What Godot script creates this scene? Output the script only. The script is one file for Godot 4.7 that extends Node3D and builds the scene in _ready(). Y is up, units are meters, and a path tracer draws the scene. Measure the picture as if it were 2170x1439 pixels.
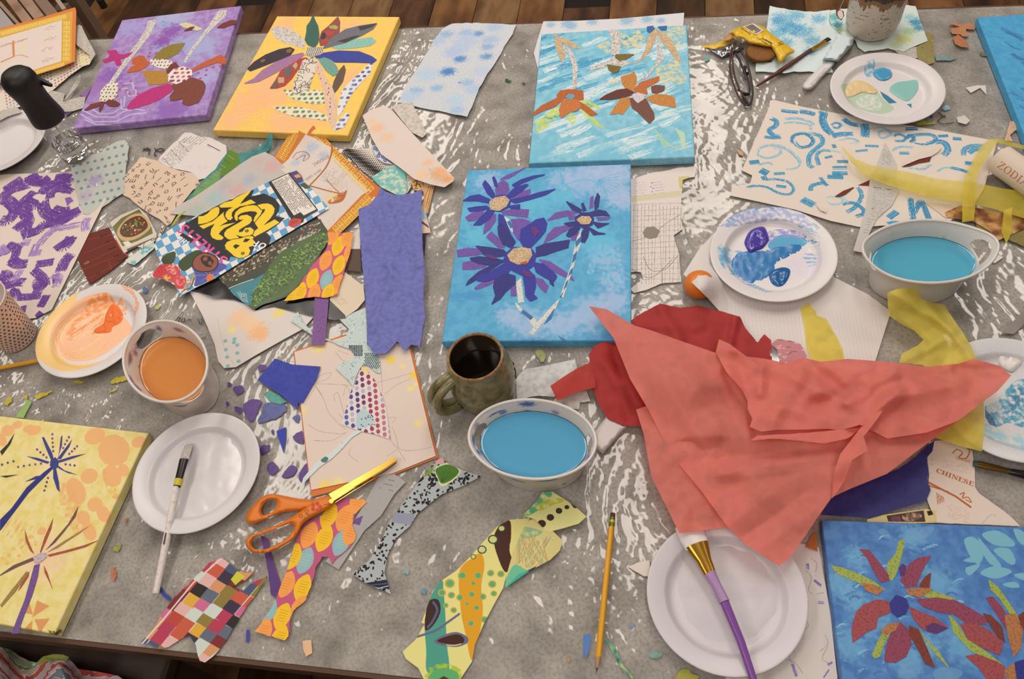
extends Node3D
# An art-class table seen from above: canvases, plates of paint, tubs of water and torn papers on a film-covered table.
# A photo pixel gives a direction (FW, RT, UV3); the height above the table top gives the distance.

const FL := 1693.64
const CAM := Vector3(0, 1.73757, 0)
const FW := Vector3(-0.17605852, -0.82392823, -0.53865172)
const RT := Vector3(0.98381006, -0.12866315, -0.12475397)
const UV3 := Vector3(-0.03348369, 0.55189498, -0.83324113)
const TY := 0.75
const CT := 0.0155
# crops of the photograph in which outlines were read: left, top, enlargement
const Z := {
	"p": [0, 0, 1.0], "A": [0, 0, 3.427], "B": [440, 0, 3.427], "C": [800, 0, 3.427], "D": [1080, 0, 3.427], "E": [1450, 0, 3.014], "F": [0, 280, 3.427],
	"G": [300, 250, 3.0625], "H": [900, 320, 3.1283], "I": [1400, 180, 2.8182], "J": [0, 560, 3.427], "K": [460, 640, 3.509], "L": [880, 640, 3.427],
	"M": [1380, 600, 2.3987], "N": [0, 860, 2.4855], "O": [440, 940, 2.8833], "Q": [840, 960, 3.0036], "R": [1300, 1020, 3.434], "S": [1650, 900, 2.6692],
	"T": [320, 360, 4.7975], "U": [1880, 560, 3.1276], "V": [0, 0, 6.854], "W": [1900, 200, 3.9963], "X": [650, 260, 5.5355], "a": [180, 280, 6.54], "b": [540, 640, 3.5095], "c": [1560, 190, 3.875], "d": [0, 860, 2.6647], "e": [1480, 0, 5.997], "f": [500, 950, 5.9944],
	"g": [0, 120, 5.533], "h": [240, 660, 6.258], "i": [900, 690, 3.9975], "j": [420, 395, 5.428],
}
var rng := RandomNumberGenerator.new()
var used := {}
var mats := {}
var srcs := {}
var tints := {}
var noise_a := FastNoiseLite.new()
var noise_b := FastNoiseLite.new()


func P(x: float, y: float, h := 0.0) -> Vector3:
	var d := FW + RT * ((x - 1085.0) / FL) - UV3 * ((y - 719.5) / FL)
	return CAM + d * ((TY + h - CAM.y) / d.y)

func PF(x: float, y: float, level: float) -> Vector3:
	return P(x, y, level - TY)

func z(k: String, f: Array) -> PackedVector2Array:
	var a: Array = Z[k]
	var r := PackedVector2Array()
	for i in range(0, f.size() - 1, 2):
		r.append(Vector2(a[0] + f[i] / a[2], a[1] + f[i + 1] / a[2]))
	return r

func smooth(q: PackedVector2Array, closed := false, n := 6) -> PackedVector2Array:
	if q.size() < 3:
		return q
	var r := PackedVector2Array()
	var m := q.size()
	for i in (m if closed else m - 1):
		var a := q[(i - 1 + m) % m] if closed or i > 0 else q[0]
		var b := q[i]
		var c := q[(i + 1) % m]
		var d := q[(i + 2) % m] if closed or i < m - 2 else q[m - 1]
		for k in n:
			r.append(b.cubic_interpolate(c, a, d, float(k) / n))
	if not closed:
		r.append(q[m - 1])
	return r

func numbered(called: String) -> String:
	var n: int = used.get(called, 0)
	used[called] = n + 1
	return called if n == 0 else "%s_%03d" % [called, n]

func tag(o: Node, label: String, category: String, group := "", kind := "") -> Node:
	if label: o.set_meta("label", label)
	if category: o.set_meta("category", category)
	if group: o.set_meta("group", group)
	if kind: o.set_meta("kind", kind)
	return o

func thing(called: String, label: String, category: String, at := Vector3.ZERO, group := "") -> Node3D:
	var o := Node3D.new()
	o.name = numbered(called)
	add_child(o)
	o.position = at
	tag(o, label, category, group)
	return o

func part(called: String, mesh: Mesh, m: Material, parent: Node) -> MeshInstance3D:
	var o := MeshInstance3D.new()
	o.mesh = mesh
	o.material_override = m
	o.name = called
	parent.add_child(o, true)
	return o

func M(c: Color, rough := 0.75, metal := 0.0, spec := 0.5) -> StandardMaterial3D:
	var key := "%s%.3f%.3f%.3f" % [c.to_html(), rough, metal, spec]
	if not mats.has(key):
		var m := StandardMaterial3D.new()
		m.albedo_color = c
		m.roughness = rough
		m.metallic = metal
		m.metallic_specular = spec
		mats[key] = m
	return mats[key]

func G(html: String) -> Color:
	return Color(html)

# ---------------------------------------------------------------- painted textures
func src(c: Color, style: String) -> Image:
	# a 256-pixel tile of one colour whose alpha is a paint texture: w wash, d dry brush, s speckle, c cloud
	var key := c.to_html() + style
	if srcs.has(key):
		return srcs[key]
	if not tints.has(style):
		var n := FastNoiseLite.new()
		n.seed = 7 + style.unicode_at(0)
		n.fractal_octaves = 4
		n.frequency = {"w": 0.022, "d": 0.05, "s": 0.16, "c": 0.035, "e": 0.05}[style]
		var im := n.get_seamless_image(256, 256)
		if style == "d":
			im.resize(1536, 256, Image.INTERPOLATE_BILINEAR)
			im = im.get_region(Rect2i(0, 0, 256, 256))
		if style == "e":
			im.resize(256, 1536, Image.INTERPOLATE_BILINEAR)
			im = im.get_region(Rect2i(0, 0, 256, 256))
		im.convert(Image.FORMAT_L8)
		tints[style] = im.get_data()
	var data: PackedByteArray = tints[style]
	var lo: float = {"w": 60.0, "d": 85.0, "s": 105.0, "c": 70.0, "e": 85.0}[style]
	var hi: float = {"w": 190.0, "d": 140.0, "s": 150.0, "c": 170.0, "e": 140.0}[style]
	var out := PackedByteArray()
	out.resize(65536 * 4)
	var r8 := c.r8
	var g8 := c.g8
	var b8 := c.b8
	var k: float = 255.0 * c.a / (hi - lo)
	for i in 65536:
		var j := i * 4
		out[j] = r8
		out[j + 1] = g8
		out[j + 2] = b8
		out[j + 3] = clampi(int((data[i] - lo) * k), 0, 255)
	srcs[key] = Image.create_from_data(256, 256, false, Image.FORMAT_RGBA8, out)
	return srcs[key]

func flat_src(c: Color) -> Image:
	var key := c.to_html() + "f"
	if not srcs.has(key):
		var im := Image.create(256, 1, false, Image.FORMAT_RGBA8)
		im.fill(c)
		srcs[key] = im
	return srcs[key]

func blob_src(c: Color) -> Image:
	var key := c.to_html() + "b"
	if not srcs.has(key):
		var out := PackedByteArray()
		out.resize(64 * 64 * 4)
		var n := FastNoiseLite.new()
		n.frequency = 0.09
		for y in 64:
			for x in 64:
				var d := Vector2(x - 31.5, y - 31.5).length() / 32.0
				var a := smoothstep(1.0, 0.25, d + n.get_noise_2d(x, y) * 0.55) * c.a
				var j := (y * 64 + x) * 4
				out[j] = c.r8
				out[j + 1] = c.g8
				out[j + 2] = c.b8
				out[j + 3] = int(a * 255.0)
		srcs[key] = Image.create_from_data(64, 64, false, Image.FORMAT_RGBA8, out)
	return srcs[key]


class Tex:
	var im: Image
	var host: Node3D
	var o := Vector2.ZERO
	var ax := Vector2(1, 0)
	var az := Vector2(0, 1)
	var sx := 1.0
	var sz := 1.0
	var lift := 0.0
	var ppm := 2200.0
	var w := 8
	var h := 8
	var key := "p"

	func setup(host_: Node3D, o_: Vector2, sx_: float, sz_: float, ppm_: float, bg: Color, ax_ := Vector2(1, 0), lift_ := 0.0) -> Tex:
		host = host_
		o = o_
		sx = sx_
		sz = sz_
		lift = lift_
		ppm = minf(ppm_, 1500.0 / maxf(sx, sz))
		ax = ax_
		az = Vector2(-ax.y, ax.x)
		w = maxi(8, int(sx * ppm))
		h = maxi(8, int(sz * ppm))
		im = Image.create(w, h, false, Image.FORMAT_RGBA8)
		im.fill(bg)
		return self

	func uv_at(g: Vector2) -> Vector2:
		var d := g - o
		return Vector2(d.dot(ax) / sx, d.dot(az) / sz)

	func t(p: Vector2) -> Vector2:
		var q: Vector3 = host.P(p.x, p.y, lift)
		return uv_at(Vector2(q.x, q.z)) * Vector2(w, h)

	func k(frame: String) -> Tex:
		key = frame
		return self

	func pts(f: Array) -> PackedVector2Array:
		var q: PackedVector2Array = host.z(key, f)
		for i in q.size():
			q[i] = t(q[i])
		return q

	func unit(p: Vector2) -> float:
		return (t(p + Vector2(4, 0)) - t(p)).length() * 0.25

	func span(x0: int, x1: int, y: int, c: Color, s: Image) -> void:
		x0 = maxi(x0, 0)
		x1 = mini(x1, w - 1)
		if x1 < x0 or y < 0 or y >= h:
			return
		if s == null:
			im.fill_rect(Rect2i(x0, y, x1 - x0 + 1, 1), c)
			return
		var sy := y % s.get_height()
		while x0 <= x1:
			var u := x0 % 256
			var n := mini(256 - u, x1 - x0 + 1)
			im.blend_rect(s, Rect2i(u, sy, n, 1), Vector2i(x0, y))
			x0 += n

	func poly(q: PackedVector2Array, c: Color, style := "") -> void:
		var s: Image = null
		if style != "":
			s = host.src(c, style)
		elif c.a < 0.999:
			s = host.flat_src(c)
		var n := q.size()
		var lo := INF
		var hi := -INF
		for p in q:
			lo = minf(lo, p.y)
			hi = maxf(hi, p.y)
		for y in range(maxi(0, int(floor(lo))), mini(h - 1, int(ceil(hi))) + 1):
			var yy := y + 0.5
			var xs: Array[float] = []
			var a := q[n - 1]
			for b in q:
				if (a.y <= yy) != (b.y <= yy):
					xs.append(a.x + (yy - a.y) * (b.x - a.x) / (b.y - a.y))
				a = b
			xs.sort()
			for i in range(0, xs.size() - 1, 2):
				span(int(ceil(xs[i] - 0.5)), int(floor(xs[i + 1] - 0.5)), y, c, s)

	func fill(f: Array, c: Color, style := "", curve := false) -> void:
		var q: PackedVector2Array = host.z(key, f)
		if curve:
			q = host.smooth(q, true)
		for i in q.size():
			q[i] = t(q[i])
		poly(q, c, style)

	# a stroke of the given width in photo pixels
	func line(f: Array, width: float, c: Color, style := "", curve := true) -> void:
		var q: PackedVector2Array = host.z(key, f)
		if q.size() == 0:
			return
		var u := unit(q[0])
		if curve:
			q = host.smooth(q)
		for i in q.size():
			q[i] = t(q[i])
		for r in Geometry2D.offset_polyline(q, maxf(0.55, width * 0.5 * u), Geometry2D.JOIN_ROUND, Geometry2D.END_ROUND):
			if not Geometry2D.is_polygon_clockwise(r):
				poly(r, c, style)
			elif r.size() > 2:
				poly(r, c, style)

	# a brush mark: bristle lines side by side, some running dry
	func brush(f: Array, width: float, cols: Array, dry := 0.35) -> void:
		var q: PackedVector2Array = host.smooth(host.z(key, f), false, 8)
		var u := unit(q[0])
		for i in q.size():
			q[i] = t(q[i])
		var wpx := width * u
		var n := maxi(3, int(wpx / 1.6))
		var rg: RandomNumberGenerator = host.rng
		for b in n:
			var off := (float(b) / (n - 1) - 0.5) * wpx + rg.randf_range(-0.6, 0.6)
			var c: Color = cols[rg.randi() % cols.size()]
			var e0 := int(rg.randf() * rg.randf() * dry * q.size() * 0.5)
			var e1 := q.size() - int(rg.randf() * rg.randf() * dry * q.size() * 0.8)
			for i in range(e0, e1 - 1):
				if rg.randf() < dry * 0.22:
					continue
				var d := (q[i + 1] - q[i])
				var l := d.length()
				if l < 0.01:
					continue
				var nn := Vector2(-d.y, d.x) / l * off
				var m := int(ceil(l / 1.4))
				for j in m:
					var p := q[i] + d * (float(j) / m) + nn
					im.fill_rect(Rect2i(int(p.x), int(p.y), 2, 2), c)

	func dot(x: float, y: float, rx: float, ry: float, c: Color, turn := 0.0, style := "") -> void:
		var a: Array = host.Z[key]
		var p := Vector2(a[0] + x / a[2], a[1] + y / a[2])
		var q := PackedVector2Array()
		for i in 12:
			var e := Vector2(cos(i * PI / 6) * rx, sin(i * PI / 6) * ry).rotated(turn)
			q.append(t(p + e))
		poly(q, c, style)

	func blob(x: float, y: float, r: float, c: Color, ratio := 1.0) -> void:
		var a: Array = host.Z[key]
		var p := Vector2(a[0] + x / a[2], a[1] + y / a[2])
		var u := unit(p)
		var s: Image = host.blob_src(c).duplicate()
		var n := maxi(3, int(2.0 * r * u))
		var m := maxi(3, int(2.0 * r * u * ratio))
		if host.rng.randf() < 0.5:
			s.flip_x()
		if host.rng.randf() < 0.5:
			s.flip_y()
		s.resize(n, m, Image.INTERPOLATE_BILINEAR)
		var at := t(p)
		im.blend_rect(s, Rect2i(0, 0, n, m), Vector2i(int(at.x) - n / 2, int(at.y) - m / 2))

	func wash(c: Color, style := "w") -> void:
		poly(PackedVector2Array([Vector2(0, 0), Vector2(w, 0), Vector2(w, h), Vector2(0, h)]), c, style)

	# printed letters: baseline from a to b (photo pixels in the frame), letters as tall as `tall` photo pixels
	func text(what: String, ax_: float, ay_: float, bx: float, by: float, tall: float, c: Color, fit := true, serif := false, bold := false, up := 1.0) -> void:
		var fr: Array = host.Z[key]
		var a := t(Vector2(fr[0] + ax_ / fr[2], fr[1] + ay_ / fr[2]))
		var b := t(Vector2(fr[0] + bx / fr[2], fr[1] + by / fr[2]))
		var u := unit(Vector2(fr[0] + ax_ / fr[2], fr[1] + ay_ / fr[2]))
		letters(what, a, b, tall * u, c, fit, serif, bold, up)

	func letters(what: String, a: Vector2, b: Vector2, tall: float, c: Color, fit := true, serif := false, bold := false, up := 1.0) -> void:
		var tm := TextMesh.new()
		var sf := SystemFont.new()
		sf.font_names = PackedStringArray(["Droid Serif" if serif else "Droid Sans"])
		sf.font_weight = 700 if bold else 400
		tm.font = sf
		tm.text = what
		tm.font_size = 64
		tm.pixel_size = 0.01
		tm.depth = 0.0
		tm.curve_step = 2.0
		tm.horizontal_alignment = HORIZONTAL_ALIGNMENT_LEFT
		var arr := tm.get_mesh_arrays()
		var v: PackedVector3Array = arr[Mesh.ARRAY_VERTEX]
		if v.is_empty():
			return
		var lo := Vector3(INF, INF, 0)
		var hi := Vector3(-INF, -INF, 0)
		for p in v:
			lo = lo.min(p)
			hi = hi.max(p)
		var dx := (b - a)
		var sc := dx.length() / (hi.x - lo.x) if fit else tall / 0.46
		var ex := dx.normalized()
		var ey := Vector2(ex.y, -ex.x) * up
		var sy := tall / (hi.y - lo.y) if fit else sc
		var idx: PackedInt32Array = arr[Mesh.ARRAY_INDEX] if arr[Mesh.ARRAY_INDEX] != null else PackedInt32Array(range(v.size()))
		for i in range(0, idx.size() - 2, 3):
			var q := PackedVector2Array()
			for j in 3:
				var p := v[idx[i + j]]
				q.append(a + ex * (p.x - lo.x) * sc + ey * (p.y - lo.y) * sy)
			poly(q, c)

	# rows of small print between the corner a, the end of its first row b and the start of its last row d
	func print_rows(f: Array, rows: int, c: Color, tall := 1.6, gaps := 0.25) -> void:
		var q := pts(f)
		var rg: RandomNumberGenerator = host.rng
		var u := unit(host.z(key, [f[0], f[1]])[0])
		for r in rows:
			var a := q[0].lerp(q[2], float(r) / maxi(1, rows - 1))
			var e := q[1] - q[0]
			var s := 0.0
			var stop := rg.randf_range(0.8, 1.0)
			var L := e.length()
			if L < 2.0:
				continue
			while s < stop:
				var word := rg.randf_range(2.0, 9.0) * u * 0.8 / L
				if rg.randf() > gaps:
					var p0 := a + e * s
					var p1 := a + e * minf(stop, s + word)
					var nn := Vector2(-e.y, e.x) / L * tall * u * 0.5
					poly(PackedVector2Array([p0 - nn, p1 - nn, p1 + nn, p0 + nn]), c)
				s += word + 1.6 * u / L

	func mat(rough := 0.85, bump := 0.0) -> StandardMaterial3D:
		var m := StandardMaterial3D.new()
		m.albedo_texture = ImageTexture.create_from_image(im)
		m.texture_repeat = false
		m.roughness = rough
		return m


func tex_for(q: PackedVector2Array, bg: Color, ppm := 2000.0) -> Tex:
	var lo := Vector2(INF, INF)
	var hi := -lo
	for p in q:
		var g := P(p.x, p.y)
		lo = lo.min(Vector2(g.x, g.z))
		hi = hi.max(Vector2(g.x, g.z))
	return Tex.new().setup(self, lo - Vector2(0.004, 0.004), hi.x - lo.x + 0.008, hi.y - lo.y + 0.008, ppm, bg)

func noise_img(freq: float, seed_: int, colors: Array, size := 256, kind := FastNoiseLite.TYPE_SIMPLEX_SMOOTH, stretch := Vector2(1, 1), octaves := 5, stops: Array = []) -> ImageTexture:
	var n := FastNoiseLite.new()
	n.noise_type = kind
	n.seed = seed_
	n.frequency = freq
	n.fractal_octaves = octaves
	var im := n.get_seamless_image(size, size)
	im.convert(Image.FORMAT_L8)
	if stretch != Vector2(1, 1):
		im.resize(int(size * stretch.x), int(size * stretch.y), Image.INTERPOLATE_CUBIC)
	var g := Gradient.new()
	var offs := PackedFloat32Array()
	var cs := PackedColorArray()
	for i in colors.size():
		offs.append(stops[i] if stops else float(i) / (colors.size() - 1))
		cs.append(colors[i])
	g.offsets = offs
	g.colors = cs
	var lut := PackedByteArray()
	for i in 256:
		var c := g.sample(i / 255.0)
		lut.append_array([c.r8, c.g8, c.b8])
	var data := im.get_data()
	var out := PackedByteArray()
	out.resize(data.size() * 3)
	for i in data.size():
		var j := data[i] * 3
		out[i * 3] = lut[j]
		out[i * 3 + 1] = lut[j + 1]
		out[i * 3 + 2] = lut[j + 2]
	return ImageTexture.create_from_image(Image.create_from_data(im.get_width(), im.get_height(), false, Image.FORMAT_RGB8, out))

func tri_mat(t: Texture2D, scale: float, rough := 0.8, tint := Color.WHITE) -> StandardMaterial3D:
	var m := StandardMaterial3D.new()
	m.albedo_texture = t
	m.albedo_color = tint
	m.uv1_triplanar = true
	m.uv1_world_triplanar = true
	m.uv1_scale = Vector3.ONE * scale
	m.roughness = rough
	return m

func mottled(c: Color, rough := 0.75) -> StandardMaterial3D:
	var key := "mot" + c.to_html() + str(rough)
	if not mats.has(key):
		if not mats.has("mot_tex"):
			mats["mot_tex"] = noise_img(0.03, 5, [Color(0.8, 0.8, 0.8), Color(0.94, 0.94, 0.94), Color(1, 1, 1)], 256)
		mats[key] = tri_mat(mats["mot_tex"], 11.0, rough, c)
	return mats[key]

# ---------------------------------------------------------------- meshes
class MB:
	var v := PackedVector3Array()
	var uv := PackedVector2Array()
	var ix := PackedInt32Array()

	func add(p: Vector3, t := Vector2.ZERO) -> int:
		v.append(p)
		uv.append(t)
		return v.size() - 1

	func tri(a: int, b: int, c: int) -> void:
		ix.append(a)
		ix.append(b)
		ix.append(c)

	func quad(a: int, b: int, c: int, d: int) -> void:
		tri(a, b, c)
		tri(a, c, d)

	# flat-shaded quad with its own corners
	func face(a: Vector3, b: Vector3, c: Vector3, d: Vector3, ta := Vector2.ZERO, tb := Vector2(1, 0), tc := Vector2(1, 1), td := Vector2(0, 1)) -> void:
		quad(add(a, ta), add(b, tb), add(c, tc), add(d, td))

	func box(c: Vector3, s: Vector3, b := Basis.IDENTITY, bevel := 0.0) -> void:
		var e := s * 0.5
		var k := bevel
		for ax in 3:
			for sg in [-1.0, 1.0]:
				var n := Vector3.ZERO
				n[ax] = sg
				var u := Vector3.ZERO
				u[(ax + 1) % 3] = 1.0
				var w := Vector3.ZERO
				w[(ax + 2) % 3] = 1.0
				var o := n * e[ax]
				var eu: float = e[(ax + 1) % 3] - k
				var ew: float = e[(ax + 2) % 3] - k
				var p := [o - u * eu - w * ew, o + u * eu - w * ew, o + u * eu + w * ew, o - u * eu + w * ew]
				if sg > 0:
					p.reverse()
				face(c + b * p[0], c + b * p[1], c + b * p[2], c + b * p[3], Vector2(0, 0), Vector2(0, 1), Vector2(1, 1), Vector2(1, 0))
		if k > 0.0:
			for ax in 3:
				for s1 in [-1.0, 1.0]:
					for s2 in [-1.0, 1.0]:
						var a1 := (ax + 1) % 3
						var a2 := (ax + 2) % 3
						var l0 := Vector3.ZERO
						l0[ax] = -(e[ax] - k)
						var l1 := -l0
						var f := Vector3.ZERO
						f[a1] = s1 * e[a1]
						f[a2] = s2 * (e[a2] - k)
						var g := Vector3.ZERO
						g[a1] = s1 * (e[a1] - k)
						g[a2] = s2 * e[a2]
						var p := [f + l0, f + l1, g + l1, g + l0]
						if s1 * s2 < 0:
							p.reverse()
						face(c + b * p[0], c + b * p[1], c + b * p[2], c + b * p[3])

	# rows of profile points (radius, height) turned about y; sx and sz squash it
	func lathe(prof: Array, n := 48, sx := 1.0, sz := 1.0, at := Vector3.ZERO) -> void:
		var first := v.size()
		for j in prof.size():
			for i in n + 1:
				var a := TAU * i / n
				add(at + Vector3(cos(a) * prof[j].x * sx, prof[j].y, sin(a) * prof[j].x * sz), Vector2(float(i) / n, float(j) / maxi(1, prof.size() - 1)))
		for j in prof.size() - 1:
			for i in n:
				var a := first + j * (n + 1) + i
				quad(a, a + n + 1, a + n + 2, a + 1)

	# tube along points with a radius at each
	func tube(p: Array, r: Array, n := 12, caps := true, squash := 1.0) -> void:
		var first := v.size()
		var m := p.size()
		var side := Vector3.ZERO
		for j in m:
			var d: Vector3 = (p[mini(j + 1, m - 1)] - p[maxi(j - 1, 0)]).normalized()
			if side == Vector3.ZERO:
				side = d.cross(Vector3.UP if absf(d.y) < 0.9 else Vector3.RIGHT).normalized()
			side = (side - d * side.dot(d)).normalized()
			var up := side.cross(d).normalized()
			var rad: float = r[mini(j, r.size() - 1)]
			for i in n + 1:
				var a := TAU * i / n
				add(p[j] + (side * cos(a) + up * sin(a) * squash) * rad, Vector2(float(i) / n, float(j) / (m - 1)))
		for j in m - 1:
			for i in n:
				var a := first + j * (n + 1) + i
				quad(a, a + 1, a + n + 2, a + n + 1)
		if caps:
			for e in 2:
				var c := add(p[0] if e == 0 else p[m - 1])
				var row := first if e == 0 else first + (m - 1) * (n + 1)
				var start := v.size()
				for i in n + 1:
					add(v[row + i])
				for i in n:
					if e == 0:
						tri(c, start + i + 1, start + i)
					else:
						tri(c, start + i, start + i + 1)

	func mesh() -> ArrayMesh:
		# smooth normals over shared indices; front faces run clockwise
		var nn := PackedVector3Array()
		nn.resize(v.size())
		for i in range(0, ix.size(), 3):
			var a := v[ix[i]]
			var b := v[ix[i + 1]]
			var c := v[ix[i + 2]]
			var f := (c - a).cross(b - a)
			nn[ix[i]] += f
			nn[ix[i + 1]] += f
			nn[ix[i + 2]] += f
		for i in nn.size():
			nn[i] = nn[i].normalized() if nn[i].length_squared() > 1e-24 else Vector3.UP
		var arr := []
		arr.resize(Mesh.ARRAY_MAX)
		arr[Mesh.ARRAY_VERTEX] = v
		arr[Mesh.ARRAY_NORMAL] = nn
		arr[Mesh.ARRAY_TEX_UV] = uv
		arr[Mesh.ARRAY_INDEX] = ix
		var m := ArrayMesh.new()
		m.add_surface_from_arrays(Mesh.PRIMITIVE_TRIANGLES, arr)
		return m


# Height of a loose sheet above the table at a photo pixel: base + lifted places + crumple
func rise(p: Vector2, o: Dictionary) -> float:
	var h: float = o.get("h", 2.0)
	for l in o.get("lift", []):
		var d: float = Vector2((p.x - l[0]) / l[2], (p.y - l[1]) / (l[4] if l.size() > 4 else l[2])).length_squared()
		h += l[3] * exp(-d)
	# long creases: x0, y0, x1, y1, half width in px, height in mm
	for l in o.get("folds", []):
		var near := Geometry2D.get_closest_point_to_segment(p, Vector2(l[0], l[1]), Vector2(l[2], l[3]))
		h += l[5] * maxf(0.0, 1.0 - near.distance_to(p) / l[4])
	var cr: float = o.get("cr", 0.0)
	if cr > 0.0:
		var g := P(p.x, p.y)
		var fq: float = o.get("fq", 1.0)
		h += cr * (absf(noise_a.get_noise_2d(g.x * fq, g.z * fq)) * 1.6 + 0.5 * noise_b.get_noise_2d(g.x * fq, g.z * fq))
	return h * 0.001

func outline(q: PackedVector2Array, step: float, torn: float) -> PackedVector2Array:
	var r := PackedVector2Array()
	var n := q.size()
	for i in n:
		var a := q[i]
		var b := q[(i + 1) % n]
		var m := maxi(1, int(a.distance_to(b) / step))
		for k in m:
			var p := a.lerp(b, float(k) / m)
			if torn > 0.0:
				p += Vector2(rng.randf_range(-torn, torn), rng.randf_range(-torn, torn))
			r.append(p)
	return r

# Triangulated polygon with inner points; returns [points, indices]
func fill_points(edge: PackedVector2Array, step: float) -> Array:
	var pts := edge.duplicate()
	var lo := Vector2(INF, INF)
	var hi := -lo
	for p in edge:
		lo = lo.min(p)
		hi = hi.max(p)
	var row := 0
	var y := lo.y + step * 0.5
	while y < hi.y:
		var x := lo.x + step * (0.5 if row % 2 == 0 else 1.0)
		while x < hi.x:
			var p := Vector2(x + rng.randf_range(-0.12, 0.12) * step, y + rng.randf_range(-0.12, 0.12) * step)
			if Geometry2D.is_point_in_polygon(p, edge):
				var near := false
				for e in edge:
					if e.distance_squared_to(p) < step * step * 0.2:
						near = true
						break
				if not near:
					pts.append(p)
			x += step
		y += step * 0.87
		row += 1
	var tri := Geometry2D.triangulate_delaunay(pts)
	var ix := PackedInt32Array()
	for i in range(0, tri.size(), 3):
		var a := pts[tri[i]]
		var b := pts[tri[i + 1]]
		var c := pts[tri[i + 2]]
		var area := (b - a).cross(c - a)
		if absf(area) < 0.02 or not Geometry2D.is_point_in_polygon((a + b + c) / 3.0, edge):
			continue
		ix.append(tri[i])
		ix.append(tri[i + 1] if area > 0 else tri[i + 2])
		ix.append(tri[i + 2] if area > 0 else tri[i + 1])
	return [pts, ix]

# A sheet of paper traced in photo pixels. o: h base height in mm, lift [[x, y, r, mm, ry]], cr crumple mm, torn px, th thickness mm, step px
func sheet_mesh(q: PackedVector2Array, o: Dictionary, tx: Tex, centre: Vector3) -> ArrayMesh:
	var step: float = o.get("step", 16.0)
	var edge := outline(q, minf(step, 9.0 if o.get("torn", 0.0) > 0.0 else step), o.get("torn", 0.0))
	var f := fill_points(edge, step)
	var pts: PackedVector2Array = f[0]
	var ix: PackedInt32Array = f[1]
	var mb := MB.new()
	var th: float = o.get("th", 0.25) * 0.001
	var n := pts.size()
	for s in 2:
		for p in pts:
			var g := P(p.x, p.y, rise(p, o) - (th if s == 1 else 0.0))
			var u := Vector2.ZERO
			if tx:
				var b := P(p.x, p.y)
				u = tx.uv_at(Vector2(b.x, b.z))
			mb.add(g - centre, u)
	for i in range(0, ix.size(), 3):
		mb.tri(ix[i], ix[i + 1], ix[i + 2])
		mb.tri(n + ix[i], n + ix[i + 2], n + ix[i + 1])
	var m := edge.size()
	for i in m:
		var j := (i + 1) % m
		var a := mb.add(mb.v[i], mb.uv[i])
		var b := mb.add(mb.v[j], mb.uv[j])
		var c := mb.add(mb.v[n + j], mb.uv[n + j])
		var d := mb.add(mb.v[n + i], mb.uv[n + i])
		mb.quad(a, d, c, b)
	return mb.mesh()

func sheet(called: String, label: String, category: String, q: PackedVector2Array, o: Dictionary, m: Variant, group := "") -> MeshInstance3D:
	var c := Vector2.ZERO
	for p in q:
		c += p
	c /= q.size()
	var centre := P(c.x, c.y, o.get("h", 2.0) * 0.001)
	var tx: Tex = m if m is Tex else null
	var material: Material = tx.mat(o.get("rough", 0.85)) if tx else m
	if o.has("back"):
		material.backlight_enabled = true
		material.backlight = o["back"]
	var mi := MeshInstance3D.new()
	mi.mesh = sheet_mesh(q, o, tx, centre)
	mi.material_override = material
	mi.name = numbered(called)
	mi.position = centre
	add_child(mi)
	tag(mi, label, category, group)
	return mi

# A piece glued or lying on a parent: outline in photo pixels at height h (mm) above the table
func piece(called: String, parent: Node3D, q: PackedVector2Array, h: float, m: Material, th := 0.3, label := "") -> MeshInstance3D:
	var pl := q.duplicate()
	if pl.size() > 2 and pl[0].distance_squared_to(pl[pl.size() - 1]) < 0.01:
		pl.remove_at(pl.size() - 1)
	var ix := Geometry2D.triangulate_polygon(pl)
	if ix.is_empty():
		pl = Geometry2D.convex_hull(pl)
		pl.remove_at(pl.size() - 1)
		ix = Geometry2D.triangulate_polygon(pl)
	var mb := MB.new()
	var o := parent.global_position
	var n := pl.size()
	for s in 2:
		for p in pl:
			mb.add(P(p.x, p.y, (h - th * s) * 0.001) - o, Vector2.ZERO)
	for i in range(0, ix.size(), 3):
		var a := pl[ix[i]]
		var up := (pl[ix[i + 1]] - a).cross(pl[ix[i + 2]] - a) > 0
		mb.tri(ix[i], ix[i + 1] if up else ix[i + 2], ix[i + 2] if up else ix[i + 1])
	var cw := 0.0
	for i in n:
		cw += pl[i].cross(pl[(i + 1) % n])
	for i in n:
		var j := (i + 1) % n
		var a := mb.add(mb.v[i])
		var b := mb.add(mb.v[j])
		var c := mb.add(mb.v[n + j])
		var d := mb.add(mb.v[n + i])
		if cw > 0: mb.quad(a, d, c, b)
		else: mb.quad(a, b, c, d)
	var mi := part(called, mb.mesh(), m, parent)
	mi.global_position = o
	if label: mi.set_meta("label", label)
	return mi

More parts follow.
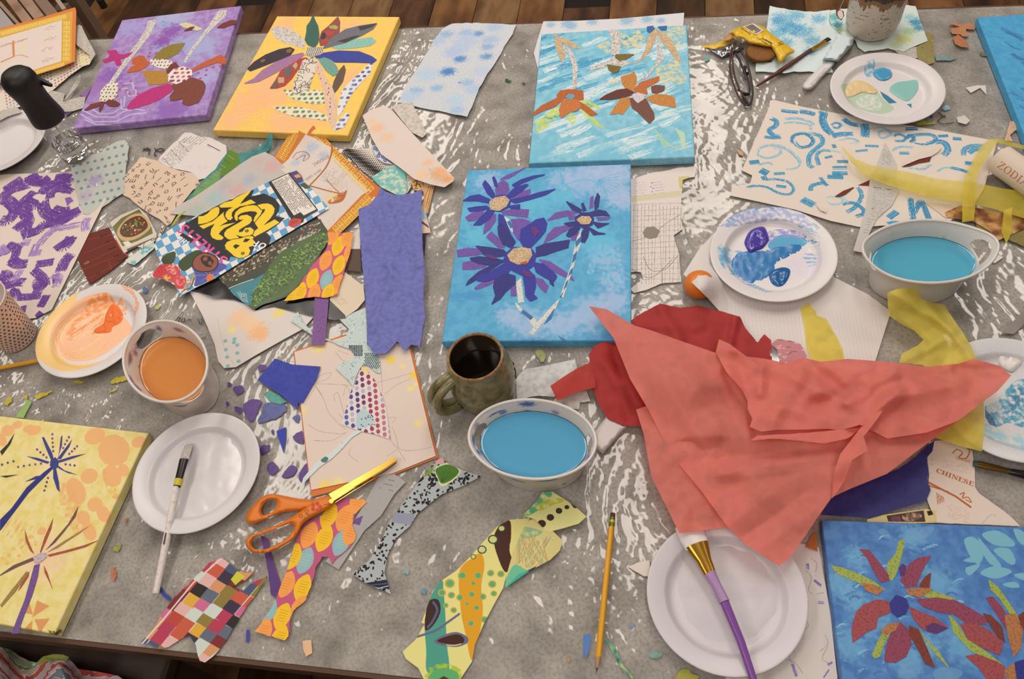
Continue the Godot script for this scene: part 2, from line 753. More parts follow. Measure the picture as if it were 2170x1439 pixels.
# ---------------------------------------------------------------- the place
func set_camera_and_light() -> void:
	var cam := Camera3D.new()
	cam.name = "camera"
	cam.fov = 2.0 * rad_to_deg(atan(719.5 / FL))
	cam.transform = Transform3D(Basis(RT, UV3, -FW), CAM)
	cam.near = 0.05
	cam.far = 40.0
	add_child(cam)
	cam.current = true
	var e := Environment.new()
	e.background_mode = Environment.BG_COLOR
	e.background_color = Color(0.02, 0.02, 0.02)
	e.tonemap_mode = Environment.TONE_MAPPER_LINEAR
	e.tonemap_exposure = 1.0
	e.sdfgi_enabled = true
	e.ssao_enabled = true
	e.ssil_enabled = true
	var we := WorldEnvironment.new()
	we.name = "environment"
	we.environment = e
	add_child(we)
	# ceiling light panels of the room
	for i in LAMPS.size():
		var at: Vector3 = LAMPS[i]
		var a := AreaLight3D.new()
		a.name = "panel_light"
		a.area_size = Vector2(0.42, 1.18)
		a.position = at + Vector3(0, -0.035, 0)
		a.rotation_degrees = Vector3(-90, 0, 0)
		a.light_energy = 1.24
		a.light_color = Color(1.0, 0.955, 0.91)
		a.shadow_enabled = true
		a.area_range = 12.0
		a.area_attenuation = 2.0
		add_child(a, true)

const LAMPS := [Vector3(0.15, 2.7, -3.15), Vector3(-1.4, 2.7, -3.15), Vector3(-1.4, 2.7, -1.55), Vector3(0.15, 2.7, -1.5), Vector3(-3.0, 2.7, -2.2), Vector3(1.8, 2.7, -2.2), Vector3(-1.4, 2.7, 0.55), Vector3(0.15, 2.7, 0.55)]

func build_room() -> void:
	var x0 := -4.6
	var x1 := 3.6
	var z0 := -4.8
	var z1 := 2.2
	var top := 2.72
	# lamps' fittings
	var glow := StandardMaterial3D.new()
	glow.albedo_color = Color(0.9, 0.9, 0.88)
	glow.emission_enabled = true
	glow.emission = Color(1.0, 0.955, 0.91)
	glow.emission_energy_multiplier = 1.5
	for i in LAMPS.size():
		var at: Vector3 = LAMPS[i]
		var t := thing("ceiling_light_panel", "flat white light panel recessed in the ceiling above the table", "ceiling light", at, "ceiling light panels")
		var mb := MB.new()
		mb.box(Vector3(0, 0.005, 0), Vector3(0.44, 0.02, 1.2))
		part("diffuser", mb.mesh(), glow, t)
		mb = MB.new()
		for s in [-1.0, 1.0]:
			mb.box(Vector3(s * 0.23, 0.0, 0), Vector3(0.02, 0.04, 1.24))
			mb.box(Vector3(0, 0.0, s * 0.61), Vector3(0.44, 0.04, 0.02))
		part("frame", mb.mesh(), M(Color(0.8, 0.8, 0.8), 0.5), t)
	var wall := M(Color(0.78, 0.74, 0.69), 0.9)
	for w in [["wall_left", Vector3(x0 - 0.05, top / 2, (z0 + z1) / 2), Vector3(0.1, top, z1 - z0 + 0.2)], ["wall_right", Vector3(x1 + 0.05, top / 2, (z0 + z1) / 2), Vector3(0.1, top, z1 - z0 + 0.2)],
			["wall_back", Vector3((x0 + x1) / 2, top / 2, z0 - 0.05), Vector3(x1 - x0, top, 0.1)], ["wall_front", Vector3((x0 + x1) / 2, top / 2, z1 + 0.05), Vector3(x1 - x0, top, 0.1)],
			["ceiling", Vector3((x0 + x1) / 2, top + 0.05, (z0 + z1) / 2), Vector3(x1 - x0 + 0.2, 0.1, z1 - z0 + 0.2)]]:
		var mb := MB.new()
		mb.box(Vector3.ZERO, w[2])
		var o := part(w[0], mb.mesh(), wall if w[0] != "ceiling" else M(Color(0.8, 0.79, 0.77), 0.9), self)
		o.position = w[1]
		o.set_meta("kind", "structure")
	# floor of wood planks
	var fl := Node3D.new()
	fl.name = "floor"
	fl.set_meta("kind", "structure")
	add_child(fl)
	var mb := MB.new()
	mb.box(Vector3((x0 + x1) / 2, -0.06, (z0 + z1) / 2), Vector3(x1 - x0, 0.1, z1 - z0))
	part("subfloor", mb.mesh(), M(Color(0.1, 0.07, 0.05), 0.9), fl)
	var woods: Array[StandardMaterial3D] = []
	var tones := [["2c1a10", "553520", "7c5434"], ["1e120b", "3e2616", "62422a"], ["38220f", "6a4526", "8c643c"], ["1a100a", "32200f", "4c311c"], ["432b1b", "6e4d31", "8c6c48"]]
	for i in 5:
		var m := StandardMaterial3D.new()
		m.albedo_texture = noise_img(0.018, 31 + i, [G(tones[i][0]), G(tones[i][1]), G(tones[i][2]), G(tones[i][1])], 256, FastNoiseLite.TYPE_SIMPLEX_SMOOTH, Vector2(1, 3), 6)
		m.roughness = 0.45
		woods.append(m)
	var shared: Array[ArrayMesh] = []
	var ln := 1.22
	for i in 6:
		var b := MB.new()
		var u0 := i * 0.17
		b.box(Vector3(0, -0.005, 0), Vector3(0.163, 0.01, ln - 0.002), Basis.IDENTITY, 0.0012)
		for k in b.v.size():
			b.uv[k] = Vector2(u0 + b.v[k].x * 1.6, u0 * 2.0 + b.v[k].z * 0.55)
		shared.append(b.mesh())
	var col := 0
	var x := -3.25
	while x < 1.5:
		var zz := -3.1 + fmod(col * 0.47, ln)
		while zz < 0.9:
			var inside := zz + ln / 2 > -1.3 and zz - ln / 2 < -0.35 and x > -2.1 and x < 1.2
			var o := part("plank", shared[rng.randi() % 6], woods[rng.randi() % 5], fl)
			o.position = Vector3(x, 0, zz)
			zz += ln
		x += 0.165
		col += 1

func build_table() -> void:
	var t := thing("work_table", "long grey stone-look work table with a thin brown edge", "table", Vector3(-0.45, 0, -0.787))
	var w := 3.3
	var d := 1.25
	var mb := MB.new()
	mb.box(Vector3(0, TY - 0.0125, 0), Vector3(w, 0.025, d))
	var stone := StandardMaterial3D.new()
	stone.albedo_texture = noise_img(0.012, 3, [G("68645f"), G("88837d"), G("9a958f"), G("a9a49e"), G("8c8781")], 512, FastNoiseLite.TYPE_SIMPLEX_SMOOTH, Vector2.ONE, 7)
	stone.uv1_triplanar = true
	stone.uv1_world_triplanar = true
	stone.uv1_scale = Vector3.ONE * 2.1
	stone.detail_enabled = true
	stone.detail_blend_mode = BaseMaterial3D.BLEND_MODE_MUL
	stone.detail_uv_layer = BaseMaterial3D.DETAIL_UV_2
	stone.uv2_triplanar = true
	stone.uv2_world_triplanar = true
	stone.uv2_scale = Vector3.ONE * 2.6
	stone.detail_albedo = noise_img(0.11, 9, [Color(0.74, 0.73, 0.72), Color(0.9, 0.9, 0.89), Color(0.97, 0.97, 0.97), Color(1, 1, 1), Color(1, 1, 1)], 512, FastNoiseLite.TYPE_SIMPLEX, Vector2.ONE, 4)
	stone.roughness = 0.55
	part("table_top", mb.mesh(), stone, t)
	mb = MB.new()
	for s in [-1.0, 1.0]:
		mb.box(Vector3(0, TY - 0.0145, s * (d / 2 + 0.003)), Vector3(w + 0.012, 0.027, 0.006))
		mb.box(Vector3(s * (w / 2 + 0.003), TY - 0.0145, 0), Vector3(0.006, 0.027, d))
	part("edge_band", mb.mesh(), M(G("4f3524"), 0.6), t)
	mb = MB.new()
	for s in [-1.0, 1.0]:
		mb.box(Vector3(0, TY - 0.06, s * (d / 2 - 0.09)), Vector3(w - 0.3, 0.06, 0.025))
	part("apron", mb.mesh(), M(G("3a281c"), 0.7), t)
	for sx in [-1.0, 1.0]:
		for sz in [-1.0, 1.0]:
			mb = MB.new()
			mb.box(Vector3(sx * (w / 2 - 0.14), (TY - 0.025) / 2, sz * (d / 2 - 0.11)), Vector3(0.06, TY - 0.025, 0.06), Basis.IDENTITY, 0.004)
			part("leg", mb.mesh(), M(G("2c211a"), 0.6), t)

# clear plastic film over the table: many fine wrinkles that mirror the ceiling lights
func film_height(x: float, zz: float, n1: FastNoiseLite, n2: FastNoiseLite, n3: FastNoiseLite) -> float:
	var ca := 0.25
	var wob := n3.get_noise_2d(x * 1.7 + 9.0, zz * 1.7)
	var u := x * cos(ca) + zz * sin(ca) + wob * 0.06
	var w := -x * sin(ca) + zz * cos(ca)
	var patch := clampf(0.7 + 1.4 * n3.get_noise_2d(x, zz), 0.32, 1.15)
	var a := absf(n1.get_noise_2d(u, w * 0.16))
	var b := absf(n2.get_noise_2d(x + wob * 0.03, zz * 0.75))
	var c := absf(n2.get_noise_2d(x * 0.43 + 31.0, zz * 0.35))
	var h := (a * 0.0028 + b * 0.0011 + c * 0.0018) * patch
	return 0.0002 + 0.0024 * tanh(h / 0.0024)

func build_film() -> Node3D:
	var n1 := FastNoiseLite.new()
	n1.seed = 11
	n1.frequency = 26.0
	n1.fractal_octaves = 2
	var n2 := FastNoiseLite.new()
	n2.seed = 23
	n2.frequency = 46.0
	n2.fractal_octaves = 3
	var n3 := FastNoiseLite.new()
	n3.seed = 5
	n3.frequency = 1.9
	n3.fractal_octaves = 2
	var mb := MB.new()
	var x0 := -1.75
	var z0 := -1.405
	var nx := 960
	var nz := 440
	var st := 0.0028
	for j in nz:
		for i in nx:
			var x := x0 + i * st
			var zz := z0 + j * st
			mb.add(Vector3(x + 0.42, film_height(x, zz, n1, n2, n3), zz + 0.787))
	for j in nz - 1:
		for i in nx - 1:
			var a := j * nx + i
			mb.quad(a, a + 1, a + nx + 1, a + nx)
	var m := StandardMaterial3D.new()
	m.transparency = BaseMaterial3D.TRANSPARENCY_ALPHA
	m.albedo_color = Color(1, 1, 1, 0.03)
	m.roughness = 0.085
	m.metallic_specular = 0.5
	var o := part("plastic_film", mb.mesh(), m, self)
	o.position = Vector3(-0.42, TY, -0.787)
	tag(o, "clear crinkled plastic film spread over the grey table", "plastic sheet")
	return o

# ---------------------------------------------------------------- canvases
class Stretched:
	var node: Node3D
	var tex: Tex
	var top: MeshInstance3D

# a stretched canvas: far-left, far-right, near-left corners of its face in photo pixels (size 11 x 14 inches)
func canvas(label: String, fl: Vector2, fr: Vector2, h0: float, bg: Color, mode := 0, w := 0.2794, d := 0.3556) -> Stretched:
	# mode 0: both far corners; 1: far-left corner and a point on the far edge; 2: a point on the far edge and the far-right corner
	var T := CT
	var a := P(fl.x, fl.y, h0 + T)
	var b := P(fr.x, fr.y, h0 + T)
	var ex := Vector3(b.x - a.x, 0, b.z - a.z).normalized()
	var ez := Vector3(-ex.z, 0, ex.x)
	var mid := (a + b) / 2.0
	if mode == 1:
		mid = a + ex * w / 2
	elif mode == 2:
		mid = b - ex * w / 2
	var c := mid + ez * d / 2
	var p := Stretched.new()
	p.node = thing("painted_canvas", label, "canvas", Vector3(c.x, TY + h0, c.z))
	var o2 := Vector2(c.x, c.z) - Vector2(ex.x, ex.z) * (w / 2 + T) - Vector2(ez.x, ez.z) * (d / 2 + T)
	p.tex = Tex.new().setup(self, o2, w + 2 * T, d + 2 * T, 2300.0, bg, Vector2(ex.x, ex.z), h0 + T)
	# a soft-edged block: rings from the face over the fold to the foot
	var mb := MB.new()
	var r := 0.0025
	var rings := []
	for s in [[0.5, 1.0], [0.97, 1.0]]:
		rings.append([w / 2 * s[0], d / 2 * s[0], T, 0.0])
	rings[1] = [w / 2 - r, d / 2 - r, T, -r]
	for k in 4:
		var q := PI / 2 * (k + 1) / 4.0
		rings.append([w / 2 - r + sin(q) * r, d / 2 - r + sin(q) * r, T - r + cos(q) * r, 0.0 if k < 2 else r * 0.5])
	rings.append([w / 2, d / 2, 0.0, T])
	var per := 24
	for ri in rings.size():
		var g: Array = rings[ri]
		var hx: float = g[0]
		var hz: float = g[1]
		var grow: float = 0.0 if ri < rings.size() - 1 else T
		for side in 4:
			for k in per:
				var s := -1.0 + 2.0 * k / per
				var v: Vector2 = [Vector2(s * hx, -hz), Vector2(hx, s * hz), Vector2(-s * hx, hz), Vector2(-hx, -s * hz)][side]
				var tv := v
				if grow > 0.0:
					tv += [Vector2(0, -grow), Vector2(grow, 0), Vector2(0, grow), Vector2(-grow, 0)][side]
				mb.add(ex * v.x + ez * v.y + Vector3(0, g[2], 0), Vector2((tv.x + w / 2 + T) / (w + 2 * T), (tv.y + d / 2 + T) / (d + 2 * T)))
	var m := per * 4
	for ri in rings.size() - 1:
		for k in m:
			var k2 := (k + 1) % m
			mb.quad(ri * m + k, ri * m + k2, (ri + 1) * m + k2, (ri + 1) * m + k)
	var cc := mb.add(Vector3(0, T, 0), Vector2(0.5, 0.5))
	for k in m:
		mb.tri(cc, (k + 1) % m, k)
	# the foot closes the block
	var base := mb.v.size()
	for k in m:
		mb.add(mb.v[(rings.size() - 1) * m + k])
	var c2 := mb.add(Vector3.ZERO)
	for k in m:
		mb.tri(c2, base + k, base + (k + 1) % m)
	# mb winding above faces outwards when seen clockwise; flip where needed
	for i in range(0, mb.ix.size(), 3):
		var a3 := mb.v[mb.ix[i]]
		var b3 := mb.v[mb.ix[i + 1]]
		var c3 := mb.v[mb.ix[i + 2]]
		var nrm := (c3 - a3).cross(b3 - a3)
		if nrm.dot((a3 + b3 + c3) / 3.0 - Vector3(0, T * 0.5, 0)) < 0.0:
			var tmp := mb.ix[i + 1]
			mb.ix[i + 1] = mb.ix[i + 2]
			mb.ix[i + 2] = tmp
	p.top = part("canvas_face", mb.mesh(), M(bg), p.node)
	return p

func finish(p: Stretched, rough := 0.6) -> void:
	var m: StandardMaterial3D = p.tex.mat(rough)
	p.top.material_override = m

# ---------------------------------------------------------------- plates and vessels
func plate(label: String, px: float, py: float, h0 := 0.0028, radius := 0.092) -> Array:
	var c := P(px, py, h0 + 0.018)
	var t := thing("foam_plate", label, "plate", Vector3(c.x, TY + h0, c.z), "white foam plates")
	var k := radius / 0.092
	var prof := []
	for v in [[0.0, 0.0035], [0.03, 0.0035], [0.058, 0.0035], [0.0635, 0.0045], [0.067, 0.008], [0.0695, 0.0125], [0.0725, 0.0146], [0.081, 0.0165], [0.0895, 0.018], [0.0915, 0.0178], [0.092, 0.0165], [0.0905, 0.0152], [0.081, 0.0138], [0.0725, 0.0116], [0.070, 0.006], [0.066, 0.001], [0.06, 0.0], [0.0, 0.0]]:
		prof.append(Vector2(v[0] * k, v[1]))
	var mb := MB.new()
	mb.lathe(prof, 72)
	for i in mb.v.size():
		mb.uv[i] = Vector2(mb.v[i].x / (2.0 * radius) + 0.5, mb.v[i].z / (2.0 * radius) + 0.5)
	var tx := Tex.new().setup(self, Vector2(c.x - radius, c.z - radius), 2 * radius, 2 * radius, 2600.0, G("dad6d8"), Vector2(1, 0), h0 + 0.004)
	var o := part("dish", mb.mesh(), M(G("d8d4d6"), 0.35), t)
	return [t, tx, o]

func plate_done(p: Array, rough := 0.35) -> void:
	p[2].material_override = p[1].mat(rough)

# thick dab of paint on a plate or sheet: a low domed blob traced in photo pixels
func puff(called: String, parent: Node3D, q: PackedVector2Array, h: float, th: float, m: Material, edge := 6.0, step := 5.0, holes: Array = [], bump := 0.0) -> MeshInstance3D:
	if called.begins_with("paint"):
		q = smooth(q, true, 4)
	var e := outline(q, step, 0.0)
	var f := fill_points(e, step)
	var pts: PackedVector2Array = f[0]
	var all := [e]
	for hq in holes:
		all.append(outline(hq, step, 0.0))
	if holes:
		pts = PackedVector2Array()
		for a in all:
			pts.append_array(a)
		for p in f[0].slice(e.size()):
			var ok := true
			for k in range(1, all.size()):
				if Geometry2D.is_point_in_polygon(p, all[k]):
					ok = false
				else:
					for w in all[k]:
						if w.distance_squared_to(p) < step * step * 0.2:
							ok = false
			if ok:
				pts.append(p)
		var tri := Geometry2D.triangulate_delaunay(pts)
		var ix := PackedInt32Array()
		for i in range(0, tri.size(), 3):
			var a := pts[tri[i]]
			var b := pts[tri[i + 1]]
			var c := pts[tri[i + 2]]
			var g := (a + b + c) / 3.0
			var keep := Geometry2D.is_point_in_polygon(g, e)
			for k in range(1, all.size()):
				keep = keep and not Geometry2D.is_point_in_polygon(g, all[k])
			var area := (b - a).cross(c - a)
			if not keep or absf(area) < 0.01:
				continue
			ix.append_array([tri[i], tri[i + 1] if area > 0 else tri[i + 2], tri[i + 2] if area > 0 else tri[i + 1]])
		f = [pts, ix]
	var mb := MB.new()
	var o := parent.global_position
	for s in 2:
		for p in pts:
			var dist := INF
			for ring in all:
				var last: Vector2 = ring[ring.size() - 1]
				for w in ring:
					dist = minf(dist, Geometry2D.get_closest_point_to_segment(p, last, w).distance_to(p))
					last = w
			var k := clampf(dist / edge, 0.0, 1.0)
			var y := h
			if s == 0:
				y += th * (0.25 + 0.75 * sqrt(1.0 - (1.0 - k) * (1.0 - k)))
				if bump > 0.0:
					y += bump * k * noise_b.get_noise_2d(p.x * 0.12, p.y * 0.12)
			mb.add(P(p.x, p.y, y * 0.001) - o)
	var n := pts.size()
	var ix2: PackedInt32Array = f[1]
	for i in range(0, ix2.size(), 3):
		mb.tri(ix2[i], ix2[i + 1], ix2[i + 2])
		mb.tri(n + ix2[i], n + ix2[i + 2], n + ix2[i + 1])
	var start := 0
	for ring in all:
		var m2: int = ring.size()
		for i in m2:
			var j := (i + 1) % m2
			mb.quad(start + i, n + start + i, n + start + j, start + j)
		start += m2
	var mi := part(called, mb.mesh(), m, parent)
	mi.global_position = o
	return mi

# an oval tub with two slot handles cut through its wall; returns the tub's node
func tub(label: String, c: Vector3, a: float, b: float, H: float, turn: float, slots: Array, taper: float, water: Color, level: float, wall_tex: Texture2D, ear := 0.0) -> Node3D:
	var t := thing("water_tub", label, "tub", c)
	var nt := 160
	var nv := 30
	var th := 0.0022
	var rad := func(v: float, inner: bool) -> float:
		var s := taper + (1.0 - taper) * (0.48 * v + 0.52 * pow(v, 5.0))
		return s
	var mb := MB.new()
	var pos := func(u: float, v: float, inner: bool) -> Vector3:
		var s: float = rad.call(v, inner)
		var an := u
		var hh := v * H
		var bulge := 0.0
		for sl in slots:
			var da := absf(wrapf(an - sl[0], -PI, PI))
			hh += ear * v * v * exp(-da * da * 4.0)
			bulge += ear * 0.6 * v * v * exp(-da * da * 4.0)
		var k := s - (th / a if inner else 0.0)
		var q := Vector3(cos(an) * (a * k + bulge), hh, sin(an) * (b * k + bulge))
		return q.rotated(Vector3.UP, -turn)
	var hole := func(u: float, v: float) -> bool:
		for sl in slots:
			var du: float = wrapf(u - sl[0], -PI, PI) / sl[1]
			var dv: float = (v - sl[2]) / sl[3]
			if pow(absf(du), 2.6) + pow(absf(dv), 2.2) < 1.0:
				return true
		return false
	var snap := func(u: float, v: float) -> Vector2:
		for sl in slots:
			var du: float = wrapf(u - sl[0], -PI, PI) / sl[1]
			var dv: float = (v - sl[2]) / sl[3]
			var r := pow(absf(du), 2.6) + pow(absf(dv), 2.2)
			if r < 2.6 and r > 0.05:
				var k := pow(r, -1.0 / 2.4)
				return Vector2(sl[0] + du * k * sl[1], sl[2] + dv * k * sl[3])
		return Vector2(u, v)
	var cell := []
	for i in nt:
		var row := []
		for j in nv:
			row.append(hole.call(TAU * (i + 0.5) / nt, (j + 0.5) / nv))
		cell.append(row)
	for side in 2:
		for i in nt + 1:
			for j in nv + 1:
				var u := TAU * i / nt
				var v := float(j) / nv
				var cnt := 0
				for di in [-1, 0]:
					for dj in [-1, 0]:
						if j + dj >= 0 and j + dj < nv and cell[(i + di + nt) % nt][j + dj]:
							cnt += 1
				if cnt > 0 and cnt < 4:
					var sp: Vector2 = snap.call(u, v)
					u = sp.x
					v = sp.y
				mb.add(pos.call(u, v, side == 0), Vector2(float(i) / nt, 1.0 - v))
	var W := nv + 1
	var off := (nt + 1) * W
	for i in nt:
		for j in nv:
			if cell[i][j]:
				continue
			var p := i * W + j
			mb.quad(p, p + 1, p + W + 1, p + W)
			mb.quad(off + p, off + p + W, off + p + W + 1, off + p + 1)
			for e in [[-1, 0, p, p + 1], [1, 0, p + W, p + W + 1], [0, -1, p, p + W], [0, 1, p + 1, p + W + 1]]:
				var jj: int = j + e[1]
				if jj >= 0 and jj < nv and cell[(i + e[0] + nt) % nt][jj]:
					var q0 := mb.add(mb.v[e[2]], mb.uv[e[2]])
					var q1 := mb.add(mb.v[e[3]], mb.uv[e[3]])
					var q2 := mb.add(mb.v[off + e[3]], mb.uv[e[3]])
					var q3 := mb.add(mb.v[off + e[2]], mb.uv[e[2]])
					mb.quad(q0, q1, q2, q3)
		# rounded rim bead
	var m := StandardMaterial3D.new()
	m.albedo_texture = wall_tex
	m.roughness = 0.3
	m.backlight_enabled = true
	m.backlight = Color(0.35, 0.35, 0.35)
	part("wall", mb.mesh(), m, t)
	mb = MB.new()
	var rim := []
	for i in nt + 1:
		rim.append(pos.call(TAU * i / nt, 1.0, true).lerp(pos.call(TAU * i / nt, 1.0, false), 0.5))
	mb.tube(rim, [0.0021], 8, false)
	part("rim", mb.mesh(), M(G("d9d4d0"), 0.3), t)
	mb = MB.new()
	var cm := mb.add(Vector3(0, 0.002, 0))
	for i in nt + 1:
		mb.add(pos.call(TAU * i / nt, 0.03, true))
	for i in nt:
		mb.tri(cm, cm + 1 + i, cm + 2 + i)
	var cb := mb.add(Vector3(0, 0, 0))
	for i in nt + 1:
		mb.add(pos.call(TAU * i / nt, 0.0, false))
	for i in nt:
		mb.tri(cb, cb + 2 + i, cb + 1 + i)
	part("base", mb.mesh(), M(G("d9d4d0"), 0.35), t)
	# the water: a disc with a turned-up edge and its body down to the base
	mb = MB.new()
	var lv := level / H
	var rings := [[0.0, 0.0], [0.6, 0.0], [0.93, 0.0], [0.985, 0.0004], [1.0, 0.0016]]
	for r in rings:
		for i in nt + 1:
			var q: Vector3 = pos.call(TAU * i / nt, lv, true)
			mb.add(Vector3(q.x * r[0], level + r[1], q.z * r[0]))
	for r in [0.66, 0.33, 0.06]:
		for i in nt + 1:
			mb.add(pos.call(TAU * i / nt, lv * r, true) * Vector3(0.995, 1, 0.995))
	for j in 7:
		for i in nt:
			var p := j * (nt + 1) + i
			mb.quad(p, p + 1, p + nt + 2, p + nt + 1)
	var wm := M(water, 0.04, 0.0, 0.5)
	var wo := part("paint_water", mb.mesh(), wm, t)
	wo.set_meta("label", "cloudy paint water")
	return t

# ---------------------------------------------------------------- collage papers
func pattern(kind: String) -> StandardMaterial3D:
	if mats.has("pat" + kind):
		return mats["pat" + kind]
	var im := Image.create(256, 256, false, Image.FORMAT_RGB8)
	var scale := 14.0
	match kind:
		"news", "newstan":
			im.fill(G("ddd8d4") if kind == "news" else G("d3ba96"))
			for r in range(0, 256, 9):
				var x := 0
				while x < 256:
					var n := rng.randi_range(2, 9)
					if rng.randf() < 0.72:
						im.fill_rect(Rect2i(x, r + rng.randi_range(0, 2), n, rng.randi_range(2, 5) if kind == "news" else 3), G("35323a") if kind == "news" else G("6a4a2c"))
					x += n + rng.randi_range(1, 4)
			scale = 16.0 if kind == "news" else 14.0
		"spots":
			im.fill(G("e2d9cb"))
			for r in range(0, 256, 32):
				for c in range(0, 256, 26):
					im.fill_rect(Rect2i(c + rng.randi_range(0, 8), r + rng.randi_range(0, 8), 8, 14), G("3a3330"))
			scale = 12.0
		"half":
			im.fill(G("e0dbd4"))
			for r in range(0, 256, 21):
				for c in range(0, 256, 21):
					for k in range(-8, 9):
						var wd := int(sqrt(maxf(0.0, 64.0 - k * k)))
						im.fill_rect(Rect2i((c + (10 if (r / 21) % 2 else 0) + 8 - wd) % 256, posmod(r + k, 256), wd * 2, 1), G("1f1f24"))
			scale = 20.0
		"dotblue", "dotgreen", "dotred":
			im.fill({"dotblue": G("dfe0e6"), "dotgreen": G("e2e0c6"), "dotred": G("e6dcd8")}[kind])
			for r in range(0, 256, 32):
				for c in range(0, 256, 32):
					var col: Color = {"dotblue": [G("5a6ea8"), G("4a5890"), G("7f8fb8")], "dotgreen": [G("6c8560"), G("8a9a70"), G("5c7a70")], "dotred": [G("a83a5a"), G("8f3f60"), G("c07070")]}[kind][rng.randi() % 3]
					for k in range(-10, 11):
						var wd := int(sqrt(maxf(0.0, 100.0 - k * k)))
						im.fill_rect(Rect2i((c + (16 if (r / 32) % 2 else 0) + 10 - wd) % 236, posmod(r + k, 256), wd * 2, 1), col)
			scale = 10.0
		"doodle":
			im.fill(G("ddd5c8"))
			for i in 90:
				var p := Vector2(rng.randf() * 240, rng.randf() * 240)
				var a := rng.randf() * TAU
				for k in 26:
					a += rng.randf_range(-0.5, 0.5)
					p += Vector2(cos(a), sin(a)) * 2.0
					im.fill_rect(Rect2i(posmod(int(p.x), 254), posmod(int(p.y), 254), 3, 3), G("1d1b1e"))
			scale = 11.0
		"fine":
			im.fill(G("c4beb6"))
			for r in range(0, 256, 6):
				var x := 0
				while x < 256:
					var n := rng.randi_range(2, 12)
					if rng.randf() < 0.7:
						im.fill_rect(Rect2i(x, r, n, 2), G("8a857e"))
					x += n + rng.randi_range(1, 5)
			scale = 9.0
		"pinktext":
			im.fill(G("c0808a"))
			for i in 160:
				im.fill_rect(Rect2i(rng.randi_range(0, 240), rng.randi_range(0, 40) * 6, rng.randi_range(4, 14), 3), G("4a6a3c") if i % 2 else G("d8c8b8"))
			scale = 10.0
		"soft":
			var t2 := noise_img(0.015, 78, [Color(0.9, 0.9, 0.9), Color(1, 1, 1), Color(0.95, 0.95, 0.95)], 256)
			im = t2.get_image()
			scale = 6.0
		"tissue":
			var t := noise_img(0.05, 77, [Color(0.62, 0.62, 0.66), Color(0.9, 0.9, 0.92), Color(1, 1, 1), Color(0.8, 0.8, 0.84)], 256, FastNoiseLite.TYPE_SIMPLEX, Vector2.ONE, 4)
			im = t.get_image()
			scale = 18.0
	var m := tri_mat(ImageTexture.create_from_image(im), scale, 0.75)
	mats["pat" + kind] = m
	return m

func tissue(html: String, rough := 0.6) -> StandardMaterial3D:
	var key := "tis" + html
	if not mats.has(key):
		var m: StandardMaterial3D = pattern("tissue").duplicate()
		m.albedo_color = G(html)
		m.roughness = rough
		mats[key] = m
	return mats[key]

var stacked := 0.0

func glue(p: Stretched, frame: String, called: String, m: Material, lists: Array, lift := 0.35) -> void:
	var h := (p.node.position.y - TY + CT) * 1000.0 + lift
	for f in lists:
		var q := z(frame, f)
		if called == "petal" or called == "flower_centre":
			var g := Geometry2D.offset_polygon(q, 1.1, Geometry2D.JOIN_ROUND)
			if g.size() == 1:
				q = g[0]
		stacked = fmod(stacked + 0.013, 0.12)
		piece(called, p.node, q, h + stacked, m, 0.45)

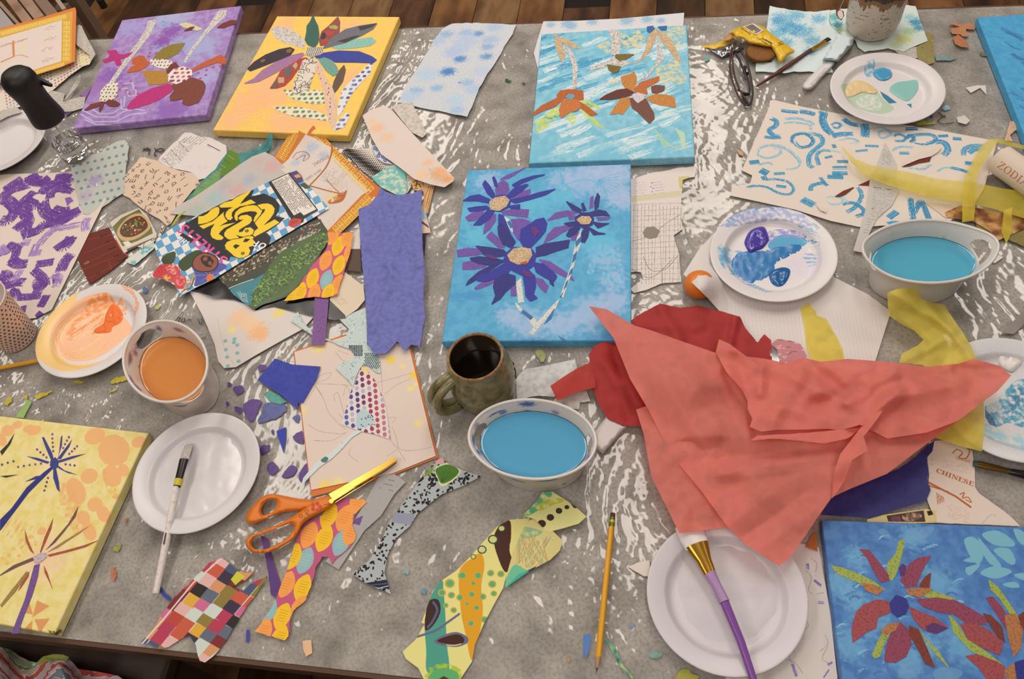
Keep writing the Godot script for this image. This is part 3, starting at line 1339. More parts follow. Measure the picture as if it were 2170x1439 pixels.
func build_canvases() -> void:
	# violet canvas with magenta and brown collage flowers
	var p := canvas("violet canvas with magenta, orange and brown collage petals and newsprint stems", Vector2(258, 42), Vector2(510.6, 11.7), 0.0035, G("ab92ca"))
	var t := p.tex.k("A")
	t.wash(G("9674bc"), "w")
	for b in [[1250, 140, 60, "a9aeda"], [1420, 330, 70, "a2a8d8"], [950, 200, 40, "a59bd6"], [1200, 330, 40, "9ba0d6"], [1250, 220, 30, "8c55ae"], [1180, 300, 26, "8a50ac"], [800, 560, 40, "8a5cb2"], [1250, 800, 50, "8c62b6"], [700, 640, 34, "9c70bc"], [1500, 560, 40, "a9a6dc"]]:
		t.blob(b[0], b[1], b[2], G(b[3]))
	for f in [[600, 800, 700, 850, 830, 850, 900, 810, 960, 790, 1050, 800], [590, 830, 680, 885, 850, 880, 950, 830, 1060, 820], [640, 770, 720, 825, 820, 822, 900, 770, 905, 700], [620, 870, 700, 905, 860, 905], [860, 650, 920, 640, 935, 700, 990, 690, 985, 650], [900, 610, 960, 600, 975, 650], [880, 720, 880, 790, 960, 800]]:
		t.line(f, 2.6, G("c6bde4"), "", false)
	for i in 9:
		t.line([1180, 150, 1130 + i * 22, 190 + absf(i - 4) * -6 + 30], 0.9, G("8a9ad0"))
		t.line([960, 215, 900 + i * 14, 235 + i * 3], 0.8, G("9a86c8"))
		t.line([1320, 360, 1290 + i * 8, 400 + i], 0.8, G("8f7cc4"))
	for d in [[1090, 385], [1135, 385], [870, 650], [920, 655], [950, 590], [985, 640], [1000, 680], [900, 620], [850, 700], [1440, 530], [1500, 510], [1550, 490], [1600, 480], [1455, 570], [1495, 545], [1425, 500], [820, 640], [940, 680], [1080, 410], [1450, 490]]:
		t.dot(d[0], d[1], 3.2, 2.2, G("b0497e"), -0.4)
	finish(p)
	glue(p, "A", "newsprint_strip", pattern("news"), [[1075, 150, 1140, 140, 1100, 240, 1040, 320, 960, 420, 870, 540, 820, 620, 790, 600, 860, 500, 940, 380, 1010, 290, 1060, 210], [1580, 80, 1650, 70, 1640, 120, 1560, 190, 1480, 270, 1420, 350, 1370, 420, 1350, 460, 1335, 440, 1390, 350, 1450, 270, 1520, 180]])
	glue(p, "A", "paper_piece", pattern("spots"), [[780, 605, 860, 600, 850, 690, 810, 740, 720, 735, 730, 660], [1085, 430, 1170, 425, 1255, 445, 1265, 480, 1220, 505, 1140, 490, 1100, 470]], 0.6)
	glue(p, "A", "petal", tissue("c2267c"), [[780, 370, 840, 365, 860, 395, 900, 400, 960, 380, 930, 410, 870, 430, 880, 470, 850, 475, 830, 435, 760, 455, 745, 440, 790, 420, 800, 395], [925, 775, 960, 730, 1010, 690, 1100, 645, 1220, 610, 1265, 625, 1240, 665, 1150, 725, 1060, 760, 960, 790, 930, 790]], 0.5)
	glue(p, "A", "petal", tissue("c8622e"), [[960, 435, 1010, 405, 1045, 410, 1060, 440, 1085, 455, 1060, 485, 1000, 515, 925, 525, 950, 490, 1000, 468, 965, 460], [1385, 510, 1480, 455, 1600, 400, 1645, 430, 1630, 465, 1580, 450, 1480, 485, 1400, 515]], 0.55)
	glue(p, "A", "petal", tissue("94802a"), [[1135, 400, 1180, 355, 1250, 325, 1340, 313, 1320, 345, 1290, 385, 1220, 420, 1150, 428, 1120, 420]], 0.6)
	glue(p, "A", "petal", tissue("bd8c2e"), [[1030, 520, 1100, 515, 1200, 520, 1225, 560, 1215, 600, 1130, 612, 1080, 610, 1060, 560]], 0.65)
	glue(p, "A", "petal", tissue("7a312b"), [[1210, 510, 1240, 470, 1275, 455, 1300, 490, 1260, 540, 1215, 530], [615, 800, 660, 760, 740, 740, 760, 745, 700, 775, 640, 795], [735, 750, 755, 740, 745, 780, 725, 810, 720, 790], [765, 745, 790, 725, 840, 735, 870, 755, 850, 770, 800, 770], [1580, 200, 1620, 170, 1680, 148, 1718, 150, 1710, 170, 1660, 185, 1620, 200], [1340, 222, 1380, 200, 1410, 195, 1390, 215]], 0.9)
	glue(p, "A", "petal", pattern("dotred"), [[1222, 545, 1260, 505, 1330, 485, 1390, 510, 1395, 540, 1350, 580, 1280, 608, 1225, 590]], 1.0)
	glue(p, "A", "petal", tissue("82402e"), [[1250, 620, 1330, 580, 1400, 565, 1470, 590, 1490, 620, 1480, 670, 1440, 740, 1370, 765, 1325, 750, 1335, 715, 1240, 730, 1235, 700, 1265, 660]], 0.8)
	glue(p, "A", "petal", tissue("e2dcae"), [[1305, 175, 1350, 165, 1400, 180, 1465, 210, 1430, 220, 1380, 205, 1330, 195]], 0.6)

	# yellow canvas with a big collage flower
	p = canvas("yellow canvas with a large flower of patterned collage petals", Vector2(588.8, 33.6), Vector2(844, 35), 0.0035, G("f3d050"))
	t = p.tex.k("B")
	t.wash(G("f2bd8a80"), "c")
	for b in [[560, 180, 34], [420, 620, 60], [300, 760, 60], [560, 880, 60], [1050, 560, 40], [180, 880, 40], [760, 860, 50], [1050, 200, 40], [480, 700, 50]]:
		t.blob(b[0], b[1], b[2], G("f3b98ccc"))
	for i in 42:
		var x := rng.randf_range(160, 560)
		var y := rng.randf_range(620, 890)
		t.line([x, y, x + 50, y - 22, x + 95, y - 20], 1.2, G("f6c79a") if i % 2 else G("eec050"))
	for i in 26:
		var x := rng.randf_range(950, 1330)
		var y := rng.randf_range(140, 260)
		t.line([x, y, x + 40, y - 14, x + 80, y - 10], 1.0, G("f4c07e"))
	finish(p)
	glue(p, "B", "petal", pattern("news"), [[465, 215, 510, 195, 600, 215, 680, 270, 705, 310, 700, 350, 640, 330, 560, 310, 490, 270]])
	glue(p, "B", "petal", tissue("34695c"), [[750, 150, 765, 112, 780, 150, 800, 190, 808, 250, 800, 310, 775, 345, 730, 325, 708, 290, 720, 230, 722, 190]], 0.5)
	glue(p, "B", "petal", tissue("9a4f4e"), [[810, 290, 830, 230, 880, 190, 945, 125, 960, 160, 955, 230, 920, 290, 880, 325, 820, 330]], 0.45)
	glue(p, "B", "petal_patch", tissue("b9b455"), [[880, 190, 920, 180, 950, 195, 940, 215, 890, 208]], 0.7)
	glue(p, "B", "petal_patch", tissue("c2453e"), [[850, 230, 890, 220, 915, 240, 890, 265, 860, 255], [835, 290, 870, 280, 880, 310, 840, 315]], 0.7)
	glue(p, "B", "petal_patch", tissue("2f3a36"), [[830, 240, 850, 235, 862, 258, 850, 280, 820, 282]], 0.7)
	glue(p, "B", "petal", tissue("74747f"), [[840, 350, 900, 280, 1000, 215, 1100, 190, 1228, 170, 1200, 210, 1120, 255, 1000, 310, 900, 335]], 0.55)
	glue(p, "B", "petal_patch", tissue("3b3f3c"), [[1090, 192, 1228, 170, 1190, 198, 1110, 222], [940, 300, 1060, 262, 1110, 258, 1000, 310]], 0.8)
	glue(p, "B", "petal", tissue("92cdc2"), [[905, 345, 960, 315, 1060, 290, 1190, 272, 1220, 300, 1180, 330, 1080, 345, 960, 355]], 0.5)
	glue(p, "B", "petal", tissue("3544a4"), [[775, 395, 850, 385, 950, 370, 1100, 375, 1190, 410, 1225, 435, 1200, 455, 1050, 450, 930, 450, 850, 420, 790, 420]], 0.7)
	glue(p, "B", "petal", tissue("352a3c"), [[290, 500, 340, 450, 420, 400, 520, 360, 600, 345, 628, 360, 600, 400, 500, 440, 400, 480, 310, 515]], 0.5)
	glue(p, "B", "petal_patch", tissue("8a6a30"), [[570, 365, 600, 352, 618, 362, 600, 382, 575, 385], [380, 440, 410, 425, 420, 440, 395, 455]], 0.8)
	glue(p, "B", "petal", tissue("ae7ea8"), [[270, 605, 340, 570, 400, 510, 500, 450, 620, 400, 690, 385, 700, 400, 640, 440, 560, 490, 450, 550, 370, 590, 320, 600]], 0.55)
	glue(p, "B", "petal", tissue("bb4238"), [[455, 640, 490, 590, 530, 520, 600, 460, 660, 430, 715, 420, 700, 460, 650, 510, 610, 570, 560, 620, 500, 640]], 0.5)
	glue(p, "B", "petal_patch", tissue("6d6763"), [[555, 500, 610, 475, 612, 530, 585, 565, 556, 550], [455, 640, 490, 590, 510, 590, 505, 635]], 0.8)
	glue(p, "B", "petal_patch", tissue("cbb48c"), [[510, 560, 556, 562, 556, 600, 512, 605], [615, 480, 640, 450, 655, 470, 640, 505]], 0.8)
	glue(p, "B", "stem", pattern("doodle"), [[690, 440, 740, 410, 770, 420, 790, 450, 780, 530, 760, 570, 740, 640, 700, 660, 640, 690, 615, 680, 625, 600, 660, 520]], 0.7)
	glue(p, "B", "stem", tissue("f2cdb0"), [[780, 440, 810, 430, 830, 500, 860, 560, 900, 620, 930, 700, 935, 780, 930, 870, 930, 935, 900, 935, 870, 860, 850, 750, 840, 660, 810, 570, 785, 500]], 0.6)
	letters_on(p, "B", [["c", 790, 450], ["t", 803, 490], ["r", 812, 535], ["T", 822, 572], ["y", 860, 600], ["n", 880, 640], ["e", 880, 668], ["z", 870, 685], ["r", 892, 715], ["s", 890, 745], ["h", 890, 775], ["o", 888, 825], ["r", 890, 860]], 7.0, M(G("4a332a"), 0.8), 1.25)
	glue(p, "B", "petal", tissue("75ad9f"), [[805, 430, 850, 420, 900, 440, 940, 490, 945, 530, 910, 550, 860, 510]], 0.9)
	glue(p, "B", "petal", tissue("6a5345"), [[950, 520, 990, 475, 1000, 510, 980, 590, 940, 650, 910, 685, 900, 660, 920, 590]], 0.5)
	glue(p, "B", "petal", pattern("dotgreen"), [[555, 655, 620, 660, 720, 660, 800, 655, 850, 680, 850, 745, 780, 755, 700, 740, 620, 715, 580, 690], [480, 780, 600, 780, 700, 785, 800, 815, 880, 850, 900, 880, 840, 870, 740, 855, 620, 840, 540, 815]])
	glue(p, "B", "petal", pattern("dotblue"), [[940, 850, 950, 760, 980, 660, 1040, 590, 1100, 540, 1160, 480, 1195, 455, 1180, 530, 1120, 590, 1060, 660, 1020, 720, 980, 800], [900, 930, 960, 870, 1010, 820, 1030, 840, 990, 920, 920, 945]], 0.5)
	glue(p, "B", "flower_centre", pattern("half"), [[725, 350, 830, 345, 830, 390, 760, 410, 715, 395]], 1.1)

	# pale blue canvas with orange and brown flowers
	p = canvas("sky blue canvas with white streaks and orange-brown collage flowers", Vector2(1148.6, 71.5), Vector2(1453.5, 52.5), 0.0042, G("74bcd8"))
	t = p.tex.k("D")
	t.wash(G("8fcbe0"), "w")
	for i in 130:
		var x := rng.randf_range(150, 1150)
		var y := rng.randf_range(270, 1180)
		var k := rng.randf()
		var deep: float = clampf(1.0 - (y - 290.0) / 700.0, 0.0, 1.0)
		var c := [G("2f8fc0"), G("4fa8d0"), G("3a9ac8")] if k < 0.08 + 0.5 * deep * clampf(1.5 - x / 700.0, 0.1, 1.0) else ([G("c9e2ea"), G("b4d9e6"), G("e2ecec")] if k < 0.8 else [G("7cc0dc"), G("93cbe0")])
		t.brush([x, y, x + 70, y - 26, x + 150 + rng.randf() * 120, y - 75], rng.randf_range(5, 20), c, 0.9)
	for b in [[1130, 1080, 50], [200, 1120, 60], [700, 1120, 60], [1260, 700, 40]]:
		t.blob(b[0], b[1], b[2], G("6fbcdcb0"))
	for f in [[800, 240, 880, 270, 960, 330, 900, 350, 800, 330], [830, 300, 960, 260, 980, 300, 900, 330], [640, 330, 720, 300, 740, 370, 690, 380], [1130, 230, 1250, 190, 1270, 260, 1180, 290], [1150, 330, 1230, 300, 1240, 350, 1180, 370], [880, 260, 930, 220, 960, 250, 920, 290], [1060, 500, 1200, 470, 1280, 560, 1250, 610, 1120, 600], [720, 600, 800, 560, 790, 600], [1180, 420, 1240, 440, 1230, 480, 1150, 470]]:
		t.fill(f, G("dccfa6"), "c", true)
	for f in [[200, 900, 330, 780, 380, 800, 330, 870, 220, 965, 190, 930], [400, 820, 470, 830, 480, 900, 440, 890], [510, 790, 600, 850, 690, 930, 640, 915, 560, 880], [520, 720, 600, 740, 660, 790, 560, 780], [180, 890, 260, 830, 300, 830, 220, 890]]:
		t.fill(f, G("c6d65a"), "c", true)
	for i in 9:
		t.line([1050 + i * 6, 930 + i * 12, 1120, 1010 + i * 6, 1220, 1090 - i * 3], 1.2, G("a8cfa6"))
		t.line([1200 + i * 8, 930 + i * 4, 1240 + i * 4, 1000, 1250 + i * 3, 1080], 1.6, G("b9d6b8"))
	finish(p)
	glue(p, "D", "leaf", pattern("newstan"), [[325, 245, 345, 250, 370, 290, 395, 370, 405, 410, 385, 460, 360, 420, 330, 330], [350, 270, 400, 275, 460, 305, 520, 350, 480, 355, 420, 330, 370, 300], [880, 470, 940, 440, 985, 360, 1000, 280, 1045, 200, 1070, 215, 1060, 290, 1030, 360, 980, 420, 930, 455], [1060, 210, 1130, 240, 1190, 310, 1215, 370, 1250, 445, 1210, 435, 1160, 370, 1110, 310, 1075, 260]])
	glue(p, "D", "newsprint_stem", pattern("news"), [[385, 325, 430, 345, 470, 400, 495, 480, 490, 560, 490, 640, 450, 650, 460, 540, 455, 470, 430, 400, 390, 350], [715, 220, 790, 215, 810, 280, 800, 380, 790, 400, 740, 400, 740, 330, 735, 260], [560, 510, 640, 470, 720, 445, 740, 450, 680, 490, 620, 505], [1065, 250, 1100, 330, 1120, 430, 1080, 470, 1040, 510, 990, 570, 940, 580, 1000, 530, 1050, 480, 1075, 420, 1070, 340], [700, 450, 760, 410, 830, 430, 880, 460, 800, 490, 740, 480]], 0.5)
	glue(p, "D", "petal", tissue("7c6a26"), [[710, 470, 760, 480, 805, 485, 790, 515, 755, 530, 720, 505], [770, 400, 830, 395, 900, 395, 850, 425, 800, 440, 770, 420]], 0.8)
	glue(p, "D", "petal", tissue("2c6cae"), [[1000, 195, 1040, 190, 1050, 210, 1020, 235, 1000, 225], [1080, 195, 1140, 190, 1135, 215, 1100, 215]], 0.8)
	glue(p, "D", "petal", tissue("c06526"), [[345, 690, 370, 660, 430, 650, 530, 660, 535, 720, 510, 725, 480, 715, 400, 710, 350, 720], [175, 820, 230, 770, 350, 710, 390, 720, 330, 770, 240, 805, 180, 835], [505, 740, 560, 770, 635, 830, 590, 840, 540, 800, 500, 770]], 0.6)
	glue(p, "D", "petal", tissue("d27c36"), [[360, 800, 385, 730, 430, 720, 500, 725, 515, 770, 490, 800, 440, 810, 410, 830, 375, 855]], 0.7)
	glue(p, "D", "flower_centre", tissue("78aac4"), [[412, 700, 430, 685, 460, 685, 470, 700, 450, 720, 420, 715]], 1.1)
	glue(p, "D", "petal", tissue("cf8a3c"), [[810, 560, 850, 545, 880, 540, 900, 520, 920, 560, 920, 600, 905, 640, 880, 670, 850, 650, 820, 610], [995, 710, 1060, 685, 1140, 690, 1195, 710, 1205, 780, 1160, 770, 1090, 760, 1030, 740], [730, 830, 770, 770, 810, 715, 870, 710, 880, 750, 850, 790, 820, 830, 790, 820]], 0.55)
	glue(p, "D", "petal", tissue("c96f2e"), [[905, 650, 950, 600, 1010, 580, 1085, 555, 1080, 590, 1020, 620, 990, 640, 1000, 680, 930, 690, 910, 680]], 0.7)
	glue(p, "D", "petal", tissue("7a4a3e"), [[1030, 630, 1060, 620, 1125, 625, 1120, 655, 1070, 675, 1035, 670], [875, 715, 920, 710, 990, 720, 1010, 760, 1045, 820, 1050, 860, 1015, 895, 980, 860, 930, 810, 890, 780]], 0.8)
	glue(p, "D", "petal", tissue("652e26"), [[655, 720, 700, 690, 780, 655, 850, 645, 900, 670, 880, 690, 800, 710, 740, 720]], 0.85)
	glue(p, "D", "flower_centre", tissue("dcd6da"), [[890, 690, 930, 675, 985, 690, 970, 720, 930, 745, 905, 720]], 1.3)

	# bright blue canvas with three navy and purple flowers
	p = canvas("bright blue canvas with three navy and purple tissue flowers beside the green mug", Vector2(993, 360), Vector2(1335, 347), 0.0035, G("58add8"))
	t = p.tex.k("H")
	t.wash(G("4a9fd0"), "w")
	for b in [[1050, 180, 70], [1250, 260, 60], [900, 190, 40], [1200, 120, 60], [1320, 330, 40], [1200, 700, 50], [1250, 850, 40], [420, 200, 40], [700, 1150, 60], [1100, 1080, 70], [1250, 1000, 50], [900, 1150, 50], [560, 1090, 40], [1300, 150, 40]]:
		t.blob(b[0], b[1], b[2], G("a9bfe6c8"))
	for b in [[700, 350, 60], [1150, 620, 60], [1100, 500, 50], [350, 560, 40], [250, 420, 40], [900, 300, 40]]:
		t.blob(b[0], b[1], b[2], G("63c0e4b8"))
	for i in 11:
		var a := -0.4 + i * 0.22
		t.line([1150, 190, 1150 + cos(a) * 60, 190 + sin(a) * 50, 1150 + cos(a) * 150, 190 + sin(a) * 120], 1.3, G("5fb0dc"))
		t.line([1000, 310, 1000 + cos(a - 1.6) * 70, 310 + sin(a - 1.6) * 60], 1.3, G("86b6e4"))
		t.line([920, 220, 920 - cos(a) * 60, 220 - sin(a) * 70, 920 - cos(a) * 120, 215 - sin(a) * 90], 1.2, G("5ab0de"))
		t.line([370, 160, 370 + cos(a + 0.4) * 60, 160 + sin(a + 0.4) * 60], 1.0, G("7fc0e4"))
	t.line([900, 140, 915, 200, 950, 240, 1000, 270, 1040, 300], 2.2, G("5fb0dc"))
	t.line([930, 220, 1060, 190, 1150, 215, 1210, 270], 2.4, G("6ab2e0"))
	t.line([930, 240, 860, 250, 800, 245], 1.6, G("7cb8e4"))
	for q in [[1180, 640], [1220, 690], [1270, 700], [1190, 760], [1250, 790], [1300, 770], [1100, 800], [1200, 830], [1240, 850], [1160, 700], [1310, 840], [1270, 880], [1110, 750]]:
		t.dot(q[0], q[1], 9, 5, G("7fbfe2"), rng.randf() * 3.0)
		t.dot(q[0], q[1], 7, 3.4, G("67b3de"), rng.randf() * 3.0)
	for i in 60:
		t.dot(rng.randf_range(120, 1300), rng.randf_range(1230, 1300), rng.randf() * 1.4, rng.randf(), G("2b3f8a") if i % 3 else G("7ac4ea"))
	for b in [[300, 960, 60], [700, 1270, 60], [1200, 1240, 60]]:
		t.blob(b[0], b[1], b[2], G("3d8ccaa0"), 0.3)
	finish(p)
	var navy := tissue("2f35a6")
	var deep := tissue("2a2c86")
	var viol := tissue("7455b0")
	var stripe := tissue("dfe3dc")
	glue(p, "H", "petal", viol, [[470, 260, 480, 220, 520, 195, 550, 215, 560, 260, 530, 300, 480, 300], [500, 190, 540, 165, 670, 110, 620, 140, 560, 180], [580, 310, 640, 270, 700, 255, 700, 280, 640, 310, 590, 325], [510, 400, 600, 385, 690, 390, 680, 440, 600, 430, 520, 420], [270, 440, 320, 410, 390, 400, 380, 430, 330, 460, 290, 465], [390, 550, 400, 490, 440, 420, 470, 420, 470, 460, 430, 520]], 0.35)
	glue(p, "H", "stem", stripe, [[520, 430, 560, 450, 600, 520, 580, 540, 540, 480], [1010, 570, 1040, 520, 1040, 600, 1010, 680, 985, 780, 950, 880, 920, 970, 895, 970, 930, 870, 970, 760, 990, 650], [600, 1000, 650, 1050, 720, 1100, 760, 1150, 730, 1180, 680, 1110, 610, 1040], [900, 970, 870, 1040, 790, 1130, 720, 1220, 690, 1210, 760, 1120, 850, 1020], [605, 870, 640, 840, 650, 930, 660, 1000, 620, 1010]], 0.35)
	glue(p, "H", "stem_stripe", tissue("2f78b4"), [[1000, 600, 1040, 560, 1036, 600, 1000, 640], [985, 690, 1012, 660, 1000, 720, 975, 745], [965, 790, 985, 770, 975, 810, 950, 830], [935, 870, 955, 850, 940, 900, 920, 920], [905, 950, 920, 930, 905, 970, 895, 968], [650, 1050, 720, 1100, 700, 1120, 640, 1070], [820, 1100, 860, 1040, 840, 1110, 790, 1150], [545, 470, 565, 460, 585, 500, 570, 515], [880, 1220, 930, 1250, 1010, 1290, 990, 1282, 910, 1250]], 0.8)
	glue(p, "H", "petal", navy, [[255, 330, 300, 300, 360, 290, 430, 320, 430, 345, 350, 330], [385, 220, 400, 195, 430, 230, 465, 290, 450, 310, 415, 280], [450, 175, 460, 170, 475, 200, 480, 240, 465, 230], [540, 300, 590, 250, 670, 220, 685, 225, 640, 270, 570, 310], [560, 325, 660, 305, 760, 275, 865, 252, 800, 290, 700, 320, 600, 345], [580, 225, 640, 190, 720, 165, 795, 157, 720, 180, 650, 210, 600, 240], [560, 365, 630, 355, 630, 385, 570, 380], [285, 380, 340, 370, 410, 365, 430, 380, 370, 395, 300, 400], [325, 490, 370, 440, 420, 390, 460, 400, 430, 450, 370, 490], [490, 420, 520, 430, 550, 500, 575, 570, 600, 610, 560, 640, 510, 590, 490, 520], [440, 340, 470, 300, 520, 290, 570, 320, 560, 370, 500, 400, 440, 390]], 0.65)
	glue(p, "H", "flower_centre", pattern("newstan"), [[430, 340, 470, 310, 530, 300, 560, 325, 540, 365, 490, 395, 440, 385]], 1.2)
	glue(p, "H", "petal", viol, [[410, 570, 440, 535, 500, 590, 530, 640, 490, 640], [575, 455, 650, 450, 700, 470, 660, 540, 620, 590, 590, 540], [215, 660, 280, 645, 370, 650, 420, 670, 340, 690, 220, 700], [255, 740, 310, 730, 420, 735, 400, 770, 320, 785, 250, 785], [330, 910, 370, 880, 450, 840, 510, 810, 500, 850, 420, 890, 340, 920], [760, 720, 830, 735, 900, 780, 970, 830, 990, 860, 900, 820, 820, 780], [860, 510, 960, 490, 990, 500, 930, 530, 850, 580, 790, 610, 820, 550], [720, 840, 780, 850, 820, 900, 800, 940, 760, 900], [570, 890, 600, 880, 605, 960, 575, 960], [880, 640, 960, 590, 945, 630, 900, 650]], 0.4)
	glue(p, "H", "petal", deep, [[485, 500, 510, 480, 560, 540, 600, 600, 580, 640, 520, 620, 490, 560], [340, 630, 430, 640, 520, 655, 560, 690, 480, 700, 400, 690], [300, 710, 360, 700, 450, 710, 540, 730, 450, 760, 360, 745, 310, 725], [275, 890, 290, 860, 360, 800, 440, 760, 500, 745, 420, 800, 330, 860], [455, 900, 470, 830, 540, 810, 600, 830, 600, 880, 540, 930, 500, 980, 445, 1015, 470, 960], [740, 640, 800, 615, 900, 600, 960, 590, 950, 640, 880, 660, 800, 690, 740, 700], [825, 850, 850, 860, 855, 895, 835, 880]], 0.65)
	glue(p, "H", "petal", navy, [[630, 590, 640, 520, 690, 490, 740, 455, 790, 445, 810, 480, 800, 530, 760, 580, 700, 640, 660, 640], [345, 830, 420, 810, 520, 750, 580, 740, 560, 800, 480, 840, 400, 865, 350, 860], [650, 820, 690, 790, 730, 830, 735, 900, 720, 950, 745, 975, 700, 995, 670, 960, 665, 900], [720, 740, 790, 750, 850, 800, 875, 830, 860, 860, 800, 840, 740, 800], [540, 680, 580, 640, 700, 640, 740, 690, 720, 760, 640, 820, 560, 780, 520, 730]], 0.8)
	glue(p, "H", "petal_patch", tissue("6a2f7e"), [[700, 500, 740, 500, 760, 540, 730, 570], [640, 790, 690, 800, 720, 840, 670, 830], [380, 680, 440, 690, 500, 720, 440, 715]], 1.3)
	glue(p, "H", "flower_centre", pattern("newstan"), [[550, 690, 590, 650, 640, 640, 700, 650, 710, 690, 680, 740, 620, 750, 570, 730]], 1.4)
	glue(p, "H", "petal_patch", tissue("c2532c"), [[630, 742, 680, 728, 670, 757]], 1.8)
	glue(p, "H", "petal", viol, [[1095, 380, 1100, 310, 1115, 300, 1115, 370], [815, 460, 870, 410, 950, 395, 1010, 410, 940, 430], [950, 420, 1000, 430, 1010, 450, 960, 455], [1140, 440, 1230, 440, 1210, 455, 1150, 460], [970, 590, 990, 540, 1020, 540, 1000, 590]], 0.4)
	glue(p, "H", "petal", deep, [[940, 335, 980, 355, 1040, 390, 1030, 410, 980, 390], [1040, 350, 1050, 345, 1070, 390, 1050, 400], [1130, 390, 1125, 340, 1145, 280, 1160, 300, 1150, 370], [1090, 410, 1150, 390, 1200, 400, 1225, 430, 1180, 425, 1120, 430], [925, 480, 980, 470, 1010, 470, 1000, 490, 960, 500], [940, 560, 960, 520, 1010, 490, 1030, 510, 1000, 550, 960, 570], [1035, 600, 1040, 540, 1070, 500, 1090, 520, 1080, 570, 1060, 605], [1080, 500, 1150, 540, 1195, 548, 1120, 555], [1110, 470, 1180, 480, 1220, 480, 1150, 510], [1000, 440, 1040, 410, 1100, 410, 1120, 450, 1110, 490, 1050, 510, 1000, 480]], 0.65)
	glue(p, "H", "flower_centre", pattern("newstan"), [[1010, 455, 1040, 435, 1090, 435, 1105, 455, 1090, 480, 1040, 485]], 1.2)

	# pale yellow canvas with firework flowers, hanging over the near table edge
	p = canvas("pale yellow canvas with blue and red firework bursts overhanging the table edge", Vector2(0, 881), Vector2(314, 917), 0.0035, G("e8dc9e"), 2, 0.3556, 0.287)
	t = p.tex.k("N")
	t.wash(G("e2d27c"), "w")
	for e in [[600, 235, 34, 34], [500, 160, 23, 17], [470, 370, 19, 16], [590, 370, 20, 24], [500, 520, 17, 15], [545, 570, 14, 18], [650, 340, 12, 14], [400, 450, 20, 30], [730, 190, 16, 12], [40, 130, 14, 12], [180, 130, 16, 10], [90, 100, 12, 8], [470, 660, 14, 22], [220, 660, 10, 8], [150, 120, 12, 8], [10, 180, 10, 14], [440, 590, 14, 16]]:
		t.dot(e[0], e[1], e[2], e[3], G("e9b478"), -0.4)
	for f in [[545, 330, 620, 460, 600, 490, 550, 410], [310, 470, 350, 400, 420, 500, 440, 640, 400, 680, 350, 600]]:
		t.fill(f, G("e6b070c0"), "c", true)
	for i in 6:
		t.line([60 + i * 26, 590 + i * 12, 20 + i * 20, 660 + i * 16], 6.0, G("e2ae6a90"), "c", false)
		t.line([10 + i * 30, 800 - i * 24, 40 + i * 30, 830 - i * 20], 7.0, G("e2ae6a90"), "c", false)
	for f in [[170, 1115, 195, 1025, 262, 1055], [182, 1125, 262, 1120, 210, 1200], [100, 1205, 150, 1150, 172, 1130, 165, 1215], [150, 1020, 175, 1100, 120, 1090]]:
		t.fill(f, G("d79a5e"))
	t.line([200, 1220, 240, 1235], 6.0, G("d79a5e"))
	for i in 20:
		t.line([250 + rng.randf() * 40, 1180 + rng.randf() * 40, 270 + rng.randf() * 40, 1190 + rng.randf() * 40], 0.5, G("6a5a30"))
	t.blob(300, 290, 60, G("efd8b6a0"))
	t.blob(250, 800, 60, G("efc8b6a0"))
	finish(p)
	glue(p, "N", "paper_stem", tissue("2a2f84"), [[0, 600, 60, 540, 140, 430, 230, 350, 270, 320, 280, 330, 240, 370, 150, 460, 60, 580, 0, 660]])
	glue(p, "N", "paper_ray", tissue("33428e"), [[220, 165, 232, 165, 275, 250, 285, 290, 270, 290, 240, 220], [310, 250, 320, 165, 328, 155, 325, 210, 305, 270], [300, 280, 350, 215, 378, 178, 365, 215, 320, 280], [300, 290, 380, 265, 450, 252, 390, 275, 310, 300], [140, 265, 200, 275, 260, 295, 250, 305, 190, 285], [280, 330, 295, 330, 310, 400, 315, 455, 300, 440, 280, 380], [300, 310, 340, 340, 405, 362, 360, 355, 310, 330], [190, 370, 230, 365, 215, 380, 130, 400, 160, 385], [265, 290, 290, 270, 310, 290, 305, 325, 280, 335, 262, 315]], 0.5)
	for d in [[275, 150], [275, 172], [276, 194], [278, 216], [279, 238], [362, 165], [352, 183], [342, 202], [332, 222], [195, 230], [212, 245], [228, 258], [244, 272], [405, 213], [392, 226], [378, 240], [364, 253], [95, 322], [125, 317], [155, 312], [185, 308], [215, 304], [345, 308], [368, 311], [392, 314], [252, 380], [246, 402], [240, 424], [233, 446], [10, 310], [40, 300], [70, 292]]:
		glue(p, "N", "paper_dot", tissue("8a567a") if rng.randf() < 0.55 else tissue("4a4a8a"), [[d[0] - 6, d[1] - 3, d[0] + 3, d[1] - 7, d[0] + 7, d[1] + 2, d[0] - 2, d[1] + 7]], 0.4)
	glue(p, "N", "paper_ray", tissue("b0583c"), [[130, 650, 145, 700, 165, 750, 180, 780, 160, 765, 135, 710], [210, 770, 235, 690, 280, 590, 270, 650, 235, 730, 215, 775], [250, 785, 350, 760, 440, 735, 525, 705, 450, 745, 360, 770, 260, 795], [230, 840, 250, 880, 278, 970, 260, 930, 235, 880], [95, 975, 120, 920, 155, 870, 150, 900, 110, 960]], 0.5)
	glue(p, "N", "paper_ray", tissue("7a5450"), [[240, 760, 300, 690, 360, 620, 412, 528, 400, 580, 340, 660, 290, 720], [0, 890, 70, 840, 180, 795, 200, 805, 100, 845, 0, 895]], 0.6)
	glue(p, "N", "paper_ray", tissue("a88a4e"), [[250, 770, 340, 710, 470, 632, 390, 690, 300, 750], [0, 1050, 60, 970, 140, 870, 150, 880, 80, 980, 10, 1060]], 0.55)
	glue(p, "N", "paper_ray", tissue("2c2c34"), [[0, 240, 40, 200, 75, 145, 55, 200, 10, 260], [0, 370, 95, 362, 30, 378]], 0.55)
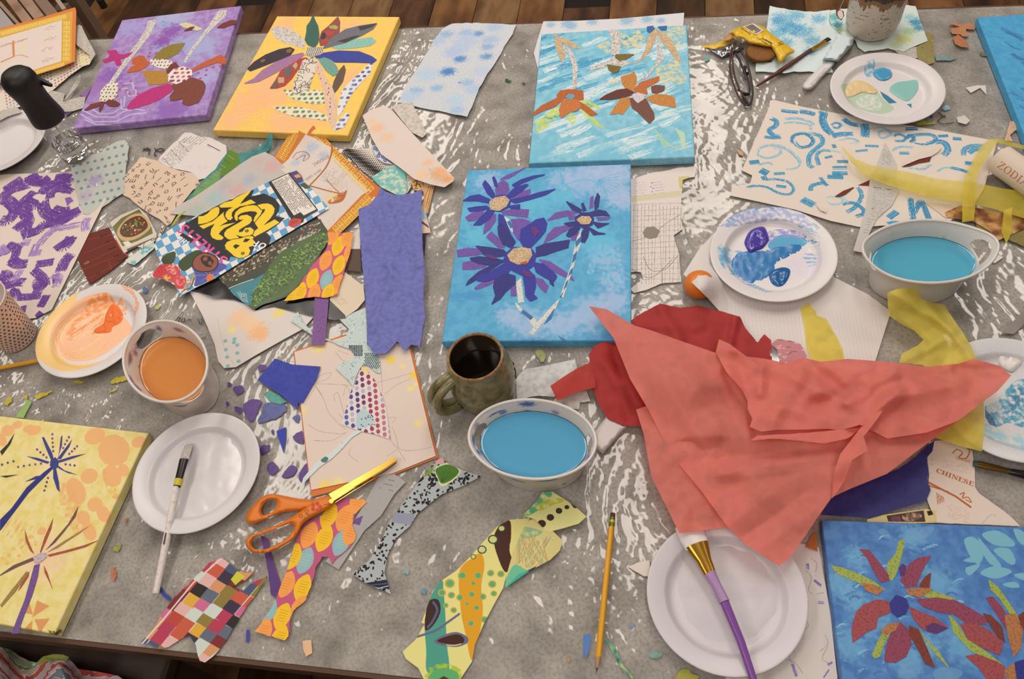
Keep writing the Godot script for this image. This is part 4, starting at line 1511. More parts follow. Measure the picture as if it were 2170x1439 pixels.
	glue(p, "N", "paper_stem", tissue("77559a"), [[180, 840, 210, 830, 200, 900, 170, 1000, 130, 1100, 95, 1200, 60, 1200, 90, 1120, 130, 1020]], 0.5)
	glue(p, "N", "flower_centre", tissue("cdbcc4"), [[175, 800, 205, 780, 240, 775, 245, 795, 215, 820, 185, 825]], 0.9)

	# deep blue canvas with maroon and lime petals
	p = canvas("deep blue canvas with maroon and lime tissue petals around navy centres", Vector2(1741, 1101), Vector2(2170, 1116.5), 0.0035, G("4f86c6"), 1)
	t = p.tex.k("S")
	t.wash(G("3d6fb4"), "w")
	for b in [[450, 750, 40], [350, 900, 50], [520, 1100, 60], [700, 1300, 60], [900, 900, 60], [1050, 1250, 60], [400, 1250, 50], [420, 980, 40], [850, 1250, 40], [760, 640, 40]]:
		t.blob(b[0], b[1], b[2], G("6fb0d8b0"))
	for i in 46:
		var x := rng.randf_range(260, 1100)
		var y := rng.randf_range(620, 1420)
		t.brush([x, y, x + 30, y - 18, x + 66, y - 26 + rng.randf() * 30], rng.randf_range(2, 6), [G("74b4da"), G("5a9cd0"), G("8fc4de")] if i % 2 else [G("3c6cb0"), G("3f78bc")], 0.8)
	for f in [[1050, 650, 1110, 640, 1160, 720, 1130, 790, 1080, 740], [1045, 770, 1090, 750, 1110, 780], [1060, 810, 1140, 790, 1100, 840, 1070, 850], [1150, 620, 1240, 600, 1330, 660, 1320, 690, 1220, 680], [1140, 840, 1220, 800, 1320, 830, 1230, 870], [1215, 710, 1300, 700, 1340, 770, 1310, 790], [1270, 900, 1340, 890, 1360, 920, 1300, 920], [1130, 640, 1200, 720, 1260, 800, 1200, 790, 1150, 720], [1330, 590, 1388, 610, 1388, 680, 1350, 650], [1330, 850, 1388, 840, 1388, 880], [680, 1380, 760, 1350, 800, 1400, 740, 1439, 690, 1430], [880, 1390, 960, 1370, 1040, 1400, 1000, 1439, 890, 1439], [560, 600, 600, 590, 640, 640, 600, 640], [740, 590, 880, 580, 830, 640, 760, 650]]:
		t.fill(f, G("74b4cc") if f[1] > 500 and f[0] > 1000 else G("6fa0cca0"), "", true)
	finish(p)
	var maroon := tissue("92405c")
	glue(p, "S", "petal", tissue("a2b452"), [[300, 800, 360, 810, 460, 850, 540, 890, 600, 935, 560, 935, 480, 905, 400, 870, 330, 840], [610, 860, 620, 780, 665, 730, 680, 660, 712, 650, 700, 720, 680, 790, 660, 850, 640, 880], [800, 930, 880, 945, 1000, 985, 930, 990, 840, 975, 790, 950], [530, 1300, 560, 1230, 620, 1130, 650, 1140, 600, 1230, 570, 1310, 545, 1320], [800, 1160, 830, 1210, 900, 1280, 960, 1370, 900, 1310, 840, 1230], [1190, 880, 1240, 920, 1290, 990, 1350, 1080, 1310, 1070, 1250, 980, 1200, 930], [965, 1080, 1000, 1110, 1060, 1210, 1180, 1290, 1280, 1370, 1200, 1340, 1080, 1270, 990, 1170]])
	glue(p, "S", "petal", maroon, [[460, 705, 510, 710, 560, 770, 620, 850, 625, 880, 580, 890, 540, 830, 500, 750], [690, 880, 740, 790, 790, 755, 860, 745, 830, 790, 800, 850, 780, 910, 720, 920], [600, 1340, 610, 1250, 640, 1170, 690, 1120, 740, 1170, 750, 1240, 720, 1310, 660, 1345], [780, 990, 900, 980, 1010, 1000, 1100, 1050, 1180, 1100, 1170, 1130, 1060, 1120, 990, 1070, 910, 1060, 820, 1030], [1175, 980, 1210, 975, 1260, 1030, 1310, 1120, 1300, 1170, 1240, 1080]], 0.55)
	glue(p, "S", "petal", tissue("a44a50"), [[420, 1230, 415, 1150, 440, 1060, 480, 1020, 560, 990, 620, 1000, 630, 1060, 560, 1090, 550, 1150, 500, 1170], [740, 1030, 800, 1060, 880, 1090, 958, 1150, 880, 1180, 810, 1150, 760, 1090], [1030, 1130, 1100, 1120, 1200, 1170, 1270, 1240, 1250, 1300, 1150, 1260, 1070, 1210], [1060, 1310, 1120, 1300, 1230, 1340, 1280, 1370, 1270, 1439, 1180, 1439, 1130, 1370]], 0.6)
	glue(p, "S", "petal", tissue("7e3426"), [[800, 905, 830, 860, 860, 840, 850, 930, 800, 950], [740, 1140, 790, 1160, 840, 1270, 880, 1370, 830, 1350, 780, 1250, 740, 1190], [1160, 1070, 1200, 1080, 1260, 1140, 1280, 1230, 1240, 1200], [1360, 1080, 1388, 1060, 1388, 1160, 1370, 1130]], 0.8)
	glue(p, "S", "petal", tissue("b57a48"), [[470, 895, 530, 905, 590, 930, 560, 960, 500, 940], [1280, 1080, 1340, 1070, 1380, 1150, 1370, 1260, 1330, 1310, 1300, 1200], [580, 1170, 620, 1130, 680, 1120, 660, 1160, 600, 1190], [1280, 1390, 1330, 1350, 1345, 1439, 1290, 1439], [720, 935, 800, 925, 870, 930, 800, 975, 740, 960]], 0.7)
	glue(p, "S", "petal_patch", tissue("5a2f72"), [[680, 810, 700, 785, 722, 800, 715, 850, 690, 855], [830, 1140, 880, 1120, 958, 1150, 900, 1180, 840, 1170]], 0.9)
	glue(p, "S", "flower_centre", tissue("2a2f8e"), [[630, 1010, 665, 965, 720, 985, 735, 1025, 715, 1070, 675, 1085, 640, 1060], [1340, 1345, 1388, 1330, 1420, 1380, 1400, 1439, 1350, 1439]], 1.3)

	# plain bright blue canvas at the table's far right
	p = canvas("plain bright cyan-blue painted canvas near the orange peel scraps", Vector2(2071, 36), Vector2(2170, 29.5), 0.0035, G("4aa6d8"), 1)
	t = p.tex.k("E")
	t.wash(G("3f9bd0"), "w")
	for i in 30:
		var x := rng.randf_range(1900, 2500)
		var y := rng.randf_range(130, 700)
		t.brush([x, y, x + 60, y + 40, x + 140, y + 60], rng.randf_range(5, 12), [G("3a92cc"), G("57b2de"), G("4aa6d6")] if i % 3 else [G("2f6fae"), G("3f86c0")], 0.7)
	for f in [[2060, 205, 2110, 225, 2170, 260], [2090, 340, 2130, 370, 2170, 380]]:
		t.brush(f, 9, [G("2f6cae"), G("3a7cb8")], 0.5)
	finish(p)

# single printed letters as thin shapes lying on a canvas
func letters_on(p: Stretched, frame: String, list: Array, tall: float, m: Material, lift: float) -> void:
	var h := (p.node.position.y - TY + CT) * 1000.0 + lift
	for e in list:
		var at: Vector2 = z(frame, [e[1], e[2]])[0]
		var tm := TextMesh.new()
		var sf := SystemFont.new()
		sf.font_names = PackedStringArray(["Droid Sans"])
		tm.font = sf
		tm.text = e[0]
		tm.font_size = 64
		tm.pixel_size = 0.0045 / 64.0 * tall / 5.0
		tm.depth = 0.0002
		var o := part("printed_letter", tm, m, p.node)
		o.global_position = P(at.x, at.y, h * 0.001)
		o.rotation = Vector3(-PI / 2, rng.randf_range(-0.8, 0.8), 0)

# ---------------------------------------------------------------- plates of paint, tubs, cups
func stain_tex(bg: Color, stains: Array, n: int) -> ImageTexture:
	# wall texture of a tub: u runs round the wall, v from the rim (0) to the foot (1)
	var im := Image.create(512, 96, false, Image.FORMAT_RGBA8)
	im.fill(bg)
	for i in n:
		var c: Color = stains[rng.randi() % stains.size()]
		var s: Image = blob_src(c).duplicate()
		s.resize(rng.randi_range(5, 46), rng.randi_range(3, 18), Image.INTERPOLATE_BILINEAR)
		im.blend_rect(s, Rect2i(Vector2i.ZERO, s.get_size()), Vector2i(rng.randi_range(0, 490), int(rng.randf() * rng.randf() * 80.0)))
	return ImageTexture.create_from_image(im)

func build_vessels() -> void:
	# blue and violet paint
	var p := plate("white foam plate loaded with blue, purple and white paint", 1638, 534, 0.0064)
	var t: Tex = p[1].k("I")
	t.fill([330, 860, 400, 800, 480, 760, 600, 745, 720, 745, 820, 790, 880, 850, 900, 900, 840, 880, 760, 840, 640, 830, 520, 850, 420, 880, 340, 880], G("9aa8d8"), "c", true)
	for f in [[335, 860, 380, 830, 430, 850], [440, 790, 500, 770, 520, 800], [550, 765, 620, 750, 680, 765]]:
		t.brush(f, 16, [G("4a8fc8"), G("6aa0d4"), G("8fb4dc")], 0.8)
	t.fill([330, 1010, 370, 970, 420, 985, 500, 1000, 480, 1080, 430, 1160, 370, 1120, 340, 1060], G("62a8d4"), "w", true)
	t.fill([640, 960, 700, 900, 790, 895, 860, 920, 870, 950, 800, 980, 700, 1000], G("4aa0cc"), "", true)
	t.fill([640, 880, 720, 860, 820, 880, 870, 920, 780, 905, 690, 915, 650, 960], G("8f8ed0"), "c", true)
	t.fill([760, 1040, 900, 1000, 960, 1030, 950, 1110, 880, 1150, 800, 1130], G("d8d0e6"), "c", true)
	for i in 10:
		t.brush([830 + rng.randf() * 60, 850 + i * 26, 880 + rng.randf() * 60, 880 + i * 22, 930, 900 + i * 20], 4, [G("6fa8d4"), G("4a90c4"), G("dfe2ea")], 0.9)
	t.fill([480, 1200, 560, 1190, 660, 1250, 620, 1265, 540, 1225], G("5a9ccc"), "s", true)
	plate_done(p)
	puff("paint_dab", p[0], z("I", [410, 1080, 450, 1010, 520, 990, 620, 985, 720, 960, 800, 950, 870, 960, 820, 1000, 740, 1040, 690, 1070, 690, 1110, 640, 1150, 580, 1180, 500, 1190, 440, 1150]), 9.0, 1.6, M(G("2f78b8"), 0.25), 5.0, 6.0, [], 1.2).set_meta("label", "blue paint")
	puff("paint_dab", p[0], z("I", [650, 1120, 720, 1090, 770, 1100, 770, 1140, 740, 1190, 700, 1205, 660, 1180]), 9.4, 3.0, M(G("1f5f9e"), 0.2), 6.0, 5.0, [], 2.0).set_meta("label", "dark blue paint")
	puff("paint_dab", p[0], z("I", [500, 935, 530, 875, 580, 848, 620, 850, 640, 890, 645, 930, 610, 975, 570, 990, 530, 1000, 510, 970]), 9.4, 5.0, M(G("4a3aa0"), 0.2), 8.0, 5.0, [], 2.4).set_meta("label", "purple paint")
	puff("paint_dab", p[0], z("I", [895, 990, 930, 965, 968, 985, 960, 1010, 920, 1010]), 9.6, 1.2, M(G("2a6a9c"), 0.25), 4.0, 5.0)

	# cream and teal paint
	p = plate("white foam plate with cream, turquoise and sea-green paint dabs beside the speckled mug", 1880, 184, 0.0042)
	t = p[1].k("E")
	t.fill([990, 580, 1040, 540, 1110, 510, 1180, 540, 1230, 580, 1280, 640, 1340, 690, 1280, 725, 1180, 715, 1080, 675, 1020, 625], G("b4ccb4"), "", true)
	t.fill([1100, 640, 1200, 600, 1260, 650, 1240, 700, 1140, 690], G("d8dcd8"), "c", true)
	t.fill([1250, 580, 1300, 610, 1360, 655, 1310, 660, 1270, 620], G("3a7ca4"))
	t.fill([1420, 665, 1450, 660, 1455, 690], G("3f86b0"))
	t.fill([1145, 440, 1200, 415, 1215, 470, 1170, 490], G("7ab4d0"), "c", true)
	plate_done(p)
	puff("paint_dab", p[0], z("E", [1015, 580, 1050, 535, 1110, 512, 1180, 535, 1235, 580, 1210, 600, 1140, 590, 1090, 610, 1040, 620]), 7.8, 2.2, M(G("dcc493"), 0.35), 5.0, 4.0, [], 1.6).set_meta("label", "cream paint")
	puff("paint_dab", p[0], z("E", [1205, 470, 1230, 435, 1280, 425, 1320, 450, 1325, 490, 1280, 515, 1235, 505]), 7.8, 3.0, M(G("4a9cc8"), 0.25), 5.0, 4.0, [], 1.4).set_meta("label", "turquoise paint")
	puff("paint_dab", p[0], z("E", [1310, 570, 1350, 530, 1430, 515, 1490, 510, 1495, 560, 1470, 610, 1420, 645, 1350, 610]), 7.8, 1.6, M(G("86c0ba"), 0.4), 4.0, 5.0, [], 0.8).set_meta("label", "sea-green paint")

	# teal paint, right edge
	p = plate("white foam plate smeared with white and teal paint next to the black brush", 2150, 842, 0.0042)
	t = p[1].k("U")
	t.fill([640, 1050, 760, 1100, 907, 1120, 1000, 1100, 1000, 1250, 850, 1260, 700, 1200, 640, 1130], G("8fc8dc"), "w", true)
	t.fill([650, 940, 720, 900, 840, 780, 907, 760, 1000, 800, 1000, 1040, 900, 1080, 800, 1050, 720, 1080, 660, 1000], G("3a94bc"), "c", true)
	t.fill([650, 960, 700, 1010, 730, 1080, 680, 1060, 650, 1010], G("1f5f94"))
	t.fill([830, 840, 890, 820, 907, 900, 860, 950, 800, 980], G("1f6f9e"), "c", true)
	t.fill([660, 920, 720, 900, 760, 940, 720, 980, 670, 970], G("d2dce0"), "c", true)
	t.wash(G("a8d4e240"), "s")
	plate_done(p)
	puff("paint_dab", p[0], z("U", [735, 560, 780, 535, 850, 545, 900, 580, 907, 640, 870, 680, 830, 715, 770, 690, 735, 640]), 8.0, 5.0, M(G("e0dcdc"), 0.3), 8.0, 6.0, [], 3.0).set_meta("label", "white paint")

	# orange paint
	p = plate("white foam plate smeared with orange and peach paint by the dotted cup", 193, 697, 0.004)
	t = p[1].k("J")
	t.fill([260, 560, 290, 440, 380, 330, 500, 255, 600, 240, 560, 320, 470, 400, 400, 500, 420, 640, 500, 720, 640, 720, 760, 690, 820, 640, 760, 730, 620, 790, 480, 805, 340, 740, 275, 650], G("f0cb84"), "", true)
	t.fill([430, 620, 400, 500, 470, 390, 580, 300, 700, 250, 820, 240, 860, 330, 940, 430, 960, 480, 880, 560, 760, 650, 640, 700, 520, 690], G("f2bd94"), "", true)
	t.fill([500, 500, 540, 400, 620, 320, 720, 250, 810, 240, 830, 300, 740, 340, 640, 400, 560, 500, 520, 560], G("ee9250"), "c", true)
	for f in [[440, 600, 440, 500, 520, 400, 640, 330], [470, 660, 560, 680, 700, 640, 800, 560], [400, 560, 430, 650, 540, 700], [520, 640, 640, 600, 760, 500]]:
		t.brush(f, 12, [G("f4c9a4"), G("f0b07a"), G("f0cf96")], 0.7)
	for i in 60:
		var x := rng.randf_range(480, 840)
		var y := 700.0 - x * 0.42 + rng.randf_range(-30, 90)
		t.brush([x, y, x + 40, y - 36, x + 90, y - 60], rng.randf_range(3, 9), [G("ec8238"), G("ee9a58"), G("f0b080")] if i % 2 else [G("f3c8a4"), G("f0b888"), G("f4d0a8")], 1.0)
	t.fill([915, 180, 980, 200, 1010, 250, 1040, 330, 1005, 395, 990, 380, 1010, 320, 990, 260, 930, 215], G("ea8a44"), "s", true)
	plate_done(p)
	puff("paint_smear", p[0], z("J", [690, 470, 750, 430, 770, 360, 810, 290, 850, 300, 880, 335, 895, 380, 875, 425, 820, 455, 805, 490, 760, 500, 690, 500]), 7.2, 1.3, M(G("ea6f22"), 0.5), 7.0, 3.0, [], 2.4).set_meta("label", "thick orange paint")

	# plain white plates
	p = plate("white foam plate of clear gloss medium holding the white brush", 415, 997, 0.003)
	p[2].material_override = M(G("d2d0d4"), 0.3)
	puff("gloss_medium", p[0], z("N", [830, 300, 900, 180, 1010, 120, 1130, 110, 1220, 150, 1270, 230, 1280, 340, 1240, 450, 1150, 540, 1030, 600, 920, 610, 840, 560, 800, 450]), 6.4, 0.9, M(G("d2d0d4"), 0.2), 8.0, 12.0, [], 1.4).set_meta("label", "wet white medium")
	p = plate("large white foam plate coated in white medium under the coral tissue", 1539, 1258, 0.003)
	p[2].material_override = M(G("cdc9cf"), 0.35)
	puff("gloss_medium", p[0], z("R", [480, 560, 560, 420, 700, 350, 900, 340, 1080, 420, 1200, 560, 1230, 760, 1180, 960, 1040, 1120, 850, 1190, 680, 1150, 540, 1010, 470, 800]), 6.4, 0.8, M(G("cac6cc"), 0.38), 8.0, 14.0, [], 1.2).set_meta("label", "white medium")
	p = plate("plain white foam plate behind the spray bottle", 0, 299, 0.004)
	p[2].material_override = M(G("d6d2d4"), 0.4)

	# tubs of paint water
	var s2 := 0.0025
	tub("white oval tub of blue paint water with blue paint stains by the green mug", Vector3(-0.1514, TY + s2, -0.4496), 0.0835, 0.0566, 0.068, deg_to_rad(3.9), [[0.0, 0.4, 0.78, 0.14], [PI, 0.42, 0.78, 0.14]], 0.76, G("569fc6"), 0.05, stain_tex(G("d8d2cc"), [G("3a6cb8c0"), G("4a8a9cb0"), G("6a5aa890"), G("c8b89880"), G("2f4fa0d0")], 46))
	tub("clean white oval tub of turquoise paint water under the yellow tissue", Vector3(0.3673, TY + s2, -0.7696), 0.084, 0.0567, 0.068, deg_to_rad(-6.4), [[0.0, 0.42, 0.78, 0.14], [PI, 0.36, 0.78, 0.12]], 0.74, G("54a6c4"), 0.043, stain_tex(G("d8d8d6"), [G("7ab4cc70"), G("cfcfb090")], 10), 0.008)
	tub("white tub of orange paint water with purple stains on its rim", Vector3(-0.7024, TY + s2, -0.54), 0.084, 0.0566, 0.073, deg_to_rad(40.5), [[0.0, 0.42, 0.78, 0.14], [PI, 0.42, 0.78, 0.14]], 0.76, G("c98449"), 0.046, stain_tex(G("dccfc6"), [G("5a3a8ab0"), G("e0a88080"), G("40304890"), G("e8b48a90"), G("6a4a9a90")], 44))

	build_green_mug()
	build_speckled_mug()
	build_paper_cup()
	build_spray_bottle()

func build_green_mug() -> void:
	var c := P(1031, 833, 0.0025)
	var t := thing("pottery_mug", "olive green glazed pottery mug with a pierced handle and dark coffee", "mug", c)
	var body := StandardMaterial3D.new()
	body.albedo_texture = noise_img(0.02, 61, [G("3a3420"), G("5f5c3a"), G("7e7a56"), G("978c68"), G("6a6440")], 256, FastNoiseLite.TYPE_SIMPLEX_SMOOTH, Vector2.ONE, 5)
	body.uv1_triplanar = true
	body.uv1_scale = Vector3.ONE * 9.0
	body.roughness = 0.22
	var mb := MB.new()
	var outer := []
	for v in [[0.0, 0.004], [0.033, 0.004], [0.0355, 0.008], [0.041, 0.03], [0.0425, 0.05], [0.0385, 0.08], [0.0345, 0.098]]:
		outer.append(Vector2(v[0], v[1]))
	mb.lathe(outer, 64)
	part("inner_wall", mb.mesh(), M(G("4a3c30"), 0.2), t)
	mb = MB.new()
	mb.lathe([Vector2(0.0345, 0.098), Vector2(0.0355, 0.1), Vector2(0.0372, 0.1003), Vector2(0.0386, 0.099), Vector2(0.0392, 0.096)], 64)
	part("rim", mb.mesh(), tri_mat(noise_img(0.05, 62, [G("4a3420"), G("8a6a46"), G("a48a60")], 128), 20.0, 0.25), t)
	mb = MB.new()
	var prof := []
	for v in [[0.0392, 0.096], [0.0415, 0.086], [0.0452, 0.07], [0.0475, 0.052], [0.0472, 0.036], [0.0445, 0.02], [0.0405, 0.008], [0.0385, 0.003], [0.038, 0.0], [0.0, 0.0]]:
		prof.append(Vector2(v[0], v[1]))
	mb.lathe(prof, 64)
	part("body", mb.mesh(), body, t)
	mb = MB.new()
	mb.lathe([Vector2(0, 0.05), Vector2(0.03, 0.05), Vector2(0.0405, 0.0505)], 48)
	part("coffee", mb.mesh(), M(G("16100c"), 0.06), t)
	var d := P(930, 850, 0.05) - P(1020, 795, 0.05)
	d.y = 0
	d = d.normalized()
	var sd := Vector3(-d.z, 0, d.x)
	mb = MB.new()
	for k in [-1.0, 1.0]:
		var pts := []
		var rad := []
		for i in 15:
			var a := lerpf(1.75, -1.75, i / 14.0)
			var spread: float = 0.0085 * (0.55 + 0.45 * cos(a * 0.9)) * k
			pts.append(d * (0.041 + 0.034 * cos(a) * 1.0) + Vector3(0, 0.05 + 0.032 * sin(a), 0) + sd * spread)
			rad.append(0.0062)
		mb.tube(pts, rad, 12)
	for a in [0.0]:
		mb.tube([d * (0.041 + 0.034 * cos(a)) + Vector3(0, 0.05 + 0.032 * sin(a), 0) - sd * 0.008, d * (0.041 + 0.034 * cos(a)) + Vector3(0, 0.05 + 0.032 * sin(a), 0) + sd * 0.008], [0.0062], 12)
	part("handle", mb.mesh(), body, t)
	# brown stamped marks on the glaze
	for mk in [[1012, 824, 0.03], [1024, 851, 0.016], [1073, 782, 0.05], [1070, 795, 0.045]]:
		var q := P(mk[0], mk[1], mk[2])
		var dir := q - c
		dir.y = 0
		dir = dir.normalized()
		var hh: float = q.y - c.y
		var r := 0.0474 if hh > 0.03 else 0.0455
		mb = MB.new()
		var side := Vector3(-dir.z, 0, dir.x)
		for i in 7:
			var a := rng.randf() * TAU
			var o2 := side * cos(a) * 0.005 + Vector3(0, sin(a) * 0.005, 0)
			mb.box(dir * (r + 0.0002) + Vector3(0, hh, 0) + o2, Vector3(0.004, 0.003, 0.0016), Basis(side, Vector3.UP, dir) * Basis(Vector3(0, 0, 1), a), 0.0005)
		part("stamped_mark", mb.mesh(), M(G("35230f"), 0.4), t)

func build_speckled_mug() -> void:
	var c := P(1843, 64, 0.0055)
	var t := thing("speckled_mug", "white pottery mug with black speckles and a brown glazed top", "mug", c)
	var im := Image.create(512, 256, false, Image.FORMAT_RGBA8)
	im.fill(G("cfc3b4"))
	for i in 512:
		var n := int(58.0 + 22.0 * noise_b.get_noise_2d(i * 0.004, 3.0) + 14.0 * sin(i * 0.11))
		im.fill_rect(Rect2i(i, 0, 1, n), G("8a6440"))
		im.fill_rect(Rect2i(i, 0, 1, int(n * 0.45)), G("3a2a1e"))
	for i in 260:
		im.fill_rect(Rect2i(rng.randi_range(0, 508), rng.randi_range(50, 250), rng.randi_range(1, 4), rng.randi_range(1, 4)), G("2a221c"))
	for i in 26:
		var x := rng.randi_range(0, 480)
		var y := rng.randi_range(70, 245)
		for k in rng.randi_range(8, 26):
			im.fill_rect(Rect2i(posmod(x + k, 510), clampi(y + k / 4, 0, 254), 2, 2), G("3a3028"))
	var m := StandardMaterial3D.new()
	m.albedo_texture = ImageTexture.create_from_image(im)
	m.roughness = 0.3
	var mb := MB.new()
	var prof := []
	for v in [[0.0485, 0.095], [0.0475, 0.07], [0.047, 0.05], [0.0468, 0.03], [0.0445, 0.016], [0.039, 0.005], [0.033, 0.0], [0.0, 0.0]]:
		prof.append(Vector2(v[0], v[1]))
	mb.lathe(prof, 64)
	for i in mb.v.size():
		mb.uv[i].y = 1.0 - mb.v[i].y / 0.097
	part("body", mb.mesh(), m, t)
	mb = MB.new()
	mb.lathe([Vector2(0, 0.006), Vector2(0.034, 0.006), Vector2(0.043, 0.03), Vector2(0.0445, 0.094), Vector2(0.0465, 0.0965), Vector2(0.0485, 0.095)], 64)
	part("inner_wall", mb.mesh(), M(G("3a2c22"), 0.25), t)
	mb = MB.new()
	mb.lathe([Vector2(0, 0.06), Vector2(0.0437, 0.06)], 48)
	part("tea", mb.mesh(), M(G("20100a"), 0.05), t)
	# tea bag label hanging from its string over the rim
	var lab := thing("tea_bag_label", "dark red and white tea bag label hanging on its string", "tea label", P(1780, 33, 0.03))
	piece("paper_tag", lab, z("E", [968, 62, 985, 55, 1018, 72, 1022, 100, 1005, 132, 985, 118, 970, 95]), 31.0, M(G("6a2622"), 0.7), 0.5)
	piece("printed_oval", lab, smooth(z("E", [980, 78, 996, 64, 1012, 80, 1014, 108, 1000, 122, 984, 105]), true, 3), 31.3, M(G("d8ccc8"), 0.7), 0.4)
	mb = MB.new()
	var e0 := P(1779, 20, 0.032)
	mb.tube([e0, P(1784, 8, 0.055), P(1790, -4, 0.085), c + Vector3(-0.046, 0.098, 0.01)], [0.0005], 6)
	for i in mb.v.size():
		mb.v[i] -= lab.position
	part("string", mb.mesh(), M(G("d8d0c0"), 0.8), lab)

func build_paper_cup() -> void:
	var c := P(38, 714, 0.0028)
	var t := thing("paper_cup", "pale pink paper cup with rows of dark red teardrops", "cup", c)
	var im := Image.create(768, 256, false, Image.FORMAT_RGBA8)
	im.fill(G("dcc6ba"))
	var k := 0
	for r in range(22, 250, 17):
		for x in range(0, 768, 24):
			var cx := x + (12 if k % 2 else 0)
			var col := G("8a2c2a") if k % 3 else G("5a2420")
			for j in range(-4, 5):
				var wd := int(round((6.4 - absf(j - 1) * 0.95)))
				im.fill_rect(Rect2i(posmod(cx - wd, 760), r + j, wd * 2, 1), col)
		k += 1
	var m := StandardMaterial3D.new()
	m.albedo_texture = ImageTexture.create_from_image(im)
	m.roughness = 0.7
	var mb := MB.new()
	mb.lathe([Vector2(0.0425, 0.098), Vector2(0.0315, 0.001), Vector2(0.031, 0.0), Vector2(0.0, 0.0)], 64)
	for i in mb.v.size():
		mb.uv[i].y = 1.0 - mb.v[i].y / 0.098
	part("wall", mb.mesh(), m, t)
	mb = MB.new()
	mb.lathe([Vector2(0, 0.004), Vector2(0.0305, 0.004), Vector2(0.0415, 0.097), Vector2(0.0425, 0.0995), Vector2(0.044, 0.0995), Vector2(0.0445, 0.098), Vector2(0.0435, 0.0965), Vector2(0.0425, 0.097)], 64)
	part("rolled_rim", mb.mesh(), M(G("d8cec8"), 0.7), t)

func build_spray_bottle() -> void:
	var c := P(168, 334, 0.0026)
	var t := thing("spray_bottle", "clear mist spray bottle with a tall black trigger head", "spray bottle", c)
	var shell := StandardMaterial3D.new()
	shell.transparency = BaseMaterial3D.TRANSPARENCY_ALPHA
	shell.albedo_color = Color(0.9, 0.9, 0.9, 0.06)
	shell.roughness = 0.04
	var mb := MB.new()
	mb.lathe([Vector2(0.0275, 0.1), Vector2(0.0282, 0.088), Vector2(0.0284, 0.02), Vector2(0.0278, 0.006), Vector2(0.024, 0.0012), Vector2(0.016, 0.0008), Vector2(0.008, 0.003), Vector2(0.0, 0.004)], 48)
	var shellp := part("bottle", mb.mesh(), shell, t)
	var water := StandardMaterial3D.new()
	water.refraction_enabled = true
	water.refraction_scale = 0.033
	water.albedo_color = Color(0.97, 0.97, 0.97, 0.0)
	water.roughness = 0.0
	mb = MB.new()
	mb.lathe([Vector2(0.0, 0.046), Vector2(0.026, 0.046), Vector2(0.0272, 0.0465), Vector2(0.0273, 0.02), Vector2(0.0268, 0.007), Vector2(0.023, 0.003), Vector2(0.0, 0.0055)], 48)
	part("water", mb.mesh(), water, t)
	mb = MB.new()
	mb.tube([Vector3(0.004, 0.009, 0), Vector3(0.002, 0.05, 0), Vector3(0, 0.092, 0)], [0.0022], 10)
	part("dip_tube", mb.mesh(), M(G("d8d8d8"), 0.4), t)
	var black := M(G("0a0909"), 0.5)
	mb = MB.new()
	var prof := []
	for v in [[0.0, 0.205], [0.012, 0.2045], [0.022, 0.201], [0.0285, 0.193], [0.0305, 0.183], [0.0295, 0.172], [0.027, 0.158], [0.0262, 0.144], [0.0275, 0.126], [0.0298, 0.11], [0.0305, 0.102], [0.0302, 0.0975], [0.028, 0.0965], [0.0, 0.0965]]:
		prof.append(Vector2(v[0], v[1]))
	mb.lathe(prof, 48)
	part("head", mb.mesh(), black, t)
	mb = MB.new()
	mb.tube([P(60, 160, 0.172) - c, P(80, 169, 0.168) - c, P(97, 176, 0.164) - c, P(109, 181, 0.161) - c], [0.0085, 0.0066, 0.005, 0.0032], 14)
	part("trigger", mb.mesh(), black, t)
	# words printed round the wall
	var face := (CAM - c)
	var mid := atan2(face.z, face.x)
	round_text(shellp, "ULTRA FINE", 0.0288, 0.051, mid - 0.15, 0.0072, M(G("1e1e20"), 0.5))
	round_text(shellp, "MIST SPRAYER", 0.0288, 0.0415, mid - 0.15, 0.0074, M(G("1e1e20"), 0.5))
	mb = MB.new()
	var arc := []
	for i in 17:
		var a := mid - 0.15 + (i - 8) * 0.11
		arc.append(Vector3(cos(a) * 0.0289, 0.0365 + 0.0012 * cos((i - 8) * 0.35), sin(a) * 0.0289))
	mb.tube(arc, [0.0004], 6)
	part("printed_line", mb.mesh(), M(G("1e1e20"), 0.5), shellp)

func round_text(parent: Node3D, what: String, r: float, y: float, mid: float, tall: float, m: Material) -> void:
	var tm := TextMesh.new()
	var sf := SystemFont.new()
	sf.font_names = PackedStringArray(["Droid Sans"])
	tm.font = sf
	tm.text = what
	tm.font_size = 64
	tm.pixel_size = tall / 46.0
	tm.depth = 0.0003
	var a := tm.get_mesh_arrays()
	var v: PackedVector3Array = a[Mesh.ARRAY_VERTEX]
	var n: PackedVector3Array = a[Mesh.ARRAY_NORMAL]
	for i in v.size():
		var an := mid - v[i].x / r
		n[i] = Vector3(cos(an), 0, sin(an))
		v[i] = Vector3(cos(an) * (r + v[i].z), y + v[i].y, sin(an) * (r + v[i].z))
	a[Mesh.ARRAY_VERTEX] = v
	a[Mesh.ARRAY_NORMAL] = n
	a[Mesh.ARRAY_TANGENT] = null
	var am := ArrayMesh.new()
	am.add_surface_from_arrays(Mesh.PRIMITIVE_TRIANGLES, a)
	part("printed_words", am, m, parent)

# ---------------------------------------------------------------- papers, left half of the table
func clear_tex(t: Tex, rough: float, back: Color, alpha := 1.0) -> StandardMaterial3D:
	var m := t.mat(rough)
	m.backlight_enabled = true
	m.backlight = back
	if alpha < 1.0:
		m.transparency = BaseMaterial3D.TRANSPARENCY_ALPHA
		m.albedo_color = Color(1, 1, 1, alpha)
	return m

